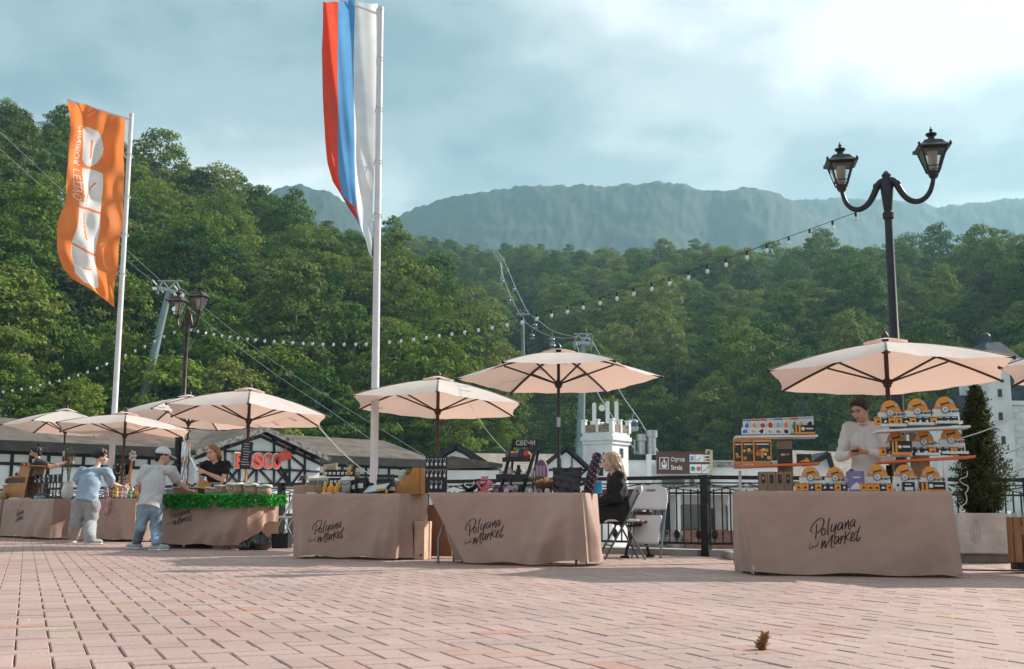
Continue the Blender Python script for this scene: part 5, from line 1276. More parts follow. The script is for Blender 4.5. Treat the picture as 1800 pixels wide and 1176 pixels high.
zr = rack('right rack of the puzzle stall, white upper and orange lower shelf', 1542, 1712, .42, [(1542, 1706, 758, 750, m_card), (1545, 1712, 812, 802, MATS['orange_shelf'])], [(1606, 1640, 756, m_beige, .08, .02), (1654, 1660, 806, m_card, -.12, .02), (1563, 1572, 812, m_timber, .10, .02)])
def display_box(label, p0, p1, dy, z, tilt=R(-8)):
    w = S.ws(p0, p1, dy) * .97; t = S.item('display_box', label, 'display box', (p0 + p1) / 2, dy, z, 0, 'domed puzzle display boxes'); h = w * 1.06
    q = Matrix.Rotation(tilt, 3, 'X')
    def b(mb): mb.v = [tuple(q @ Vector(v)) for v in mb.v]; return mb
    mb = MB(); mb.b2((-w / 2, .0, .0), (w / 2, .008, h * .52)); b(mb).build('back_board', m_card, t)
    pts = [(-w / 2, h * .52), (w / 2, h * .52)] + [(w * .40 * math.cos(a), h * .52 + (h * .48) * math.sin(a)) for a in np.linspace(.12, PI - .12, 14)]
    mb = MB(); mb.prism(pts, -.001, .0085); b(mb).build('dome', m_orange, t)
    mb = MB(); mb.b2((-w / 2, -.10, -.012), (w / 2, 0, .012)); mb.b2((-w / 2, -.105, -.012), (w / 2, -.10, .012)); mb.build('tray', m_card, t)
    mb = MB(); mb.cyl((-.02 * w, -.004, h * .50), (-.02 * w, -.010, h * .50), w * .145, n=18); lg = b(mb).build('mascot_disc', m_blackc, t)
    mb = MB(); mb.cyl((-.02 * w, -.010, h * .50), (-.02 * w, -.013, h * .50), w * .125, n=18); b(mb).build('disc_face', m_card, lg)
    mb = MB()
    for a in range(4): mb.bar((-.02 * w, -.0145, h * .50), (-.02 * w + .1 * w * math.cos(a * 1.57 + .5), -.0145, h * .50 + .1 * w * math.sin(a * 1.57 + .5)), .002, w * .02, up=(0, 1, 0))
    b(mb).build('disc_mark', m_blackc, lg)
    mb = MB(); mb.bar((-.25 * w, -.006, h * .67), (.22 * w, -.006, h * .79), .004, w * .05, up=(0, 0, 1)); lb_ = b(mb).build('barbell', m_blackc, t)
    mb = MB(); mb.cyl((-.26 * w, -.004, h * .665), (-.26 * w, -.011, h * .665), w * .075, n=12); mb.cyl((.23 * w, -.004, h * .795), (.23 * w, -.011, h * .795), w * .075, n=12); b(mb).build('barbell_weight', m_grey, lb_)
    mb = MB(); add_text(mb, 'ДЛЯ МОЗГА', w * .125, (.29 * w, -.004, h * .40), 'CENTER', 0, .0012, xs=.85); add_text(mb, 'PUZZLE', w * .085, (.08 * w, -.004, h * .17), 'CENTER', 0, .0012); b(mb).build('lettering', m_blackc, t)
    mb = MB(); mb.cyl((-.30 * w, -.003, h * .19), (-.30 * w, -.006, h * .19), w * .055, n=10); b(mb).build('brand_mark', m_blackc, t)
    return w
def pack(label, px, dy, z, w, h, col, grp):
    t = S.item('puzzle_pack', label, 'puzzle pack', px, dy, z, rng.uniform(-.06, .06), grp)
    m = (m_orange, m_blackc)[col]; m2 = (m_blackc, m_card)[col]
    q = Matrix.Rotation(R(-14), 3, 'X')
    def b(mb): mb.v = [tuple(q @ Vector(v)) for v in mb.v]; return mb
    mb = MB(); mb.b2((-w / 2, 0, 0), (w / 2, .022, h)); b(mb).build('carton', m, t)
    k = rng.randrange(4); mb = MB()
    if k == 0: mb.prism([(-w * .3, h * .25), (w * .3, h * .25), (w * .2, h * .5), (-w * .2, h * .5)], -.003, -.001)
    elif k == 1: mb.prism([(-w * .25, h * .2), (w * .28, h * .3), (w * .1, h * .62), (-w * .1, h * .45)], -.003, -.001)
    elif k == 2: mb.prism([(0, h * .15), (w * .22, h * .42), (0, h * .62), (-w * .22, h * .42)], -.003, -.001)
    else: mb.prism([(-w * .34, h * .3), (-w * .1, h * .28), (w * .32, h * .2), (w * .34, h * .42), (0, h * .5)], -.003, -.001)
    b(mb).build('silhouette', m2, t)
    mb = MB(); mb.b2((-w * .38, -.003, h * .82), (w * .3, -.001, h * .9)); b(mb).build('print_line', m_paper if col else m_blackc, t)
seq = [0, 1, 0, 0, 1, 0, 1, 1, 0, 1, 1, 1, 0, 1, 1, 0, 1, 0, 1, 0, 0, 0, 0, 1]
def pack_row(p0, p1, dy, z, n, h, where, off=0):
    for i in range(n):
        px = p0 + (p1 - p0) * (i + .5) / n; c = seq[(i + off) % len(seq)]
        pack('small %s puzzle pack %s' % (('orange', 'black')[c], where), px, dy, z, S.ws(p0, p1, dy) / n * .93, h, c, 'small puzzle packs ' + where)
for i, (a, b) in enumerate(((1549, 1596), (1597, 1645), (1646, 1695))):
    display_box('domed orange and white puzzle display, %s of the top right shelf' % ('left one', 'middle one', 'right one')[i], a, b, .42, zr[0] + .03 + .012 * i)
pack_row(1543, 1692, .33, zr[0] + .035, 12, .075, 'in the top right trays')
for i, (a, b) in enumerate(((1558, 1603), (1607, 1652), (1654, 1702))):
    display_box('domed orange and white puzzle display, %s of the orange right shelf' % ('left one', 'middle one', 'right one')[i], a, b, .42, zr[1] + .03 + .012 * i)
pack_row(1549, 1700, .33, zr[1] + .035, 12, .075, 'in the trays on the orange right shelf', 5)
for i, (a, b, nm) in enumerate(((1405, 1447, 'table top, next to the four brown boxes'), (1449, 1490, 'table top, left of the purple box'), (1521, 1567, 'table top, right of the purple box'), (1569, 1615, 'table top, centre of the right three'), (1616, 1659, 'table top, nearest the white post'))):
    display_box('domed orange and white puzzle display, ' + nm, a, b, .26, S.H + .02)
pack_row(1398, 1490, .14, S.H + .012, 8, .07, 'on the table before the man', 2)
pack_row(1512, 1570, .14, S.H + .012, 5, .07, 'on the table right of the purple box', 20)
def carton(label, p0, p1, py, dy, z, m, depth=.08, rz=0.0, grp=None, name='puzzle_box', cat='box', parts=()):
    w = S.ws(p0, p1, dy); h = S.z((p0 + p1) / 2, py, dy) - z; t = S.item(name, label, cat, (p0 + p1) / 2, dy, z, rz, grp)
    mb = MB(); mb.b2((-w / 2, 0, 0), (w / 2, depth, h), bev=.003); mb.build('carton', m, t)
    for nm, x0, x1, z0, z1, mm in parts:
        mb = MB(); mb.b2((x0 * w, -.003, z0 * h), (x1 * w, -.001, z1 * h)); mb.build(nm, mm, t)
    return t, w, h
for i in range(4):
    carton('tall brown carton with black window, %s of four under the left rack' % ('first', 'second', 'third', 'fourth')[i], 1335 + 14.6 * i, 1349 + 14.6 * i, 829, .30, S.H + .004, m_kraft, .16, 0, 'tall brown cartons', 'tall_carton', 'box', [('window', -.22, .22, .42, .85, m_blackc), ('tag', -.1, .12, .6, .75, m_tan)])
for i, (a, b) in enumerate(((1291, 1311), (1305, 1334), (1326, 1358))):
    t, w, h = carton('large dark picture box with orange edge, %s on the left orange shelf' % ('leftmost', 'middle', 'rightmost')[i], a, b, 773, .36 - .035 * i, zl[1] + .012, m_orange, .05, 0, None, 'picture_box', 'box', [('picture', -.43, .44, .08, .90, M_('dark_picture', (.03, .045, .05), .35))])
    rr_ = random.Random(i)
    for k in range(11):
        mm = rr_.choice((m_red2, m_orange, m_greenp, m_yel, m_tan)); mb = MB(); mb.cyl((rr_.uniform(-.36, .36) * w, -.003, rr_.uniform(.15, .62) * h), (0, 0, 0), .001); mb = MB(); xx, z2 = rr_.uniform(-.34, .36) * w, rr_.uniform(.15, .60) * h; mb.lathe([(rr_.uniform(.06, .12) * w, -.006), (rr_.uniform(.05, .1) * w, -.0035)], 8, (xx, 0, z2), Matrix.Rotation(-PI / 2, 3, 'X') @ Matrix.Rotation(.3, 3, 'Z')); mb.build('figure_print', mm, t)
    mb = MB(); mb.b2((-.36 * w, -.005, .78 * h), (.36 * w, -.0035, .83 * h)); mb.build('title_print', m_card, t)
    mb = MB(); mb.cyl((-.28 * w, -.0035, .68 * h), (-.28 * w, -.006, .68 * h), .05 * w, n=10); mb.build('badge', m_red2, t)
carton('dark brown box with faint oval print on the left orange shelf', 1369, 1395, 789, .30, zl[1] + .012, M_('dark_brown_card', (.035, .026, .022), .4), .08, 0, None, 'puzzle_box', 'box', [('oval_print', -.30, -.02, .52, .66, m_tan), ('oval_print', .02, .28, .54, .68, m_kraft)])
t, w, h = carton('small black box with orange mountain print on the left rack', 1403, 1428, 798, .30, zl[1] + .012, m_blackc, .06, 0, None)
mb = MB(); mb.prism([(-.4 * w, .12 * h), (.1 * w, .12 * h), (-.02 * w, .4 * h), (-.1 * w, .3 * h)], -.004, -.001); mb.prism([(0, .12 * h), (.42 * w, .12 * h), (.28 * w, .45 * h), (.12 * w, .62 * h)], -.005, -.002); mb.build('mountain_print', m_orange, t)
t, w, h = carton('purple and blue puzzle box standing in the middle of the table', 1491, 1520, 828, .16, S.H + .004, M_('purple_card', (.20, .18, .36), .35), .10, 0, None)
mb = MB(); mb.prism([(-.4 * w, .1 * h), (.3 * w, .1 * h), (.2 * w, .34 * h), (0, .45 * h), (-.25 * w, .3 * h)], -.004, -.001); mb.b2((-.2 * w, -.004, .66 * h), (.25 * w, -.001, .72 * h)); mb.build('picture_print', m_card, t)
mb = MB(); mb.b2((-.62 * w, .02, 0), (-.50 * w, .1, .7 * h)); mb.build('side_card', M_('lilac_card', (.50, .44, .58)), t)
for lb, p0, p1, py, dy, z in (('orange and black boxed set at the right end of the upper left shelf', 1400, 1436, 747, .28, zl[0] + .012), ('orange and black boxed set before the left display on the orange right shelf', 1570, 1606, 775, .27, zr[1] + .03), ('orange and black boxed set lying at the right end of the table', 1618, 1662, 847, .12, S.H + .006)):
    t, w, h = carton(lb, p0, p1, py, dy, z, m_blackc, .06, 0, None); mb = MB()
    mb.b2((-.5 * w, -.006, 0), (.5 * w, -.001, .2 * h)); mb.b2((-.46 * w, -.006, .2 * h), (-.38 * w, -.001, .95 * h)); mb.b2((-.3 * w, -.006, .2 * h), (-.2 * w, -.001, .95 * h)); mb.build('orange_band', m_orange, t)
    mb = MB(); mb.cyl((-.08 * w, -.001, .58 * h), (-.08 * w, -.005, .58 * h), .09 * w, n=12); mb.b2((.06 * w, -.004, .52 * h), (.42 * w, -.001, .66 * h)); mb.build('logo_print', m_card, t)
carton('black box with white mountain drawing among the table displays', 1587, 1608, 847, .12, S.H + .006, m_blackc, .05, 0, None, parts=[('drawing_print', -.35, .35, .1, .45, m_card), ('title_print', -.3, .2, .7, .8, m_card)])
hdr = [m_blue2, m_red2, m_red2, m_grey, m_blue2, m_tan, m_red2, m_grey, m_grey]; pic = [m_blue2, m_tan, m_red2, m_red2, m_grey, m_orange, m_greenp, m_tan, m_blackc]
hn = ['blue', 'maroon', 'bright red', 'dark red', 'pale blue', 'tan', 'green', 'light brown', 'black']
for i in range(9):
    p0 = 1309 + 14 * i
    t, w, h = carton('white animal puzzle packet with %s picture, back row of the upper left shelf' % hn[i], p0, p0 + 13.3, 737 - .6 * i, .44, zl[0] + .03, m_card, .02, 0, 'animal puzzle packets', 'puzzle_packet', 'packet', [('header', -.48, .48, .86, .97, hdr[i])])
    rr_ = random.Random(50 + i); mb = MB(); n = 9; mb.prism([(w * .34 * math.cos(a) * rr_.uniform(.55, 1.1), h * .5 + h * .28 * math.sin(a) * rr_.uniform(.5, 1.15)) for a in np.linspace(0, 2 * PI, n, endpoint=False)], -.004, -.001); mb.build('animal_print', pic[i], t)
for i in range(6):
    p0 = 1306 + 14.6 * i
    t, w, h = carton('white animal puzzle packet with %s drawing, front row of the upper left shelf' % ('navy', 'rust', 'striped', 'spotted', 'long-necked brown', 'small black')[i], p0, p0 + 13.6, 752, .33, zl[0] + .012, m_card, .02, 0, 'animal puzzle packets', 'puzzle_packet', 'packet')
    rr_ = random.Random(80 + i); mb = MB(); n = 8; mb.prism([(w * .40 * math.cos(a) * rr_.uniform(.4, 1.1), h * .45 + h * .36 * math.sin(a) * rr_.uniform(.4, 1.15)) for a in np.linspace(0, 2 * PI, n, endpoint=False)], -.004, -.001); mb.build('animal_print', (m_blue2, m_tan, m_blackc, m_grey, m_kraft, m_blackc)[i], t)
# ---- candle stall
S = S2
t = S.item('earring_board', 'tall black board hung with silver hook earrings', 'display board', 766, .30, None, R(4)); w = S.ws(748, 785, .3); h = S.z(766, 803, .3) - S.H
mb = MB(); mb.b2((-w / 2, 0, 0), (w / 2, .02, h)); mb.build('board', m_blackc, t)
mb = MB(); mb.bar((0, .02, h * .8), (0, .22, 0), .03, .015); mb.build('prop', m_blackc, t)
for r_ in range(3):
    for k in range(5 if r_ < 2 else 3):
        x = (-.40 + .2 * k) * w if r_ < 2 else (-.2 + .22 * k) * w; z = h * (.93 - .31 * r_); s_ = .03
        mb = MB(); mb.tube([(x - s_ * .5, -.006, z - s_ * .3), (x - s_ * .3, -.006, z + s_ * .2), (x + s_ * .2, -.006, z + s_ * .3), (x + s_ * .5, -.006, z - s_ * .1), (x + s_ * .2, -.006, z - s_ * .7), (x, -.006, z - s_ * 1.3)], .0035, 5); e = mb.build('earring', m_silver, t)
        mb = MB(); mb.ball((x, -.008, z - s_ * 1.9), (.014, .006, .02), 6, 5); mb.build('pendant', (m_silver, m_grey, m_silver, m_paper)[rng.randrange(4)], e)
def bust(label, px, dy, py, m, rz):
    t = S.item('necklace_bust', label, 'necklace bust', px, dy, None, rz); h = S.z(px, py, dy) - S.H
    mb = MB(); mb.lathe([(.09, 0), (.09, .01), (.05, .02), (.045, h * .15)], 14); mb.build('foot', m, t, smooth=True)
    mb = MB(); mb.lathe([(.03, h * .12), (.075, h * .35), (.105, h * .6), (.10, h * .68), (.05, h * .78), (.042, h * .92), (.05, h)], 16, sq=(1, .45)); mb.build('chest', m, t, smooth=True)
    mb = MB(); mb.tube([(.05 * math.cos(a), -.03 - .02 * max(0, -math.sin(a)), h * .76 + (h * .30) * (min(0, math.sin(a))) * 1.0) for a in np.linspace(0, 2 * PI, 22, endpoint=False)], .006, 5, closed=True); mb.ball((0, -.06, h * .45), .016, 8, 6); mb.build('necklace', m_silver if m is m_blackc else m_blackc, t)
bust('black necklace bust next to the pink one', 826, .30, 845, m_blackc, .1); bust('pink velvet necklace bust leaning back', 852, .22, 838, m_pink, -.3)
t = S.item('candle_rack', 'black ladder shelf with chalk sign СВЕЧИ', 'rack', 915, .38); x0 = S.x(915, .38); X = lambda px: S.x(px, .38) - x0; Z = lambda py: S.z(915, py, .38) - S.H
for a, b in ((X(883), X(900)), (X(922), X(944))):
    mb = MB(); mb.bar((a, -.10, 0), (b, .06, Z(773)), .028, .028); mb.bar((a + .02, .22, 0), (b - .01, .08, Z(790)), .024, .024); mb.build('side_frame', m_blackc, t)
mb = MB(); mb.bar((X(899), .05, Z(780)), (X(945), .05, Z(780)), .016, .085); mb.build('sign_board', m_blackc, t)
mb = MB(); add_text(mb, 'СВЕЧИ', .072, ((X(899) + X(945)) / 2, .038, Z(783)), 'CENTER', 0, 0, xs=.9); mb.build('lettering', m_paper, t)
shz = []
for p0, p1, py, yy in ((886, 935, 808, .02), (877, 932, 838, -.02), (868, 922, 866, -.06)):
    mb = MB(); mb.b2((X(p0), yy - .09, Z(py) - .012), (X(p1), yy + .09, Z(py))); mb.b2((X(p0), yy - .095, Z(py) - .03), (X(p1), yy - .088, Z(py) + .02)); mb.build('shelf', m_blackc, t); shz.append(S.H + Z(py))
for lb, px, m in (('dark purple jar candle on the top candle shelf', 893, m_purple), ('yellow-topped jar candle on the top candle shelf', 901, m_yel), ('second yellow-topped jar candle on the top candle shelf', 908, m_honey), ('blue-black jar candle on the top candle shelf', 916, M_('ink_blue', (.05, .06, .13))), ('red rounded candle on the top candle shelf', 926, m_red2)):
    t = S.item('candle', lb, 'candle', px, .40, shz[0] + .003)
    mb = MB(); mb.lathe([(.026, 0), (.032, .01), (.032, .06), (.026, .07)], 12) if m is not m_red2 else mb.ball((0, 0, .045), (.045, .045, .048)); mb.build('wax', m_purple if m in (m_yel, m_honey) else m, t, smooth=True)
    mb = MB(); mb.lathe([(.027, .07), (.029, .085), (.01, .09)], 12) if m is not m_red2 else mb.cyl((0, 0, .085), (0, 0, .11), .004); mb.build('lid', m, t)
cs = [m_grey, m_purple, M_('pale_pink_wax', (.62, .42, .48)), m_silver, m_blackc, m_card]
for i in range(7):
    h = (.05, .07, .09, .05, .11, .06, .05)[i]; mb = MB(); mb.lathe([(.03, 0), (.034, .01), (.03, h * .6), (.018, h * .8), (.022, h), (.004, h + .015)], 10)
    S.one(mb, 'candle', ('pale grey shaped candle', 'lilac shaped candle', 'pink tall shaped candle', 'silver squat candle', 'black spiky tall candle', 'grey round candle', 'rose block candle')[i] + ' on the middle candle shelf', 'candle', cs[i % 6], 881 + 7.6 * i, .36, shz[1] + .003, smooth=True)
for i in range(5):
    mb = MB(); mb.box((0, 0, .03), (.07, .06, .06), bev=.008); mb.lathe([(.03, .06), (.02, .075)], 8)
    S.one(mb, 'candle', ('dark violet boxed candle', 'plum boxed candle', 'grey boxed candle', 'pink boxed candle', 'black boxed candle')[i] + ' on the lowest candle shelf', 'candle', [m_purple, M_('plum', (.30, .10, .2)), m_grey, cs[2], m_blackc][i], 873 + 11 * i, .32, shz[2] + .003)
t = S.item('arch_lantern', 'small purple arched window lantern candle holder', 'lantern', 952, .30); hb = S.z(952, 841, .3) - S.H; ht = S.z(952, 809, .3) - S.H; w = .065
mb = MB(); mb.b2((-.12, -.08, hb - .015), (.2, .1, hb)); mb.build('wood_shelf', m_wood_dk, t)
mb = MB(); mb.bar((-.10, -.07, 0), (-.06, 0, hb - .015), .012); mb.bar((.17, -.06, 0), (.16, 0, hb - .015), .012); mb.build('shelf_leg', m_wood_dk, t)
mb = MB(); pts = [(-w, hb), (w, hb), (w, hb + .09)] + [(w * math.cos(a), hb + .09 + (ht - hb - .09) * math.sin(a)) for a in np.linspace(.3, PI - .3, 9)] + [(-w, hb + .09)]; mb.prism(pts, -.03, .03); mb.build('frame', m_purple, t)
for k in range(3): mb = MB(); mb.b2((-.05 + .036 * k, -.034, hb + .02), (-.025 + .036 * k, -.031, hb + .13)); mb.build('opening', M_('pale_lilac', (.36, .29, .36)), t)
t = S.item('basket', 'small wicker basket with dried flowers on the candle stall', 'basket', 958, .22)
mb = MB(); mb.lathe([(.06, 0), (.10, .05), (.11, .10), (.10, .10), (.05, .03)], 14); mb.build('bowl', m_wood_dk, t, smooth=True)
mb = MB(); [mb.ball((rng.uniform(-.08, .08), rng.uniform(-.06, .06), .10 + rng.uniform(0, .06)), rng.uniform(.015, .03), 6, 5) for _ in range(18)]; mb.build('dried_flowers', M_('dry_petals', (.34, .19, .11), .9, var=.3), t)
mb = MB(); mb.lathe([(.045, .0), (.05, .02), (.045, .17), (.03, .2), (.035, .22)], 12); S.one(mb, 'jar', 'cream jar with red rim beside the wicker basket', 'jar', [m_card], 946, .34, S.H + .06, smooth=True)
for i, px in enumerate((872, 890, 905, 932, 948, 962)):
    t = S.item('candle', ('flat purple tray candle', 'dark rose candle', 'lilac ball candle', 'violet tea candle', 'pair-like pink candle', 'plum disc candle')[i] + ' at the front of the candle stall', 'candle', px, .08); mb = MB(); mb.lathe([(.028, 0), (.03, .02), (.024, .03), (.02, .045)], 10); mb.build('wax', [m_purple, cs[2]][i % 2], t, smooth=True); mb = MB(); mb.cyl((0, 0, .045), (0, 0, .06), .003); mb.build('wick', m_blackc, t)
# black shopper bag on the table
t = S.item('tote_bag', 'black crinkled tote bag standing on the candle stall', 'bag', 996, .16); w = S.ws(972, 1020, .16); h = S.z(996, 822, .16) - S.H
def bagf(side):
    def fn(u, v):
        x = (-.5 + u) * w * (1 - .10 * (1 - v) * .5 + .06 * v) + .03 * v * w; bul = .05 * math.sin(PI * u) ** .6 * (1 - .75 * v) + .012
        return (x, side * (bul + .008 * math.sin(u * 19 + v * 13) * (1 - v) + .006 * math.sin(v * 23 + u * 5)), h * v - .008 * math.sin(u * PI) * v)
    return fn
mb = MB(); mb.grid(bagf(-1), 24, 20); mb.grid(bagf(1), 24, 20); mb.build('body', mat('black_foil', (.03, .03, .032), .35, .3, var=.3, vscale=14, bump=.8, bscale=22, spec=.6), t, smooth=True)
mb = MB(); mb.tube([(-w * .2, -.02, h), (-w * .17, -.03, h + .0), (0, -.04, h * .86), (w * .17, -.03, h), (w * .2, -.02, h)], .006, 5); mb.build('handle', m_blackc, t)
t = S.item('bead_stand', 'tall leaning stand wrapped in dark purple beads', 'stand', 1040, .42); h = S.z(1045, 797, .42) - S.H
mb = MB(); mb.tube([(-.04, 0, 0), (-.02, 0, h * .3), (.03, 0, h * .7), (.08, 0, h)], [.05, .055, .05, .035], 12); mb.build('stem', m_blackc, t, smooth=True)
mb = MB()
for i in range(90):
    k = i / 90; a = i * 2.4; mb.ball((-.04 + .12 * k + .055 * math.cos(a), .055 * math.sin(a), h * k), rng.uniform(.008, .016), 5, 4)
mb.build('beads', M_('bead_purple', (.22, .12, .18), .25), t)
mb = MB(); mb.b2((-.05, 0, 0), (.05, .012, .13)); S.one(mb, 'price_tablet', 'small bright blue screen card at the right end of the candle stall', 'card', M_('cyan_print', (.05, .45, .75)), 1050, .5)
# ---- honey stall
S = S3
mb = MB(); mb.box((0, 0, .05), (.26, .2, .10), bev=.004); mb.box((0, -.101, .05), (.20, .001, .012)); S.one(mb, 'cardboard_box', 'flat brown cardboard box at the left end of the honey stall', 'box', m_cardboard, 541, .14)
t = S.item('wooden_lamp', 'small dark wooden lamp with wide shade on the cardboard box', 'lamp', 534, .16, S.H + .106); mb = MB(); mb.lathe([(.035, 0), (.03, .02), (.02, .06)], 10); mb.build('base', m_wood_dk, t); mb = MB(); mb.lathe([(.07, .055), (.055, .08), (.05, .11), (.01, .115)], 12); mb.build('shade', m_wood_dk, t, smooth=True)
t = S.item('sample_case', 'wooden case with two small glass windows on the honey stall', 'case', 556, .32); q = Matrix.Rotation(R(-20), 3, 'X'); mb = MB(); mb.box((0, .04, .09), (.26, .05, .20), q); mb.box((0, .08, .03), (.26, .2, .06)); mb.build('frame', M_('pale_wood', (.46, .38, .28), .7), t)
for sx in (-1, 1): mb = MB(); mb.box((sx * .062, .012, .10), (.10, .008, .13), q); mb.build('window', m_winglass, t)
# stepped rack
t = S.item('stepped_rack', 'stepped wooden rack crowded with dark honey jars', 'rack', 595, .42); x0 = S.x(595, .42); X = lambda px: S.x(px, .42) - x0; steps = []
for k, (p0, p1, py) in enumerate(((563, 612, 864), (566, 616, 851), (570, 622, 836))):
    z = S.z(590, py, .42) - S.H; mb = MB(); mb.b2((X(p0), -.14 + .09 * k, z - .014), (X(p1), -.04 + .09 * k, z)); mb.build('step', m_wood_dk, t); steps.append((p0, p1, S.H + z, .32 + .09 * k))
mb = MB(); zt_ = S.z(620, 829, .42) - S.H; mb.prism([(-.15, 0), (.16, 0), (.16, zt_), (.10, zt_), (.06, zt_ * .66), (0, zt_ * .62), (-.04, zt_ * .34), (-.12, zt_ * .3)], X(618), X(621), 'x'); mb.build('side_panel', m_wood_or, t)
t2 = S.item('menu_sign', 'light wooden sign with reddish print leaning on top of the honey rack', 'sign', 579, .52, steps[2][2]); mb = MB(); w, h = S.ws(566, 590, .5), .14; q = Matrix.Rotation(R(-18), 3, 'X') @ Matrix.Rotation(R(-6), 3, 'Y'); mb.box((0, 0, h / 2 + .01), (w, .012, h), q); mb.build('board', M_('pale_wood', (.46, .38, .28)), t2)
mb = MB(); [mb.box(q @ Vector((rng.uniform(-.02, .02), -.008, -h / 2 + .03 + .025 * k)) + Vector((0, 0, h / 2 + .01)), (w * rng.uniform(.4, .75), .001, .009), q) for k in range(4)]; mb.build('print', m_kraft, t2)
def jar(px, dy, z, lab, sc=1.0, m=m_darkjar):
    t = S.item('honey_jar', lab, 'jar', px, dy, z, 0, lab); mb = MB(); mb.lathe([(.026 * sc, 0), (.03 * sc, .006), (.03 * sc, .05 * sc), (.024 * sc, .058 * sc)], 12); mb.build('glass', m, t, smooth=True)
    mb = MB(); mb.lathe([(.026 * sc, .058 * sc), (.026 * sc, .072 * sc), (.01, .073 * sc)], 12); mb.build('lid', m_blackc, t)
    mb = MB(); mb.b2((-.018 * sc, -.032 * sc, .012 * sc), (.018 * sc, -.0285 * sc, .042 * sc)); mb.build('label', m_paper, t)
for k, nm in enumerate(('lowest', 'middle', 'top')):
    p0, p1, z, dy = steps[k]
    for i in range(7): jar(p0 + 4 + (p1 - p0 - 8) * i / 6, dy, z + .002, 'dark honey jar with white label on the %s rack step' % nm, 1.0)
def hbottle(label, px, dy, h, r, z=None):
    t = S.item('honey_bottle', label, 'bottle', px, dy, z); mb = MB(); mb.lathe([(r * .8, 0), (r, .01), (r, h * .5), (r * .75, h * .68), (r * .4, h * .75)], 12); mb.build('body', m_honey, t, smooth=True); mb = MB(); mb.lathe([(r * .42, h * .74), (r * .42, h * .9), (r * .2, h)], 10); mb.build('cap', m_yel, t)
hbottle('slim amber honey bottle left of the two squat ones', 571, .12, .15, .026); hbottle('squat amber honey bottle, left of the pair', 582, .14, .125, .05); hbottle('squat amber honey bottle, right of the pair', 593, .12, .125, .045); hbottle('tall amber honey bottle on the rack edge', 598, .24, .17, .03); hbottle('amber honey bottle on the top step of the rack', 613, .48, .11, .03, steps[2][2]); hbottle('small amber honey figure at the cloth edge', 569, .05, .05, .018); hbottle('small amber honey bottle below the stepped cabinet', 679, .06, .06, .02)
t = S.item('glass_jar', 'clear glass jar with white lid before the black boxes', 'jar', 609, .12); mb = MB(); mb.lathe([(.06, 0), (.07, .02), (.07, .13), (.06, .15)], 14); mb.build('glass', m_glassjar, t, smooth=True); mb = MB(); mb.lathe([(.062, .15), (.07, .16), (.066, .19), (.02, .20)], 14); mb.build('lid', m_card, t, smooth=True); mb = MB(); mb.lathe([(.05, .01), (.055, .09)], 10); mb.build('content', m_grey, t)
for i, (px, h, w, lb) in enumerate(((621, .16, .075, 'black pouch with pale label, left of the black box'), (633, .19, .15, 'wide black box with white label on the honey stall'), (646, .13, .09, 'black card box behind the book stand'))):
    t = S.item('black_box', lb, 'box', px, .14 + .04 * i); mb = MB(); mb.b2((-w / 2, 0, 0), (w / 2, .07, h), bev=.004); mb.build('carton', m_blackc, t); mb = MB(); mb.b2((-w * .25, -.003, h * .35), (w * .25, -.001, h * .65)); mb.build('label', m_paper, t)
t = S.item('book_stand', 'flat tray with leaflets tilted toward the plaza', 'tray', 658, .07); q = Matrix.Rotation(R(28), 3, 'X') @ Matrix.Rotation(R(-8), 3, 'Y'); mb = MB(); mb.box((0, .06, .045), (.30, .20, .035), q); mb.build('tray', m_blackc, t); mb = MB(); mb.box((0, .055, .066), (.27, .17, .006), q); mb.build('leaflet', M_('leaflet', (.50, .56, .58)), t); mb = MB(); mb.box((.08, -.02, .05), (.08, .03, .03), q); mb.build('price_strip', m_yel, t)
t = S.item('green_bottle', 'small clear green bottle with dark cap behind the black boxes', 'bottle', 626, .36, S.H + .09); mb = MB(); mb.lathe([(.022, 0), (.025, .01), (.025, .06), (.012, .08)], 10); mb.build('glass', M_('green_glass', (.25, .45, .35), .1), t, smooth=True); mb = MB(); mb.lathe([(.014, .08), (.014, .10), (.004, .102)], 8); mb.build('cap', m_blackc, t)
# stepped cabinet and bottles
t = S.item('stepped_cabinet', 'orange plywood stepped cabinet at the right end of the honey stall', 'rack', 715, .30); x0 = S.x(715, .30); X = lambda px: S.x(px, .30) - x0; ZZ = lambda py: S.z(715, py, .3) - S.H
prof = [(X(690), 0), (X(738), 0), (X(738), ZZ(823)), (X(726), ZZ(823)), (X(722), ZZ(834)), (X(714), ZZ(836)), (X(711), ZZ(845)), (X(703), ZZ(847)), (X(700), ZZ(858)), (X(692), ZZ(860))]
for yy in (-.02, .30): mb = MB(); mb.prism(prof, yy, yy + .014); mb.build('side_panel', m_wood_or, t)
cst = []
for p0, p1, py in ((690, 703, 860), (700, 714, 847), (711, 726, 836), (663, 692, 866)): mb = MB(); mb.b2((X(p0), -.002, ZZ(py) - .012), (X(p1), .296, ZZ(py))); mb.build('step', m_wood_or, t); cst.append(S.H + ZZ(py))
mb = MB(); mb.b2((X(737), -.004, 0), (X(738) + .012, .312, ZZ(823))); mb.build('back_panel', m_wood_or, t)
def tub(label, px, dy, z, r, h, m):
    t = S.item('tub', label, 'tub', px, dy, z); mb = MB(); mb.lathe([(r * .8, 0), (r, h * .9), (r * 1.05, h * .92)], 14); mb.build('body', m, t, smooth=True); mb = MB(); mb.lathe([(r * 1.08, h * .9), (r * 1.08, h), (.01, h + .004)], 14); mb.build('lid', m_paper, t); mb = MB(); mb.b2((-r * .5, -r * 1.02, h * .25), (r * .5, -r * .8, h * .6)); mb.build('label', m_tan, t)
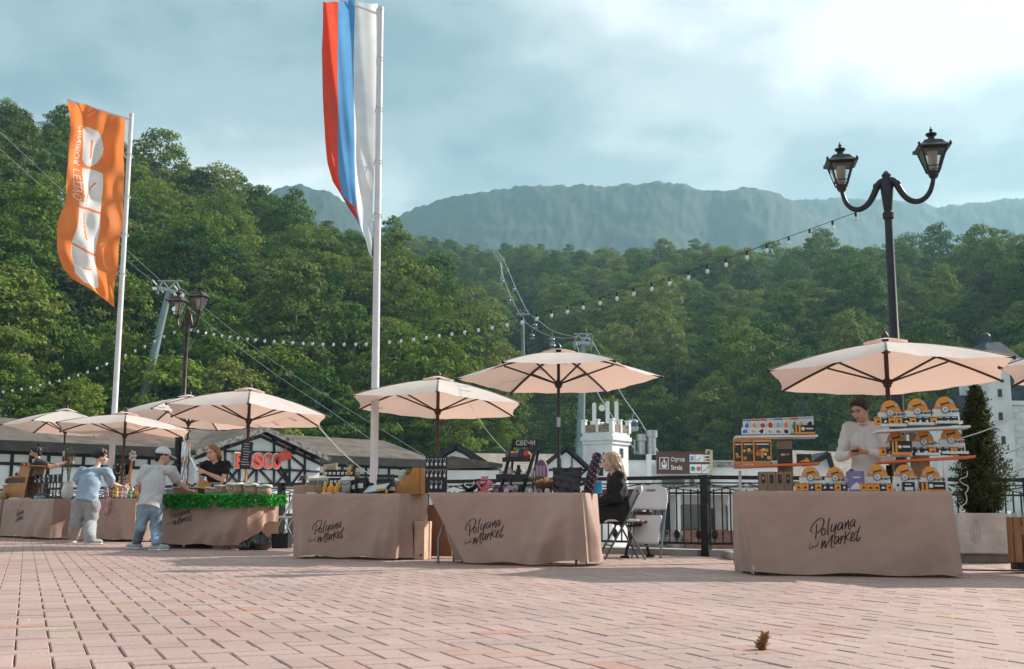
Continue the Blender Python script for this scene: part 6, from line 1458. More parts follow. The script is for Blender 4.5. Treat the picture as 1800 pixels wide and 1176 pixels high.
tub('large pale honey tub on the upper cabinet step', 707, .36, cst[1] + .003, .055, .13, M_('pale_plastic', (.62, .60, .55), .3)); tub('smaller pale tub on the lower cabinet step', 697, .36, cst[0] + .003, .04, .10, MATS['pale_plastic']); tub('red-brown canister on the cabinet front', 688, .34, S.H + .02, .035, .13, M_('rust_red', (.36, .10, .05), .4))
for i in range(5): mb = MB(); mb.ball((rng.uniform(-.01, .01), 0, .03), (.022, .022, .035), 8, 6); mb.cyl((0, 0, .05), (0, 0, .085), .008); S.one(mb, 'green_jar', 'small olive green jar on the top cabinet step', 'jar', M_('olive_green', (.14, .16, .04)), 714 + 2.6 * i, .36, cst[2] + .003, group='olive jars on the cabinet', smooth=True)
for i in range(9):
    for row in range(2):
        px = 664 + 3.4 * i; t = S.item('dark_bottle', 'slim dark bottle with pale label in the %s row beside the cabinet' % ('front', 'back')[row], 'bottle', px, .28 + .08 * row, cst[3] + .002 + .05 * row, 0, 'slim dark bottles, %s row' % ('front', 'back')[row])
        mb = MB(); mb.lathe([(.018, 0), (.02, .01), (.02, .08), (.010, .105), (.009, .14)], 10); mb.build('glass', m_darkjar, t, smooth=True); mb = MB(); mb.lathe([(.0205, .02), (.0205, .065)], 10, cap=False); mb.build('label', m_paper, t); mb = MB(); mb.lathe([(.011, .135), (.011, .16), (.004, .162)], 8); mb.build('cap', m_blackc, t)
for i in range(3): mb = MB(); mb.b2((-.06, -.04, 0), (.06, .04, .008)); mb.b2((-.05, -.035, .0085), (.04, .03, .014)); S.one(mb, 'leaflet_stack', ('white leaflets lying near the cardboard box', 'pale leaflets lying near the amber figure', 'grey leaflets lying before the glass jar')[i], 'leaflets', [m_card, m_paper, M_('leaflet', (.5, .56, .58))][i], (548, 575, 600)[i], .05, None, .3 * i)
# ---- garland stall
S = S4
P = []; Nn = []; rs = np.random.default_rng(8)
for i in range(4200):
    k = rs.random()
    if k < .72:
        u = rs.random() * 1.09; x = -S.L / 2 + S.L * u + .02; y = -.10 - (.05 if u > .6 else 0) - abs(rs.normal()) * .03; low = .19 if u < .66 else (.09 if u < .72 else .18)
        z = S.H + .03 - rs.random() ** 1.3 * low
    else:
        u = rs.random(); x = S.L / 2 + .08 + abs(rs.normal()) * .03; y = S.D * u; z = S.H + .03 - rs.random() * .15
    P.append((x, y, z)); Nn.append((rs.normal() * .6 + (.8 if k >= .72 else 0), -.8 + rs.normal() * .6, .5 + rs.normal() * .6))
V, F = leaf_quads(np.array(P), np.array(Nn), .021, rs, .7)
m_plastic_leaf = leaf_material('plastic_leaf', [(.03, .30, .04), (.05, .40, .05)])
g = thing('leaf_garland', 'bright green artificial leaf garland draped along the front of the stall', 'garland', S.o, S.rz)
o = bpy.data.objects.new('leaves', quads_mesh('leaves', V, F, m_plastic_leaf)); COL.objects.link(o); o.parent = g; o['kind'] = 'stuff'
mb = MB(); mb.tube([(-S.L / 2, -.04, S.H - .02), (0, -.08, S.H - .03), (S.L / 2, -.04, S.H - .02), (S.L / 2 + .05, .1, S.H - .02), (S.L / 2 + .05, S.D, S.H - .02)], .012, 6); mb.build('stem', M_('garland_stem', (.03, .12, .03)), g)
mb = MB(); [mb.ball((p[0], p[1] - .012, p[2]), .007, 5, 4) for p in P[::55]]; mb.build('tiny_flowers', m_card, g)
m_burlap = mat('burlap', (.42, .31, .23), .95, var=.2, vscale=14, bump=.6, bscale=60); m_roll = mat('white_cotton', (.72, .69, .66), .9, var=.06)
for i, (px, w, dy, py) in enumerate(((371, 22, .16, 857), (388, 24, .24, 853), (414, 30, .22, 850), (441, 25, .26, 851), (464, 26, .30, 853))):
    t = S.item('burlap_sack', 'burlap sack with rolled white rim, %s of five behind the garland' % ('leftmost', 'second from left', 'widest and middle one', 'fourth', 'rightmost')[i], 'sack', px, dy, None, 0, 'burlap sacks'); r = w / 2 * S.w(0, dy, 0).y / 1927; h = S.z(px, py, dy) - S.H
    mb = MB(); mb.grid(lambda u, v, i=i: (r * (.86 + .16 * math.sin(PI * min(1, v * 1.05)) - .06 * v) * (1 + .03 * math.sin(u * 2 * PI * 5 + i) * (1 - v * .5)) * math.cos(2 * PI * u), r * (.86 + .16 * math.sin(PI * min(1, v * 1.05)) - .06 * v) * (1 + .03 * math.sin(u * 2 * PI * 5 + i)) * math.sin(2 * PI * u), h * .9 * v), 28, 10); mb.build('bag', m_burlap, t, smooth=True)
    mb = MB(); mb.tube([(r * .93 * math.cos(a), r * .93 * math.sin(a), h * .92 + .006 * math.sin(3 * a + i)) for a in np.linspace(0, 2 * PI, 26, endpoint=False)], r * .16, 8, closed=True); mb.build('rolled_rim', m_roll, t, smooth=True)
    mb = MB(); mb.lathe([(.002, h * .9), (r * .55, h * .89), (r * .85, h * .84)], 16, cap=False); mb.build('tea', M_('tea_leaves', (.12, .08, .05), .95, var=.3), t)
    mb = MB(); mb.tube([(-r * .95, -r * .35, h * .75), (-.2 * r, -r * 1.02, h * .62), (r * .6, -r * .85, h * .45)], .004, 5); mb.build('cord', m_roll, t)
for i, (px, dy) in enumerate(((380, .2), (418, .24), (440, .28))): 
    mb = MB(); mb.lathe([(.03, 0), (.06, .004), (.062, .012), (.03, .008)], 14, sq=(1.4, 1)); S.one(mb, 'scoop', ('white scoop on the second sack', 'white scoop on the middle sack', 'white scoop on the fourth sack')[i], 'scoop', m_card, px, dy, S.z(px, 850, dy) + .0, R(8))
t = S.item('menu_board', 'narrow black chalk menu board in front of the parasol pole', 'menu board', 430, .42); zb, zt2 = S.z(430, 825, .42) - S.H, S.z(430, 777, .42) - S.H; w = S.ws(421, 440, .42)
q = Matrix.Rotation(R(4), 3, 'Y'); mb = MB(); mb.box((0, 0, (zb + zt2) / 2), (w, .02, zt2 - zb), q); mb.build('board', m_blackc, t); mb = MB(); mb.bar((0, .02, 0), (0, .02, zt2 * .9), .025, .02); mb.build('post', m_wood_or, t)
rr_ = random.Random(4)
for k in range(9): mb = MB(); mb.box(q @ Vector((rr_.uniform(-.01, .01), -.0125, (zt2 - zb) * (.42 - .095 * k))) + Vector((0, 0, (zb + zt2) / 2)), (w * rr_.uniform(.45, .8), .001, .012), q); mb.build('chalk_line', m_grey, t)
t = S.item('wooden_crate', 'small open wooden box with cards beside the blonde vendor', 'box', 362, .34); mb = MB(); mb.b2((-.11, -.08, 0), (.11, -.07, .12)); mb.b2((-.11, .07, 0), (.11, .08, .12)); mb.b2((-.11, -.07, 0), (-.10, .07, .12)); mb.b2((.10, -.07, 0), (.11, .07, .12)); mb.b2((-.1, -.07, 0), (.1, .07, .01)); mb.build('box', m_wood_dk, t); mb = MB(); mb.box((-.02, 0, .17), (.18, .01, .12), (R(-25), R(20), 0)); mb.build('lid', m_wood_or, t); mb = MB(); mb.box((0, 0, .12), (.16, .11, .02), (0, R(4), 0)); mb.build('cards', m_yel, t)
t = S.item('espresso_machine', 'tall black and steel coffee boiler left of the blonde vendor', 'coffee machine', 318, .55); h = S.z(318, 769, .55) - S.H
mb = MB(); mb.cyl((-.09, 0, 0), (-.09, 0, h), .055, n=14); mb.box((-.09, 0, h * .5), (.12, .12, .1)); mb.build('column', m_blackc, t, smooth=True); mb = MB(); mb.lathe([(.09, .12), (.10, .14), (.10, .2), (.065, .24), (.06, h * .55), (.075, h * .6), (.075, h * .9), (.04, h * .95)], 16, (.05, 0, 0)); mb.build('boiler', mat('chrome', (.6, .6, .62), .15, .95, var=.05), t, smooth=True)
mb = MB(); mb.b2((-.16, -.15, 0), (.2, .15, .12), bev=.01); mb.build('base', m_leggrey, t); mb = MB(); mb.tube([(.1, -.05, h * .8), (.12, -.12, h * .6), (.1, -.13, .25)], .012, 8); mb.build('spout', MATS['chrome'], t)
mb = MB(); mb.lathe([(.035, 0), (.045, .10), (.047, .11)], 12); S.one(mb, 'paper_cup', 'white paper cup next to the wooden box', 'cup', m_card, 346, .3, smooth=True)
t = S.item('box_of_tea', 'brown box of loose goods where the shopper in the cap reaches', 'box', 328, .2); mb = MB(); mb.b2((-.16, -.10, 0), (.16, .1, .13), bev=.004); mb.build('carton', m_kraft, t); mb = MB(); mb.b2((-.18, -.12, .13), (.18, .12, .14)); mb.build('lid', m_paper, t)
# ---- toy stall
S = S5
tc_ = {'lilac': (.46, .36, .48), 'mint green': (.16, .40, .26), 'cream': (.66, .58, .48), 'pink': (.66, .30, .36), 'grey': (.36, .36, .38), 'brown': (.26, .15, .11), 'orange': (.68, .30, .10), 'pale blue': (.38, .52, .66), 'white': (.72, .70, .68), 'teal': (.05, .28, .20), 'yellow': (.68, .52, .16), 'dark grey': (.12, .12, .13)}
def toy(label, px, dy, z, r, c1, c2, grp):
    t = S.item('crochet_toy', label, 'toy', px, dy, z, rng.uniform(-.6, .6), grp); m1 = mat('yarn_' + c1.replace(' ', '_'), tc_[c1], .95, var=.15, vscale=30, bump=.6, bscale=90); m2 = mat('yarn_' + c2.replace(' ', '_'), tc_[c2], .95, var=.15, vscale=30, bump=.6, bscale=90)
    mb = MB(); mb.ball((0, 0, r * .95), (r, r * .9, r), 12, 8); bd = mb.build('body', m1, t, smooth=True)
    mb = MB(); mb.ball((0, -.1 * r, r * 2.3), r * .78, 12, 8); hd = mb.build('head', m1, t, smooth=True)
    for s in (-1, 1):
        mb = MB(); mb.ball((s * r * .6, 0, r * 2.95), (r * .28, r * .2, r * .34), 8, 6); mb.build('ear', m2, hd, smooth=True)
        mb = MB(); mb.ball((s * r * .28, -r * .84, r * 2.4), r * .09, 6, 5); mb.build('eye', m_blackc, hd)
        mb = MB(); mb.ball((s * r * .75, -r * .45, r * .35), (r * .32, r * .55, r * .3), 8, 6); mb.build('foot', m2, t, smooth=True)
    mb = MB(); mb.ball((0, -r * .78, r * 2.1), (r * .3, r * .2, r * .22), 8, 6); mb.build('muzzle', m2, hd, smooth=True)
names = list(tc_); rr_ = random.Random(12)
k = 0
for row, (dy, n, p0, p1) in enumerate(((.06, 7, 184, 240), (.22, 7, 182, 244), (.40, 6, 186, 246))):
    for i in range(n):
        c1 = names[(k * 5 + row) % 12]; c2 = names[(k * 7 + 3) % 12]; c2 = c2 if c2 != c1 else 'white'; toy('small %s crocheted toy with %s ears, %s row of the toy stall' % (c1, c2, ('front', 'middle', 'back')[row]), p0 + (p1 - p0) * (i + .5) / n, dy, S.H + .008 + .06 * row, rr_.uniform(.038, .05), c1, c2, None); k += 1
t = S.item('toy_rack', 'black back board behind the crocheted toys', 'rack', 212, .62); mb = MB(); mb.b2((-.22, 0, 0), (.22, .02, S.z(212, 806, .62) - S.H)); mb.build('board', m_blackc, t)
for zz_ in (.24, .44): mb = MB(); mb.b2((-.22, -.12, zz_ - .015), (.22, -.001, zz_)); mb.build('shelf', m_blackc, t)
for i, (px, zz_, c1, c2) in enumerate(((199, .24, 'brown', 'cream'), (211, .24, 'cream', 'brown'), (221, .24, 'grey', 'white'), (200, .44, 'dark grey', 'white'), (213, .44, 'brown', 'white'))): toy('larger %s crocheted toy with %s muzzle on the black toy rack' % (c1, c2), px, .56, S.H + zz_ + .006, .062, c1, c2, None)
t = S.item('wind_spinner', 'white flower pinwheel on a light wooden stick at the toy stall', 'pinwheel', 229, .5); h = S.z(233, 802, .5) - S.H; mb = MB(); mb.bar((-.1, 0, .1), (.06, -.05, h - .04), .04, .03); mb.build('stick', m_wood_or, t); mb = MB(); [mb.ball((.07 + .075 * math.cos(a), -.06, h + .075 * math.sin(a)), (.03, .012, .03), 8, 6) for a in np.linspace(0, 2 * PI, 7, endpoint=False)]; mb.ball((.07, -.065, h), .03, 8, 6); mb.build('petals', m_card, t, smooth=True)
t = S.item('striped_scarf', 'pink and white striped scarf hanging over the toy stall edge', 'scarf', 193, -.045, 0); w = .16
for k in range(7):
    mb = MB(); 
    def fn(u, v, k=k): 
        x = -.06 + .018 * k + .014 * u - .05 * v * (1 if k < 4 else .6) + .008 * math.sin(v * 6 + k); return (x, -.02 - .006 * math.sin(k * 2 + v * 5) - .02 * v, S.H + .02 - v * (.30 - .012 * abs(k - 2)))
    mb.grid(fn, 2, 12); mb.build('stripe', [m_pink, mat('yarn_white', (.72, .70, .68), .95)][k % 2], t, smooth=True, solid=.006)
t = S.item('glass_bag', 'clear plastic bag by the shopper in the cap', 'bag', 248, .1); mb = MB(); mb.grid(lambda u, v: (.09 * math.cos(2 * PI * u) * (1 - .4 * v) + .01 * math.sin(u * 30), .06 * math.sin(2 * PI * u) * (1 - .4 * v), .22 * v), 18, 6); mb.build('film', m_glassjar, t, smooth=True); mb = MB(); mb.ball((0, 0, .06), (.06, .04, .06)); mb.build('content', m_card, t, smooth=True)
# ---- jar stall
S = S6
t = S.item('stepped_cabinet', 'brown wooden stepped display cabinet on the leftmost jar stall', 'rack', 28, .28); x0 = S.x(28, .28); X = lambda px: S.x(px, .28) - x0; ZZ = lambda py: S.z(28, py, .28) - S.H
prof = [(X(6), 0), (X(42), 0), (X(51), ZZ(822)), (X(34), ZZ(820)), (X(30), ZZ(836)), (X(18), ZZ(838)), (X(14), ZZ(851)), (X(6), ZZ(853))]
for yy in (-.02, .26): mb = MB(); mb.prism(prof, yy, yy + .016); mb.build('side_panel', m_wood_or, t)
for p0, p1, py in ((4, 20, 852), (14, 34, 837), (28, 52, 820)): mb = MB(); mb.b2((X(p0), -.03, ZZ(py) - .014), (X(p1), .27, ZZ(py))); mb.build('step', m_wood_or, t)
mb = MB(); mb.b2((X(10), -.022, ZZ(845) - .05), (X(44), .0, ZZ(840))); mb.build('front_board', m_wood_dk, t)
for i in range(5): mb = MB(); mb.ball((0, 0, .03), (.05, .04, .035), 8, 6); mb.cyl((0, 0, .05), (.02, 0, .08), .006); S.one(mb, 'dried_fruit', 'reddish dried fruit bunch on the stepped cabinet', 'dried fruit', M_('dried_red', (.28, .08, .05), .8), (10, 18, 26, 36, 44)[i], .36, (S.z(10, 850, .36), S.z(18, 850, .36), S.z(26, 836, .36), S.z(36, 819, .36), S.z(44, 819, .36))[i], group='dried fruit bunches on the cabinet', smooth=True)
t = S.item('crate_stand', 'black plastic crate grid carrying dark jars', 'crate', 82, .45); x0 = S.x(82, .45); X = lambda px: S.x(px, .45) - x0; zt_ = S.z(82, 849, .45) - S.H
mb = MB()
for k in range(10): xx = X(58) + (X(106) - X(58)) * k / 9; mb.b2((xx - .006, -.1, 0), (xx + .006, -.09, zt_)); mb.b2((xx - .006, .09, 0), (xx + .006, .1, zt_))
for k in range(4): mb.b2((X(58), -.102, zt_ * k / 3 - .007), (X(106), -.088, zt_ * k / 3 + .007))
mb.b2((X(58), -.1, zt_ - .01), (X(106), .1, zt_)); mb.build('grid', m_blackc, t)
S_H = S.H
for row in range(2):
    for i in range(6): jar(63 + 8 * i, .38 + .12 * row, S.H + zt_ + .004 + .07 * row, 'dark lidded jar in the %s row of the black crate stand' % ('front', 'back')[row], 1.25, m_darkjar)
for i in range(3): mb = MB(); mb.cyl((0, -.05, .033), (0, .05, .033), .033, n=14); mb.cyl((0, -.052, .033), (0, -.05, .033), .026, n=14); S.one(mb, 'tin_can', ('pale blue tin lying left on the jar stall', 'blue tin lying in the middle on the jar stall', 'dark blue tin on top of the other tins')[i], 'tin', M_(('tin_pale', 'tin_blue', 'tin_dark')[i], ((.35, .5, .6), (.15, .3, .45), (.08, .14, .22))[i], .3), (64, 74, 70)[i], .12, S.H + (.004, .004, .065)[i], (.9, .6, .7)[i], smooth=True)
for i in range(4): mb = MB(); mb.b2((-.06, -.05, 0), (.06, .05, .025)); mb.b2((-.04, -.03, .0255), (.04, .03, .032)); S.one(mb, 'soap_bar', ('white soap box', 'cream soap box', 'grey soap box', 'pink soap box')[i] + ' lying at the front of the jar stall', 'box', [m_card, m_paper, m_grey, cs[2]][i], 22 + 9 * i, .07, None, .4 * i)
t = S.item('flower_jug', 'white jug with tall dried flowers beside the shopper in blue', 'jug', 118, .30); mb = MB(); mb.lathe([(.06, 0), (.10, .05), (.11, .15), (.08, .24), (.07, .30), (.08, .32)], 16); mb.build('jug', mat('white_glaze', (.70, .70, .69), .3), t, smooth=True)
mb = MB(); rr_ = random.Random(9); tips = []
for k in range(16): a = rr_.uniform(0, 6.28); r_ = rr_.uniform(.03, .16); h = rr_.uniform(.55, .95); tp_ = (r_ * math.cos(a), r_ * math.sin(a) * .7, h); tips.append(tp_); mb.tube([(0, 0, .2), (tp_[0] * .4, tp_[1] * .4, .5), tp_], .004, 4)
mb.build('stems', M_('dry_stem', (.20, .17, .10), .9), t)
P = []; Nn = []
for tp_ in tips:
    for q in range(26): P.append(np.array(tp_) + rs.normal(size=3) * np.array([.035, .035, .055])); Nn.append(rs.normal(size=3))
V, F = leaf_quads(np.array(P), np.array(Nn), .014, rs); o = bpy.data.objects.new('flower_heads', quads_mesh('flower_heads', V, F, M_('dry_flower', (.24, .22, .16), .95, var=.3))); COL.objects.link(o); o.parent = t
S = S7
for i in range(3): mb = MB(); mb.lathe([(.10, 0), (.14, .06), (.13, .14), (.06, .18)], 12); S.one(mb, 'wicker_bundle', ('dark dried herb bundle at the left edge', 'brown dried herb bundle at the left edge', 'pale dried herb bundle at the left edge')[i], 'herb bundle', [m_wood_dk, m_kraft, m_tan][i], (-30, -14, 0)[i], .25, None, smooth=True)
# ------------------------------------------------------------------ people: one continuous skin surface each, clothes and hair on top
def sdf_mesh(prims, h, k=.02, cuts=(), disp=None):
    lo = np.full(3, 1e9); hi = np.full(3, -1e9)
    for p in prims:
        if p[0] == 'c':
            for q, r in ((p[1], p[3]), (p[2], p[4])): lo = np.minimum(lo, np.array(q) - r * 1.25 - .02); hi = np.maximum(hi, np.array(q) + r * 1.25 + .02)
        else: r = max(p[2]); lo = np.minimum(lo, np.array(p[1]) - r - .02); hi = np.maximum(hi, np.array(p[1]) + r + .02)
    n = np.ceil((hi - lo) / h).astype(int) + 2
    D = np.full(n, 1.0, np.float32)
    ax = [lo[i] + h * np.arange(n[i]) for i in range(3)]
    for p in prims:
        if p[0] == 'c':
            a, b = np.array(p[1], float), np.array(p[2], float); rm = max(p[3], p[4]) * 1.25 + k + 2 * h; l2 = np.minimum(a, b) - rm; h2 = np.maximum(a, b) + rm
        else: rm = max(p[2]) + k + 2 * h; l2 = np.array(p[1]) - rm; h2 = np.array(p[1]) + rm
        i0 = np.clip(np.floor((l2 - lo) / h).astype(int), 0, n); i1 = np.clip(np.ceil((h2 - lo) / h).astype(int) + 1, 0, n)
        X, Y, Z = np.meshgrid(*[ax[i][i0[i]:i1[i]] for i in range(3)], indexing='ij')
        if p[0] == 'c':
            ab = b - a; px, py, pz = X - a[0], Y - a[1], Z - a[2]
            t = np.clip((px * ab[0] + py * ab[1] + pz * ab[2]) / max(1e-9, ab @ ab), 0, 1)
            dx, dy, dz = px - t * ab[0], py - t * ab[1], pz - t * ab[2]
            if len(p) > 5:                       # flattened limb: (axis, factor)
                nx, f = np.array(p[5], float), p[6]; nx = nx / np.linalg.norm(nx); dn = dx * nx[0] + dy * nx[1] + dz * nx[2]
                dx, dy, dz = dx + (f - 1) * dn * nx[0], dy + (f - 1) * dn * nx[1], dz + (f - 1) * dn * nx[2]
            d = np.sqrt(dx * dx + dy * dy + dz * dz) - (p[3] + (p[4] - p[3]) * t)
        else:
            q = np.stack([X - p[1][0], Y - p[1][1], Z - p[1][2]], -1)
            if len(p) > 3: q = q @ np.array(p[3])      # rows are local axes
            rr = np.array(p[2]); kq = np.linalg.norm(q / rr, axis=-1); d = (kq - 1) * min(rr) if False else kq * (kq - 1) / (np.linalg.norm(q / rr ** 2, axis=-1) + 1e-9)
        sl = tuple(slice(i0[i], i1[i]) for i in range(3)); A = D[sl]
        hh = np.clip(.5 + .5 * (A - d) / k, 0, 1); D[sl] = A * (1 - hh) + d * hh - k * hh * (1 - hh)
    if cuts or disp:
        X, Y, Z = np.meshgrid(*ax, indexing='ij')
        if disp: D += disp(X, Y, Z).astype(np.float32)
        for c, nn in cuts: D = np.maximum(D, ((X - c[0]) * nn[0] + (Y - c[1]) * nn[1] + (Z - c[2]) * nn[2]).astype(np.float32))
    s = D < 0; m = [q - 1 for q in n]
    acc = np.zeros((*m, 3), np.float32); cnt = np.zeros(m, np.float32)
    C8 = [(i, j, l) for i in (0, 1) for j in (0, 1) for l in (0, 1)]
    def sub(A, c): return A[c[0]:c[0] + m[0], c[1]:c[1] + m[1], c[2]:c[2] + m[2]]
    for c in C8:
        for a in range(3):
            if c[a] == 1: continue
            e = list(c); e[a] = 1; Da, Db = sub(D, c), sub(D, e); cr = (Da < 0) != (Db < 0); t = np.where(cr, Da / np.where(cr, Da - Db, 1), 0)
            for x in range(3): acc[..., x] += cr * (c[x] + (t if x == a else 0))
            cnt += cr
    act = cnt > 0; idx = np.full(m, -1, np.int64); idx[act] = np.arange(act.sum()); ii = np.argwhere(act)
    V = (ii + acc[act] / cnt[act][:, None]) * h + lo
    F = []
    for a in range(3):
        b, c = (a + 1) % 3, (a + 2) % 3
        s0 = np.moveaxis(s, (a, b, c), (0, 1, 2)); I = np.moveaxis(idx, (a, b, c), (0, 1, 2))
        u, w = s0[:-1, 1:-1, 1:-1], s0[1:, 1:-1, 1:-1]; x, y, z = np.nonzero(u != w); fl = u[x, y, z]
        q = np.stack([I[x, y, z], I[x, y + 1, z], I[x, y + 1, z + 1], I[x, y, z + 1]], 1); q[~fl] = q[~fl][:, ::-1]; F.append(q)
    return V, np.concatenate(F)
def sdf_obj(name, prims, h, k, material, parent=None, cuts=(), disp=None):
    V, F = sdf_mesh(prims, h, k, cuts, disp); me = quads_mesh(name, V, F, material); me.polygons.foreach_set('use_smooth', [True] * len(me.polygons))
    o = bpy.data.objects.new(name, me); COL.objects.link(o); o.parent = parent; return o
def hand(W, d, nrm, curl=.5, sc=1.0, side=1):
    """palm and five fingers: W wrist, d finger direction, nrm palm normal"""
    W = Vector(W); d = Vector(d).normalized(); nrm = Vector(nrm); nrm = (nrm - d * nrm.dot(d)).normalized(); x = d.cross(nrm).normalized() * side
    P = [('c', tuple(W), tuple(W + d * .045 * sc), .024 * sc, .030 * sc, tuple(nrm), 1.5), ('c', tuple(W + d * .045 * sc), tuple(W + d * .085 * sc), .031 * sc, .033 * sc, tuple(nrm), 1.9)]
    for k, (off, ln) in enumerate(((-.030, .068), (-.010, .078), (.010, .074), (.029, .058))):
        b = W + (d * .085 + x * off) * sc; a = curl * .8; p1 = b + (d * math.cos(a) + nrm * math.sin(a)) * ln * .5 * sc; a2 = curl * 1.9; p2 = p1 + (d * math.cos(a2) + nrm * math.sin(a2)) * ln * .5 * sc
        P += [('c', tuple(b), tuple(p1), .0088 * sc, .0082 * sc), ('c', tuple(p1), tuple(p2), .0082 * sc, .0068 * sc)]
    t0 = W + (d * .03 - x * .028) * sc; t1 = t0 + (d * .028 - x * .022 + nrm * .018 * curl) * sc; t2 = t1 + (d * .032 + nrm * .022 * curl * 2) * sc
    P += [('c', tuple(t0), tuple(t1), .013 * sc, .0105 * sc), ('c', tuple(t1), tuple(t2), .0105 * sc, .008 * sc)]
    return P
SKIN = mat('skin', (.60, .36, .27), .55, var=.06, vscale=12, spec=.35); SKINP = mat('skin_pale', (.68, .44, .35), .55, var=.06, vscale=12, spec=.35)
M_EYE = mat('eye_dark', (.03, .02, .018), .2); M_LIP = mat('lip', (.45, .16, .14), .5)
def person(label, loc, rz, J, hd, skin, hair, top, sleeve, hem, legs, legm, shoem, shoes=True, scale=1.0, fem=False, long_sleeve=False, loose=.0, hands=True, hairf=None, beard=False, lowres=1.0, wide=1.0):
    V3 = Vector; J = {k_: V3(v) for k_, v in J.items()}
    yaw, pit, roll = hd; Hm = Matrix.Rotation(yaw, 3, 'Z') @ Matrix.Rotation(pit, 3, 'X') @ Matrix.Rotation(roll, 3, 'Y'); Hc = J['head']
    hp = lambda *v: tuple(Hc + Hm @ V3(v)); HR = [list(r) for r in Hm]    # columns = axes
    E = lambda c, r: ('e', hp(*c), r, HR)
    sw = .052 if not fem else .045
    pr = [E((0, .012, .018), (.074, .094, .100)), E((0, -.028, -.045), (.056, .062, .068)), E((0, -.055, -.088), (.026, .026, .022)),
          E((0, -.098, -.018), (.012, .016, .024)), E((0, -.094, -.03), (.019, .014, .011)), E((0, -.074, .034), (.056, .022, .014)), E((0, -.082, -.063), (.025, .013, .012)),
          E((.073, .012, -.008), (.012, .022, .032)), E((-.073, .012, -.008), (.012, .022, .032)), E((.042, -.062, -.025), (.022, .02, .022)), E((-.042, -.062, -.025), (.022, .02, .022))]
    pr.append(('c', tuple(J['neck'] - V3((0, 0, .03))), hp(0, .02, -.05), .055 if not fem else .047, .052 if not fem else .045))
    ch, pel = J['chest'], J['pel']; side = (J['sr'] - J['sl']).normalized(); up = (J['neck'] - pel).normalized(); fw = side.cross(up).normalized()
    pr += [('c', tuple(pel), tuple(ch), .125 * wide, .13 * wide, tuple(fw), 1.35), ('c', tuple(ch), tuple(J['neck'] - up * .06), .14, .075, tuple(fw), 1.4), ('c', tuple(J['sl']), tuple(J['sr']), sw, sw), ('c', tuple(J['tl']), tuple(J['tr']), .10 * wide, .10 * wide)]
    for s in 'lr':
        S_, E_, W_ = J['s' + s], J['e' + s], J['w' + s]; f = .86 if fem else 1.0
        pr += [('c', tuple(S_), tuple(S_.lerp(E_, .45)), .052 * f, .046 * f), ('c', tuple(S_.lerp(E_, .45)), tuple(E_), .046 * f, .037 * f), ('c', tuple(E_), tuple(E_.lerp(W_, .35)), .038 * f, .040 * f), ('c', tuple(E_.lerp(W_, .35)), tuple(W_), .040 * f, .025 * f)]
        T_, K_, A_ = J['t' + s], J['k' + s], J['a' + s]
        pr += [('c', tuple(T_), tuple(K_), .078, .052), ('c', tuple(K_), tuple(K_.lerp(A_, .35)), .050, .054), ('c', tuple(K_.lerp(A_, .35)), tuple(A_), .054, .034), ('c', tuple(A_ - V3((0, 0, .03))), tuple(A_ + J.get('f' + s, V3((0, -.13, 0))) - V3((0, 0, .045))), .034, .026)]
    if hands:
        for s, sg in (('l', 1), ('r', -1)):
            W_ = J['w' + s]; d = J.get('h' + s, W_ - J['e' + s]); nr = J.get('n' + s, V3((0, 0, -1))); pr += hand(W_, d, nr, .55, .95 if fem else 1.05, sg)
    body = sdf_obj('person', pr, .0068 * lowres, .016, skin); put(body, loc, rz); tag(body, label, 'person'); body.scale = (scale,) * 3
    # face
    for sx in (-1, 1):
        mb = MB(); mb.ball(hp(sx * .030, -.080, .008), (.010, .008, .007), 8, 6); mb.build('eye', M_EYE, body, smooth=True)
        mb = MB(); mb.tube([hp(sx * .016, -.092, .027), hp(sx * .032, -.090, .033), hp(sx * .048, -.078, .027)], [.004, .005, .003], 6); mb.build('eyebrow', hair, body, smooth=True)
    mb = MB(); mb.tube([hp(-.020, -.090, -.060), hp(-.007, -.099, -.057), hp(.007, -.099, -.057), hp(.020, -.090, -.060)], [.003, .006, .006, .003], 6); mb.build('mouth', M_LIP, body, smooth=True)
    # hair
    hpr = [E((0, .022, .036), (.081, .098, .088))]; cuts = []
    if hairf: hpr = hpr + hairf(hp, E); 
    fc = hp(0, -.052, .045); fn = Hm @ V3((0, -.80, -.60)); cuts = [(fc, tuple(fn))]
    if not hairf or hairf.__name__.startswith('short'): cuts.append((hp(0, -.01, -.045), tuple(Hm @ V3((0, -.55, -.83)))))
    sdf_obj('hair', hpr, .0075 * lowres, .02, hair, body, cuts, lambda X, Y, Z: .0045 * np.sin(X * 95 + 2 * np.sin(Z * 14)) * np.sin(Y * 90 + 2 * np.sin(Z * 17)))
    if beard: sdf_obj('beard', [E((0, -.045, -.078), (.058, .055, .045)), E((0, -.085, -.050), (.028, .014, .009))], .007, .015, hair, body, [(hp(0, 0, -.042), tuple(Hm @ V3((0, .25, 1))))], lambda X, Y, Z: .002 * np.sin(X * 200) * np.sin(Z * 180))
    # top
    wr = lambda a: (lambda X, Y, Z: a * (np.sin(Z * 38 + 5 * np.sin(X * 11)) * np.sin(X * 23 + Y * 19 + 2) + .6 * np.sin((X + Z) * 55 + 3 * np.sin(Y * 9))))
    lo = .018 + loose
    tp_ = [('c', tuple(pel + up * .0), tuple(ch), .128 * wide + lo, .135 * wide + lo, tuple(fw), 1.3), ('c', tuple(ch), tuple(J['neck'] - up * .075), .145 + lo * .6, .085, tuple(fw), 1.35), ('c', tuple(J['sl']), tuple(J['sr']), sw + .018, sw + .018)]
    hemp = V3(pel) + up * hem; tp_.append(('c', tuple(hemp - up * .05), tuple(pel), .14 * wide + lo * 1.25, .135 * wide + lo, tuple(fw), 1.25))
    cuts = [(tuple(hemp), tuple(-up))]
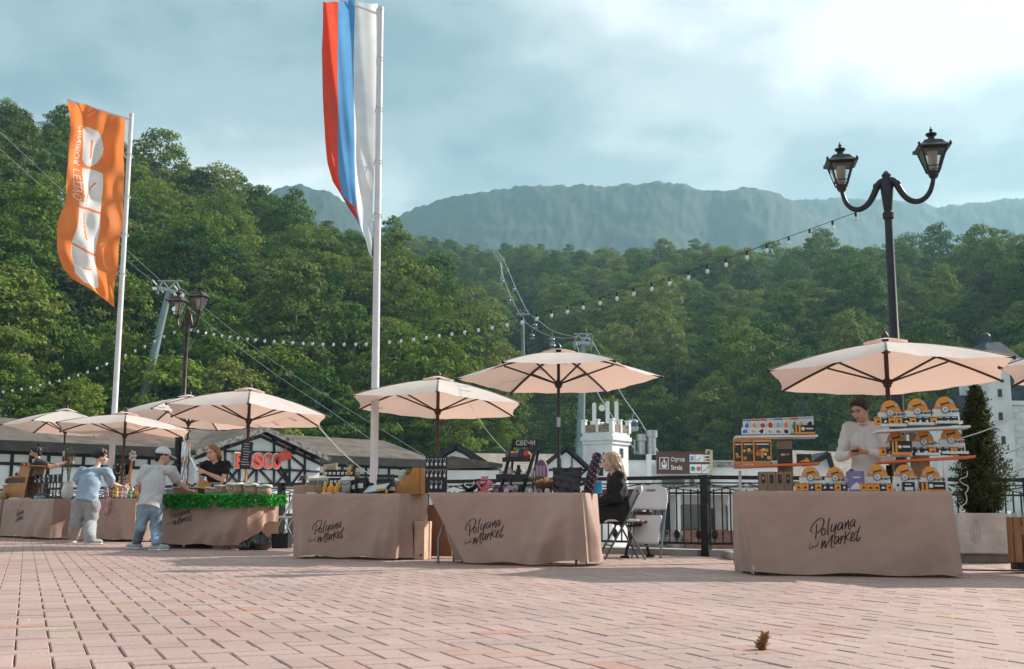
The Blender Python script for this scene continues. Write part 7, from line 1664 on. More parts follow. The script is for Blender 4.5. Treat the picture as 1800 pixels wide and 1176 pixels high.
    for s in 'lr':
        S_, E_, W_ = J['s' + s], J['e' + s], J['w' + s]
        if long_sleeve: tp_ += [('c', tuple(S_), tuple(E_), .066 + loose * .4, .054 + loose * .3), ('c', tuple(E_), tuple(E_.lerp(W_, .93)), .056 + loose * .3, .036 + loose * .3)]
        else: tp_ += [('c', tuple(S_), tuple(S_.lerp(E_, sleeve)), .068 + loose * .5, .062 + loose * 1.0)]
    sdf_obj('shirt', tp_, .0085 * lowres, .022, top, body, cuts, wr(.0045 + loose * .06))
    # legs
    if legs == 'skirt': lp = [('c', tuple(J['tl']), tuple(J['tr']), .13, .13), ('c', tuple(J['tl']), tuple(J['kl'] * .98), .115, .10), ('c', tuple(J['tr']), tuple(J['kr'] * .98), .115, .10), ('c', tuple((J['kl'] + J['kr']) / 2), tuple((J['kl'] + J['kr']) / 2 + V3((0, .03, -.2))), .115, .12)]
    else:
        lw = .012 + (.032 if legs == 'wide' else .004); lp = [('c', tuple(J['tl']), tuple(J['tr']), .112 * wide + .01, .112 * wide + .01), ('c', tuple(pel), tuple((J['tl'] + J['tr']) / 2), .125 * wide, .12 * wide, tuple(fw), 1.2)]
        for s in 'lr':
            T_, K_, A_ = J['t' + s], J['k' + s], J['a' + s]; lp += [('c', tuple(T_), tuple(K_), .086 + lw * wide, .060 + lw), ('c', tuple(K_), tuple(A_ + V3((0, 0, .02))), .060 + lw, .046 + lw)]
    sdf_obj('trousers' if legs != 'skirt' else 'skirt', lp, .0085 * lowres, .02, legm, body, [], wr(.0055))
    if shoes:
        for s in 'lr':
            A_ = J['a' + s]; f = J.get('f' + s, V3((0, -.13, 0))); fl = V3((f.x, f.y, 0)).normalized(); z0 = V3((0, 0, -A_.z + .042))
            b0 = A_ + z0 - fl * .055; b1 = A_ + z0 + fl * .16
            sh = sdf_obj('shoe', [('c', tuple(b0), tuple(b1), .042, .040, (0, 0, 1), 1.25), ('c', tuple(A_ + V3((0, 0, -.01))), tuple(A_ + z0), .045, .045), ('c', tuple(A_ + z0 + fl * .02 + V3((0, 0, .02))), tuple(b1), .04, .03)], .007 * lowres, .02, shoem, body, [((0, 0, .004), (0, 0, -1))])
            sdf_obj('sole', [('c', tuple(b0 - V3((0, 0, .03))), tuple(b1 - V3((0, 0, .03))), .046, .043)], .008 * lowres, .01, m_card, sh, [((0, 0, .001), (0, 0, -1)), ((0, 0, .022), (0, 0, 1))])
    return body, hp, Hm
H_DK = mat('hair_dark', (.022, .017, .015), .5, var=.3, vscale=30, stretch=(1, 1, .2), spec=.4); H_BR = mat('hair_brown', (.030, .020, .014), .5, var=.3, vscale=30, stretch=(1, 1, .2), spec=.4)
H_BL = mat('hair_blonde', (.50, .38, .26), .5, var=.3, vscale=24, stretch=(1, 1, .15), spec=.4, col2=(.26, .17, .10)); H_GI = mat('hair_ginger_blonde', (.40, .22, .10), .5, var=.3, vscale=24, stretch=(1, 1, .15), spec=.4, col2=(.20, .10, .05))
C_WH = mat('white_linen', (.80, .81, .80), .9, var=.03, vscale=8, bump=.15, bscale=90, trans=.2); C_BLK = mat('black_fabric', (.016, .016, .018), .85, var=.15, vscale=8); C_BLU = mat('blue_cotton', (.34, .44, .56), .9, var=.06, vscale=7, bump=.15, bscale=80)
C_LG = mat('light_grey_cotton', (.56, .56, .56), .9, var=.05, vscale=7, bump=.15, bscale=80); C_JEAN = mat('faded_denim', (.26, .36, .46), .85, var=.2, vscale=5, bump=.2, bscale=120); C_GT = mat('grey_wide_cotton', (.34, .35, .36), .9, var=.08, vscale=6)
C_DG = mat('dark_grey_cotton', (.05, .055, .06), .9, var=.1); C_SH = mat('sneaker_grey', (.42, .46, .47), .7, var=.1, vscale=20)
STAND = dict(pel=(0, 0, .95), chest=(0, .0, 1.25), neck=(0, .0, 1.47), head=(0, -.03, 1.63), sl=(-.185, 0, 1.42), sr=(.185, 0, 1.42), el=(-.25, .02, 1.14), er=(.25, .02, 1.14), wl=(-.26, -.10, .92), wr=(.26, -.10, .92),
    tl=(-.09, 0, .90), tr=(.09, 0, .90), kl=(-.10, -.02, .50), kr=(.10, -.02, .50), al=(-.10, .02, .09), ar=(.10, .02, .09))
# man in white with phone
def short_neat(hp, E): return [E((0, -.045, .088), (.070, .052, .030)), E((0, .075, -.02), (.064, .038, .06)), E((.072, .0, .03), (.018, .05, .05)), E((-.072, .0, .03), (.018, .05, .05))]
P0 = at(1526, 880, 11.35)
J = dict(STAND, sl=(-.165, 0, 1.415), sr=(.165, 0, 1.415), head=(-.015, -.115, 1.60), neck=(0, -.025, 1.47), el=(-.245, -.06, 1.13), er=(.25, -.05, 1.13), wl=(-.085, -.29, 1.14), wr=(.075, -.29, 1.155), hl=(.45, -.75, .1), hr=(-.55, -.7, .1), nl=(.3, .2, .9), nr=(-.3, .2, .9))
b, hp, Hm = person('man in white collarless shirt looking down at phone behind puzzle stall', (P0.x, 11.35, 0), R(-30), J, (R(-20), R(24), 0), SKIN, H_BR, C_WH, .5, .0 - .14, 'slim', C_DG, C_SH, True, 1.0, False, True, .002, hairf=short_neat)
mb = MB(); mb.b2((-.006, -.004, 0), (.006, .001, .19)); 
for k in range(4): mb.ball((0, -.006, .03 + .05 * k), .007, 6, 5)
mb.v = [tuple(Matrix.Rotation(R(-4), 3, 'X') @ Vector(v) + Vector((0, -.148, 1.20))) for v in mb.v]; mb.build('button_placket', MATS['white_card'], b)
mb = MB(); mb.tube([(.062 * math.cos(a), -.02 + .062 * math.sin(a), 1.475 + .012 * math.sin(a)) for a in np.linspace(0, 2 * PI, 20, endpoint=False)], .013, 6, closed=True); mb.build('collar', C_WH, b, smooth=True)
mb = MB(); mb.tube([(.098 + .030 * math.cos(a), -.245 + .012 * math.sin(a), 1.152 + .030 * math.sin(a)) for a in np.linspace(0, 2 * PI, 14, endpoint=False)], .009, 6, closed=True); mb.build('watch', C_BLK, b)
ph = MB(); ph.box((0, 0, 0), (.075, .155, .009), bev=.003); q = b.matrix_world; o = ph.build('phone', m_blackc); o.location = Matrix.Rotation(R(-30), 3, 'Z') @ Vector((-.02, -.375, 1.185)) + Vector((P0.x, 11.35, 0)); o.rotation_euler = (R(24), 0, R(-24)); tag(o, 'black phone in the hands of the man in white', 'phone')
# seated blonde woman
def long_wavy(hp, E):
    L_ = []
    for i in range(13):
        a = -.2 + i * (PI + .4) / 12; x, y = .070 * math.cos(a), .075 * math.sin(a); ph_ = i * 1.3
        p = [(x, y + .02, .05), (x * 1.15, y * 1.05 + .035, -.06), (x * 1.25 + .012 * math.sin(ph_), y * .95 + .06 + .01 * math.cos(ph_), -.17), (x * 1.15 + .016 * math.sin(ph_ + 1.5), y * .8 + .085, -.28), (x * .95 + .012 * math.sin(ph_ + 3), y * .7 + .10, -.385 + .03 * math.sin(i * 2.1))]
        for u, v, r0, r1 in zip(p[:-1], p[1:], (.034, .032, .03, .026), (.032, .03, .026, .012)): L_.append(('c', hp(*u), hp(*v), r0, r1))
    return L_
P0 = at(1086, 890, 13.25)
J = dict(pel=(0, .02, .545), chest=(0, -.01, .83), neck=(0, -.035, 1.005), head=(0, -.085, 1.145), sl=(-.165, -.02, .965), sr=(.165, -.02, .965), el=(-.205, -.04, .715), er=(.205, -.04, .715), wl=(-.10, -.27, .66), wr=(.10, -.27, .665), tl=(-.085, .0, .53), tr=(.085, .0, .53), kl=(-.09, -.42, .52), kr=(.09, -.42, .52), al=(-.09, -.36, .09), ar=(.10, -.30, .09), hl=(.3, -.9, -.2), hr=(-.3, -.9, -.2))
b, hp, Hm = person('seated woman with long blonde wavy hair in black blouse facing left', (P0.x, 13.25, 0), R(-84), J, (R(-4), R(4), 0), SKINP, H_BL, C_BLK, .5, .02, 'skirt', C_BLK, MATS['white_card'], True, 1.0, True, True, .008, hairf=long_wavy)
sdf_obj('sheer_sleeve_cap', [('c', tuple(Vector(J['sl'])), tuple(Vector(J['sl']).lerp(Vector(J['el']), .35)), .078, .070)], .009, .01, mat('sheer_black', (.10, .07, .06), .8), b)
# shopper in cap
def short_bun(hp, E): return [E((0, .10, -.01), (.035, .035, .04)), E((0, .075, -.03), (.06, .04, .06))]
FL, FR = gnd(240, 965), gnd(273, 968); P0 = (FL + FR) / 2; rz3 = R(150); Ri = Matrix.Rotation(-rz3, 3, 'Z')
def lc(px, py, Y, P=None): return Ri @ (at(px, py, Y) - (P or P0))
J = dict(al=tuple((Ri @ (FL - P0)) + Vector((0, 0, .085))), ar=tuple((Ri @ (FR - P0)) + Vector((0, 0, .085))))
Yb = P0.y
J['tl'] = lc(254, 893, Yb + .02); J['tr'] = lc(273, 893, Yb + .04); J['pel'] = lc(264, 882, Yb + .02); J['chest'] = lc(270, 850, Yb + .12); J['neck'] = lc(283, 818, Yb + .26); J['head'] = lc(287, 803, Yb + .36)
J['sl'] = lc(256, 825, Yb + .20); J['sr'] = lc(301, 827, Yb + .22)
J['kl'] = lc(247, 927, Yb + .02); J['kr'] = lc(274, 928, Yb + .05); J['el'] = lc(245, 851, Yb + .18); J['wl'] = lc(247, 872, Yb + .34); J['er'] = lc(314, 849, Yb + .36); J['wr'] = lc(332, 862, Yb + .44)
fdir = Vector((.15, -.12, 0)); J['fl'] = Ri @ Vector((-.10, .06, 0)); J['fr'] = Ri @ Vector((.08, .09, 0)); J['hr'] = Ri @ Vector((.9, .3, -.1))
# the skeleton reads left/right from its own front: swap so that 'l' is the side with negative local x
Jx = dict(J)
for a in 'stekwahf':
    if 'l' + '' and (a + 'l') in J and (a + 'r') in J: pass
def fixlr(J):
    if Vector(J['sl']).x > Vector(J['sr']).x:
        for a in 'stekwahfn':
            l_, r_ = J.pop(a + 'l', None), J.pop(a + 'r', None)
            if r_ is not None: J[a + 'l'] = r_
            if l_ is not None: J[a + 'r'] = l_
    return J
b, hp, Hm = person('shopper in white cap, loose light grey tee and faded jeans seen from behind', (P0.x, P0.y, 0), rz3, fixlr(J), (R(-28), R(12), 0), SKIN, H_BR, C_LG, .62, -.10, 'slim', C_JEAN, C_SH, True, 1.0, True, False, .016, hairf=short_bun, wide=.92)
HR = [list(r) for r in Hm]
cp = sdf_obj('cap', [('e', hp(0, .015, .058), (.096, .112, .085), HR)], .007, .01, mat('cap_white', (.74, .76, .78), .85), b, [(hp(0, 0, .038), tuple(Hm @ Vector((0, -.12, -1))))])
sdf_obj('peak', [('e', hp(0, -.125, .030), (.075, .075, .010), [list(r) for r in (Hm @ Matrix.Rotation(R(14), 3, 'X'))])], .006, .01, MATS['cap_white'], cp)
mb = MB(); a0, a1 = Vector(J['sr']).lerp(Vector(J['neck']), .4), Vector(J['tr']) + Vector((0, .1, .1))
bs = [lc(277, 818, Yb + .02), lc(279, 840, Yb - .06), lc(276, 862, Yb - .10)]
mb.tube(bs, .006, 6); mb.build('bag_strap', mat('strap_grey', (.60, .60, .59), .9), b)
# shopper in blue
def short_curly(hp, E):
    r_ = random.Random(2); L_ = [E((0, .03, .05), (.095, .108, .095))]
    for i in range(60):
        a, u = r_.uniform(0, 6.28), r_.uniform(-.35, 1); c = math.sqrt(1 - u * u); L_.append(E((.095 * c * math.cos(a), .03 + .105 * c * math.sin(a), .05 + .095 * u), (.022,) * 3))
    return L_
FL, FR = gnd(128, 954), gnd(157, 957); P0 = (FL + FR) / 2; Yb = P0.y
J = dict(al=tuple((Ri @ (FL - P0)) + Vector((0, 0, .085))), ar=tuple((Ri @ (FR - P0)) + Vector((0, 0, .085))))
J['tl'] = lc(140, 886, Yb + .02, P0); J['tr'] = lc(162, 888, Yb + .04, P0); J['pel'] = lc(152, 876, Yb + .02, P0); J['chest'] = lc(158, 848, Yb + .10, P0); J['neck'] = lc(170, 820, Yb + .22, P0); J['head'] = lc(178, 804, Yb + .30, P0)
J['sl'] = lc(144, 828, Yb + .14, P0); J['sr'] = lc(188, 829, Yb + .20, P0); J['kl'] = lc(134, 920, Yb + .02, P0); J['kr'] = lc(158, 922, Yb + .03, P0); J['el'] = lc(135, 846, Yb + .22, P0); J['wl'] = lc(140, 856, Yb + .42, P0); J['er'] = lc(196, 850, Yb + .36, P0); J['wr'] = lc(214, 855, Yb + .48, P0)
J['fl'] = Ri @ Vector((-.02, .12, 0)); J['fr'] = Ri @ Vector((.10, .06, 0)); J['hr'] = Ri @ Vector((.9, .3, 0))
b, hp, Hm = person('shopper with short dark curly hair in loose blue tee and wide grey trousers', (P0.x, P0.y, 0), rz3, fixlr(J), (R(-30), R(8), 0), SKINP, H_DK, C_BLU, .72, -.07, 'wide', C_GT, C_SH, True, 1.0, True, False, .022, hairf=short_curly, wide=1.0)
# blonde vendor behind the garland
def long_loose(hp, E):
    L_ = []
    for i in range(9):
        a = .1 + i * (PI - .2) / 8; x, y = .068 * math.cos(a), .07 * math.sin(a)
        p = [(x, y + .02, .04), (x * 1.15, y + .03, -.08), (x * 1.1 - .01, y * .8 + .02, -.20), (x * .95 - .02, y * .5 - .01, -.30)]
        for u, v, r0, r1 in zip(p[:-1], p[1:], (.034, .032, .028), (.032, .028, .012)): L_.append(('c', hp(*u), hp(*v), r0, r1))
    for q in (-1, 1): L_.append(('c', hp(q * .075, -.02, .02), hp(q * .088, -.035, -.20), .028, .014))
    return L_
P0 = at(380, 880, 16.75)
J = dict(STAND, pel=(.02, .02, .80), chest=(.01, -.03, 1.08), neck=(0, -.08, 1.27), head=(-.02, -.15, 1.40), sl=(-.16, -.07, 1.22), sr=(.165, -.05, 1.22), el=(-.21, -.12, .97), wl=(-.14, -.33, .90), er=(.19, -.16, .99), wr=(-.03, -.30, 1.10), hr=(-.8, -.2, .35), nr=(0, .5, -.8), tl=(-.085, .03, .76), tr=(.085, .03, .76), kl=(-.09, .0, .42), kr=(.09, .0, .42))
person('blonde vendor in black short-sleeved top gesturing behind the burlap sacks', (P0.x, 16.75, 0), R(-14), J, (R(-10), R(14), R(-6)), SKINP, H_GI, C_BLK, .42, -.10, 'slim', C_BLK, C_SH, True, 1.0, True, False, .006, hairf=long_loose)
# bearded vendor far left
P0 = at(62, 880, 22.9)
J = dict(STAND, chest=(0, -.02, 1.25), head=(0, -.06, 1.615), er=(.20, .16, 1.30), el=(-.22, -.22, 1.16), wl=(-.15, -.46, 1.12))
J['sl'], J['sr'] = (-.19, -.02, 1.42), (.19, .02, 1.42); J['er'] = (.28, .27, 1.33); J['wr'] = (.24, .52, 1.42); J['hr'] = (0, .9, .2)
person('bearded vendor in dark grey tee with one arm stretched out to the right', (P0.x, 22.9, 0), R(-72), J, (R(-10), R(4), 0), SKIN, H_DK, C_DG, .55, -.14, 'slim', C_DG, C_SH, True, 1.06, False, False, .012, hairf=short_neat, beard=True)
# two tiny walkers on the lower square
for i, (px, c1, c2) in enumerate(((1203, C_WH, mat('olive_cotton', (.20, .19, .12), .9)), (1215, C_DG, C_DG))):
    g_ = gnd(px, 966, LOWZ); person(('tiny walker in white top and olive trousers before the brick steps', 'tiny walker in dark clothes behind the one in white')[i], (g_.x, g_.y - .0 + 1.0 * i, LOWZ), R(20 + 120 * i), dict(STAND, kl=(-.1, -.10, .5), al=(-.1, -.12, .09), ar=(.1, .14, .10)), (0, 0, 0), SKIN, H_BR, c1, .55, -.12, 'slim', c2, C_SH, True, 1.0, False, False, .01, hairf=short_neat, lowres=2.2)
# ------------------------------------------------------------------ chairs, bench, planter, bags, pine cone
m_plas = mat('white_plastic', (.66, .68, .71), .5, var=.04); m_tubeg = mat('grey_tube', (.13, .14, .15), .4, .4); m_tubel = mat('light_tube', (.42, .43, .44), .35, .6)
def folding_chair(label, loc, rz, folded=False, tube=m_tubeg):
    t = thing('folding_chair', label, 'chair', loc, rz, 'white plastic folding chairs')
    if not folded:
        for s in (-1, 1):
            x = s * .215
            mb = MB(); mb.tube([(x, -.22, 0), (x, .02, .42), (x, .20, .78)], .013, 8); mb.build('front_leg', tube, t, smooth=True)
            mb = MB(); mb.tube([(x * .88, .27, 0), (x * .88, .02, .45), (x * .88, -.06, .455)], .012, 8); mb.build('rear_leg', tube, t, smooth=True)
        mb = MB(); mb.bar((-.215, -.13, .16), (.215, -.13, .16), .016); mb.bar((-.19, .19, .14), (.19, .19, .14), .016); mb.build('stretcher', tube, t)
        seat = lambda u, v: (-.205 + .41 * u, -.21 + .41 * v, .452 - .012 * math.sin(PI * u) * math.sin(PI * v) + (-.02 if v < .04 else 0))
        back = lambda u, v: ((-.235 + .47 * u) * (1 - .22 * max(0, v - .55) ** 1.5 * 2), .13 + .13 * v + .035 * math.cos((u - .5) * 2.6) - .03, .565 + .30 * v - .05 * abs(2 * u - 1) ** 3 * max(0, v))
    else:
        for s in (-1, 1):
            x = s * .215
            mb = MB(); mb.tube([(x, -.16, 0), (x, .05, .55), (x, .16, .82)], .013, 8); mb.build('front_leg', tube, t, smooth=True)
            mb = MB(); mb.tube([(x * .88, -.06, 0), (x * .88, .04, .50)], .012, 8); mb.build('rear_leg', tube, t, smooth=True)
        mb = MB(); mb.bar((-.215, -.11, .14), (.215, -.11, .14), .016); mb.build('stretcher', tube, t)
        seat = lambda u, v: (-.17 + .34 * u, -.10 + .15 * v + .0, .17 + .34 * v)
        back = lambda u, v: ((-.235 + .47 * u) * (1 - .22 * max(0, v - .55) ** 1.5 * 2), .06 + .12 * v + .03 * math.cos((u - .5) * 2.6) - .05, .585 + .30 * v - .05 * abs(2 * u - 1) ** 3 * max(0, v))
    mb = MB(); mb.grid(seat, 14, 10); mb.build('seat', m_plas, t, smooth=True, solid=.022)
    mb = MB(); mb.grid(back, 18, 10); bk = mb.build('backrest', m_plas, t, smooth=True, solid=.02)
    a = back(.36, .78); c = back(.64, .78); mb = MB(); mb.bar((a[0], a[1] - .012, a[2]), (c[0], c[1] - .012, c[2]), .004, .028); mb.bar((a[0], a[1] + .012, a[2]), (c[0], c[1] + .012, c[2]), .004, .028); mb.build('handle_slot', m_leggrey, bk)
    return t
p = at(1088, 900, 13.28); folding_chair('white folding chair under the seated woman', (p.x, 13.28, 0), R(-84))
p = at(1138, 900, 13.75); folding_chair('white folding chair leaning folded against the bench and railing', (p.x, 13.75, 0), R(-28), True, mat('blue_grey_tube', (.20, .24, .27), .4, .5))
p = at(503, 900, 16.9); folding_chair('empty white folding chair between garland and honey stalls', (p.x, 16.9, 0), R(-58), False, m_tubel)
# bench
p = at(1070, 905, 14.0); t = thing('park_bench', 'dark red slatted bench with black iron legs behind the seated woman', 'bench', (p.x, 13.95, 0), R(-40)); m_benchw = mat('bench_red', (.13, .035, .028), .5, var=.2, vscale=6, stretch=(.2, 2, 2))
for k in range(4): mb = MB(); mb.box((0, -.16 + .11 * k, .43), (.95, .085, .03), bev=.006); mb.build('seat_slat', m_benchw, t)
for k in range(4): mb = MB(); mb.box((0, .24 + .035 * k, .52 + .095 * k), (.95, .028, .075), (R(-18), 0, 0), bev=.006); mb.build('back_slat', m_benchw, t)
for s in (-1, 1):
    mb = MB(); x = s * .40; mb.tube([(x, -.24, 0), (x, -.20, .12), (x, -.10, .25), (x, -.18, .38), (x, .2, .40), (x, .26, .52), (x, .36, .84)], .018, 8); mb.tube([(x, .30, 0), (x, .24, .14), (x, .10, .26), (x, .18, .38)], .018, 8); mb.box((x, -.25, .015), (.07, .09, .03)); mb.box((x, .31, .015), (.07, .09, .03)); mb.build('leg', m_iron, t, smooth=True)
# planter with clipped conifer
g0 = at(1729, 930, 13.0); t = thing('planter', 'square pale concrete planter with moulded ornament at the right', 'planter', (g0.x, 13.0, 0), R(-14)); m_plc = mat('planter_concrete', (.60, .59, .58), .9, var=.12, vscale=4, bump=.5, bscale=28)
hw0, hw1, zt_ = .31, .325, at(1729, 902, 13.0).z
mb = MB(); mb.box((0, 0, zt_ / 2 + .05), (2 * hw0, 2 * hw0, zt_ - .10), taper=(1.04, 1.04), bev=.015); mb.build('box', m_plc, t)
mb = MB(); mb.b2((-.25, -.25, 0), (.25, .25, .10)); mb.build('foot', mat('planter_foot', (.30, .24, .20), .9), t)
mb = MB(); mb.tube([(-.13 + .055 * math.cos(a), -hw0 - .012, .36 + .12 * math.sin(a)) for a in np.linspace(0, 2 * PI, 22, endpoint=False)], .009, 6, closed=True); mb.tube([(-.13 + .025 * math.cos(a), -hw0 - .012, .36 + .07 * math.sin(a)) for a in np.linspace(0, 2 * PI, 16, endpoint=False)], .008, 6, closed=True); mb.ball((.14, -hw0 - .008, .37), (.03, .008, .03), 8, 6); mb.build('ornament', m_plc, t, smooth=True)
mb = MB(); mb.b2((-.29, -.29, zt_ - .035), (.29, .29, zt_ + .004)); mb.build('soil', mat('soil', (.05, .038, .028), .95), t)
tr = thing('conifer', 'dense dark cone-shaped conifer growing in the concrete planter', 'tree', (g0.x, 13.0, zt_), 0); hc = at(1726, 681, 13.0).z - zt_
mb = MB(); mb.cyl((0, 0, -.02), (0, 0, hc * .8), .03, .008, 8)
rs2 = np.random.default_rng(31); P = []; Nn = []
nsp = 1500
for i in range(nsp):
    u = rs2.random() ** 1.25; rad = np.interp(u, [0, .08, .22, .5, .8, .95, 1], [.22, .32, .35, .275, .15, .07, .015]); a = rs2.uniform(0, 2 * PI); rr = rad * (rs2.uniform(.55, 1.10)) * (1 + .16 * math.sin(3 * a + 9 * u) + .13 * math.sin(7 * a + 26 * u)); z = u * hc
    tip = np.array([rr * math.cos(a), rr * math.sin(a), z + .05]); root = np.array([.35 * rr * math.cos(a), .35 * rr * math.sin(a), z - .04])
    k = 18; s = rs2.random(k)[:, None]; pp = root + (tip - root) * s + rs2.normal(size=(k, 3)) * .014; P.append(pp); nn = rs2.normal(size=(k, 3)) * .7 + (tip - root) / (np.linalg.norm(tip - root) + 1e-6) * .6; Nn.append(nn)
mb.build('trunk', m_bark, tr)
V, F = leaf_quads(np.concatenate(P), np.concatenate(Nn), .016, rs2, .55); o = bpy.data.objects.new('crown', quads_mesh('crown', V, F, leaf_material('thuja', [(.045, .06, .022), (.06, .075, .028)]))); COL.objects.link(o); o.parent = tr
# cable mat and cord near the planter
g1 = gnd(1740, 990); mb = MB()
for k in range(14): mb.box((-.35 + .05 * k, 0, .008), (.03, .09, .014), (0, 0, .5))
tag(put(mb.build('drain_grate', m_leggrey), (g1.x, g1.y, 0), R(3)), 'striped drain grate on the paving before the planter', 'grate')
mb = MB(); a = gnd(1690, 1003); b_ = gnd(1790, 990); mb.tube([(0, 0, .008), ((b_ - a).x * .4, -.15, .008), ((b_ - a).x * .75, -.1, .008), ((b_ - a).x, (b_ - a).y, .008)], .008, 6); tag(put(mb.build('power_cord', m_wire), (a.x, a.y, 0)), 'black power cord curling over the paving beside the planter', 'cord')
mb = MB(); pts = [at(1700, 830, 12.6), at(1690, 845, 12.6), at(1702, 860, 12.6), at(1696, 880, 12.6), at(1690, 905, 12.6), at(1697, 925, 12.6)]; c = pts[0]; mb.tube([(pts[min(5, int(i / 8))].lerp(pts[min(5, int(i / 8) + 1)], (i % 8) / 8) - c) + Vector((.02 * math.sin(i * .6), 0, .01 * math.cos(i * .9))) for i in range(41)], .005, 6); tag(put(mb.build('white_cable', m_cord), c), 'tangled white cable hanging between right stall and conifer', 'cable')
# wooden bin at the right edge
g2 = gnd(1818, 1008); t = thing('waste_bin', 'slatted wooden bin with plastic liner cut by the right edge', 'bin', (g2.x, g2.y + .12, 0), R(10)); m_bin = mat('bin_wood', (.34, .18, .09), .7, var=.2, vscale=7, stretch=(3, 3, .3))
for k in range(12):
    a = 2 * PI * k / 12; mb = MB(); q = Matrix.Rotation(a, 3, 'Z'); mb.box(q @ Vector((.15, 0, .31)), (.022, .068, .42), q); mb.build('slat', m_bin, t)
mb = MB(); mb.lathe([(.15, .03), (.15, .11), (.14, .11)], 18); mb.build('base', m_blackc, t); mb = MB(); mb.lathe([(.165, .36), (.165, .44)], 18, cap=False); mb.build('band', m_bin, t); mb = MB(); add_text(mb, 'WEEK', .055, (-.03, -.168, .385), 'CENTER', .001, .001); mb.build('lettering', m_blackc, t)
mb = MB(); mb.grid(lambda u, v: ((.14 + .02 * math.sin(u * 40)) * math.cos(2 * PI * u) * (1 + .1 * v), (.14 + .02 * math.sin(u * 31)) * math.sin(2 * PI * u) * (1 + .1 * v), .50 + .07 * v + .01 * math.sin(u * 25)), 30, 4); mb.build('liner', m_glassjar, t, smooth=True)
# bags and crate beside the garland stall
def sack(name, label, px, py, Y, r, h, m, seed):
    g_ = at(px, py, Y); mb = MB(); rr_ = random.Random(seed); ph_ = [rr_.uniform(0, 6) for _ in range(6)]
    def fn(u, v):
        a = 2 * PI * u; prof = math.sin(PI * min(1, .12 + v * .88)) ** .55 * (1 - .55 * v ** 3); w_ = 1 + .10 * math.sin(4 * a + ph_[0] + 3 * v) + .06 * math.sin(9 * a + ph_[1] + 9 * v) * v
        return (r * prof * w_ * math.cos(a), r * .8 * prof * w_ * math.sin(a), max(0.0, h * v + .02 * math.sin(7 * a + ph_[2]) * v))
    mb.grid(fn, 40, 18); return tag(put(mb.build(name, m, smooth=True), (g_.x, g_.y, 0)), label, 'bag')
m_bag = mat('bin_bag', (.02, .019, .018), .22, var=.2, bump=.6, bscale=14, spec=.7)
sack('rubbish_bag', 'shiny black rubbish bag at the end of the garland stall', 458, 950, gnd(460, 967).y, .15, .24, m_bag, 1)
sack('rubbish_bag', 'smaller dark rubbish bag under the garland stall edge', 432, 960, gnd(435, 967).y, .12, .12, m_bag, 2)
sack('shopping_bag', 'beige bag resting above the black rubbish bag', 452, 930, gnd(452, 964).y + .25, .13, .42, mat('beige_bag', (.55, .42, .36), .8), 3)
g_ = gnd(492, 964); t = thing('plastic_crate', 'black plastic crate under the empty folding chair', 'crate', (g_.x, g_.y + .12, 0), R(-4)); w, h = .23, .21
for s in (-1, 1): mb = MB(); mb.b2((s * w / 2 - .006, -w / 2, 0), (s * w / 2 + .006, w / 2, h)); mb.build('side', m_blackc, t); mb = MB(); mb.b2((-w / 2 + .007, s * w / 2 - .006, 0), (w / 2 - .007, s * w / 2 + .006, h)); mb.build('side', m_blackc, t)
mb = MB(); rframe(mb, -w / 2 - .012, w / 2 + .012, h - .03, h, .012, -w / 2 - .012, -w / 2 - .007); mb.b2((-w / 2, -w / 2, .003), (w / 2, w / 2, .012)); mb.build('rim', m_blackc, t)
# boxes at the gap between honey and candle stalls
def floor_box(name, label, px, py, w, d, h, m, rz, cat='box'):
    g_ = gnd(px, py); t = thing(name, label, cat, (g_.x, g_.y + d / 2, 0), rz); mb = MB(); mb.b2((-w / 2, -d / 2, 0), (w / 2, d / 2, h), bev=.004); mb.build('carton', m, t); mb = MB(); mb.box((0, 0, h + .004), (w, .05, .004)); mb.build('tape', m_tan, t); mb = MB(); mb.cyl((w * .2, -d / 2 - .002, h * .12), (w * .2, -d / 2, h * .12), .014, n=10); mb.build('hand_hole', m_blackc, t); return t
floor_box('tall_box', 'tall pale cardboard box behind the sunny end of the honey stall', 741, 984, .12, .3, .43, mat('pale_cardboard', (.60, .44, .32), .85), R(-12))
g_ = gnd(772, 983); t = thing('storage_rack', 'small metal rack with brown panel behind the lifted cloth corner', 'rack', (g_.x, g_.y + .35, 0), R(-8))
mb = MB(); mb.b2((-.16, -.01, .02), (.30, .01, .62)); mb.build('panel', M_('rust_panel', (.28, .12, .06), .7), t)
for z in (.10, .26, .42): mb = MB(); mb.b2((-.34, -.15, z), (-.15, .15, z + .012)); mb.build('shelf', m_silver, t)
mb = MB(); [mb.cyl((-.34 + .19 * a, -.15 + .3 * b2, 0), (-.34 + .19 * a, -.15 + .3 * b2, .5), .008, n=6) for a in (0, 1) for b2 in (0, 1)]; mb.build('frame', m_silver, t)
for i in range(3): floor_box('storage_box', ('flat black box under the garland stall, left', 'flat black box under the garland stall, middle', 'brown box under the garland stall, right')[i], (300, 345, 395)[i], (961, 963, 966)[i], .34, .3, .10 + .02 * i, (m_blackc, m_blackc, m_kraft)[i], 0)
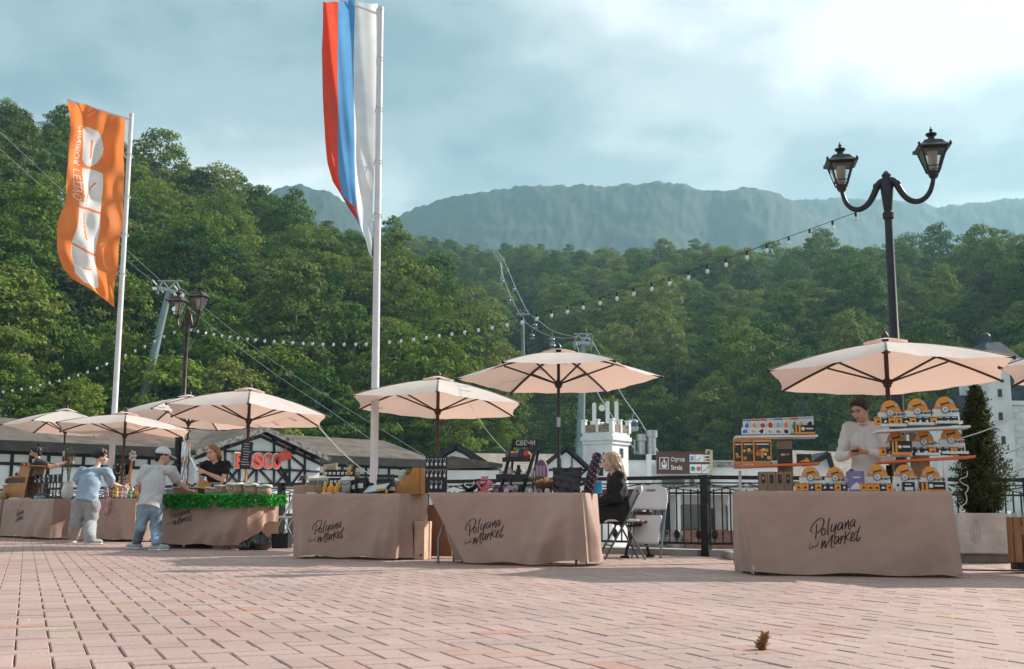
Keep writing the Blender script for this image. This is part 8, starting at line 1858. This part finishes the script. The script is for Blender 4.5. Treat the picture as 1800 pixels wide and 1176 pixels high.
# pine cone
g_ = gnd(1337, 1142); pc = thing('pine_cone', 'small open brown pine cone lying on the paving', 'pine cone', (g_.x, g_.y, .0), 0); pc.scale = (.9, .9, .82); m_sc = mat('cone_scale', (.20, .075, .03), .7, var=.3, vscale=60, col2=(.36, .20, .10)); q0 = Matrix.Rotation(R(24), 3, 'Y') @ Matrix.Rotation(R(-14), 3, 'X')
mb = MB(); mb.lathe([(.004, 0), (.014, .012), (.013, .035), (.004, .066)], 10); mb.v = [tuple(q0 @ Vector(v) + Vector((-.004, 0, .002))) for v in mb.v]; mb.build('core', mat('cone_core', (.05, .022, .014), .8), pc)
mb = MB(); mb._add([(-.003, 0, 0), (.003, 0, 0), (.0085, .022, .002), (0, .036, .005), (-.0085, .022, .002), (0, .016, -.004)], [(0, 1, 2, 3, 4), (0, 5, 1), (1, 5, 2), (2, 5, 3), (3, 5, 4), (4, 5, 0)]); scme = mb.mesh('scale'); scme.materials.append(m_sc)
for k in range(64):
    u = k / 64; a = k * 2.39996; z = .004 + .060 * u; op = R(52) - R(96) * (1 - u) * .55 if u < .5 else R(30) + R(45) * u
    o = bpy.data.objects.new('scale', scme); COL.objects.link(o); o.parent = pc; s = rng.uniform(.75, 1.15) * (.5 + .55 * 1) * .95 + .0 * math.sin(PI * min(1, .15 + u * .85)); 
    o.matrix_local = Matrix.Translation(q0 @ Vector((0, 0, z)) + Vector((-.004, 0, .004))) @ (q0 @ Matrix.Rotation(a, 3, 'Z') @ Matrix.Rotation(R(-12) + R(62) * u * u + rng.uniform(-.25, .25), 3, 'X')).to_4x4() @ Matrix.Diagonal((s, s, 1.2, 1))
# scraps and seeds on the paving
mb = MB(); rr_ = random.Random(77)
for k in range(120):
    y = rr_.uniform(4.2, 12); x = rr_.uniform(-.45, .45) * y; s = rr_.uniform(.003, .008); mb.box((x, y, .004), (s, s * rr_.uniform(.5, 1), .004), (0, 0, rr_.uniform(0, 3)))
tag(mb.build('litter_specks', m_paper), 'tiny pale specks scattered over the paving', 'litter', kind='stuff')
# ------------------------------------------------------------------ forest instances and haze
md = forest.modifiers.new('instances', 'NODES'); md.node_group = ng
m_haze = bpy.data.materials.new('haze'); m_haze.use_nodes = True
t = m_haze.node_tree
for n in list(t.nodes):
    if n.type != 'OUTPUT_MATERIAL': t.nodes.remove(n)
pv = t.nodes.new('ShaderNodeVolumePrincipled')
pv.inputs['Color'].default_value = (0.50, 0.84, 1.0, 1); pv.inputs['Density'].default_value = HAZE; pv.inputs['Anisotropy'].default_value = 0.3
t.links.new(pv.outputs[0], [n for n in t.nodes if n.type == 'OUTPUT_MATERIAL'][0].inputs['Volume'])
hb = MB(); hb.b2((-3000, -60, -16), (3000, 3400, 790))
tag(hb.build('haze', m_haze), 'thin blue haze filling the valley', 'haze', kind='stuff')
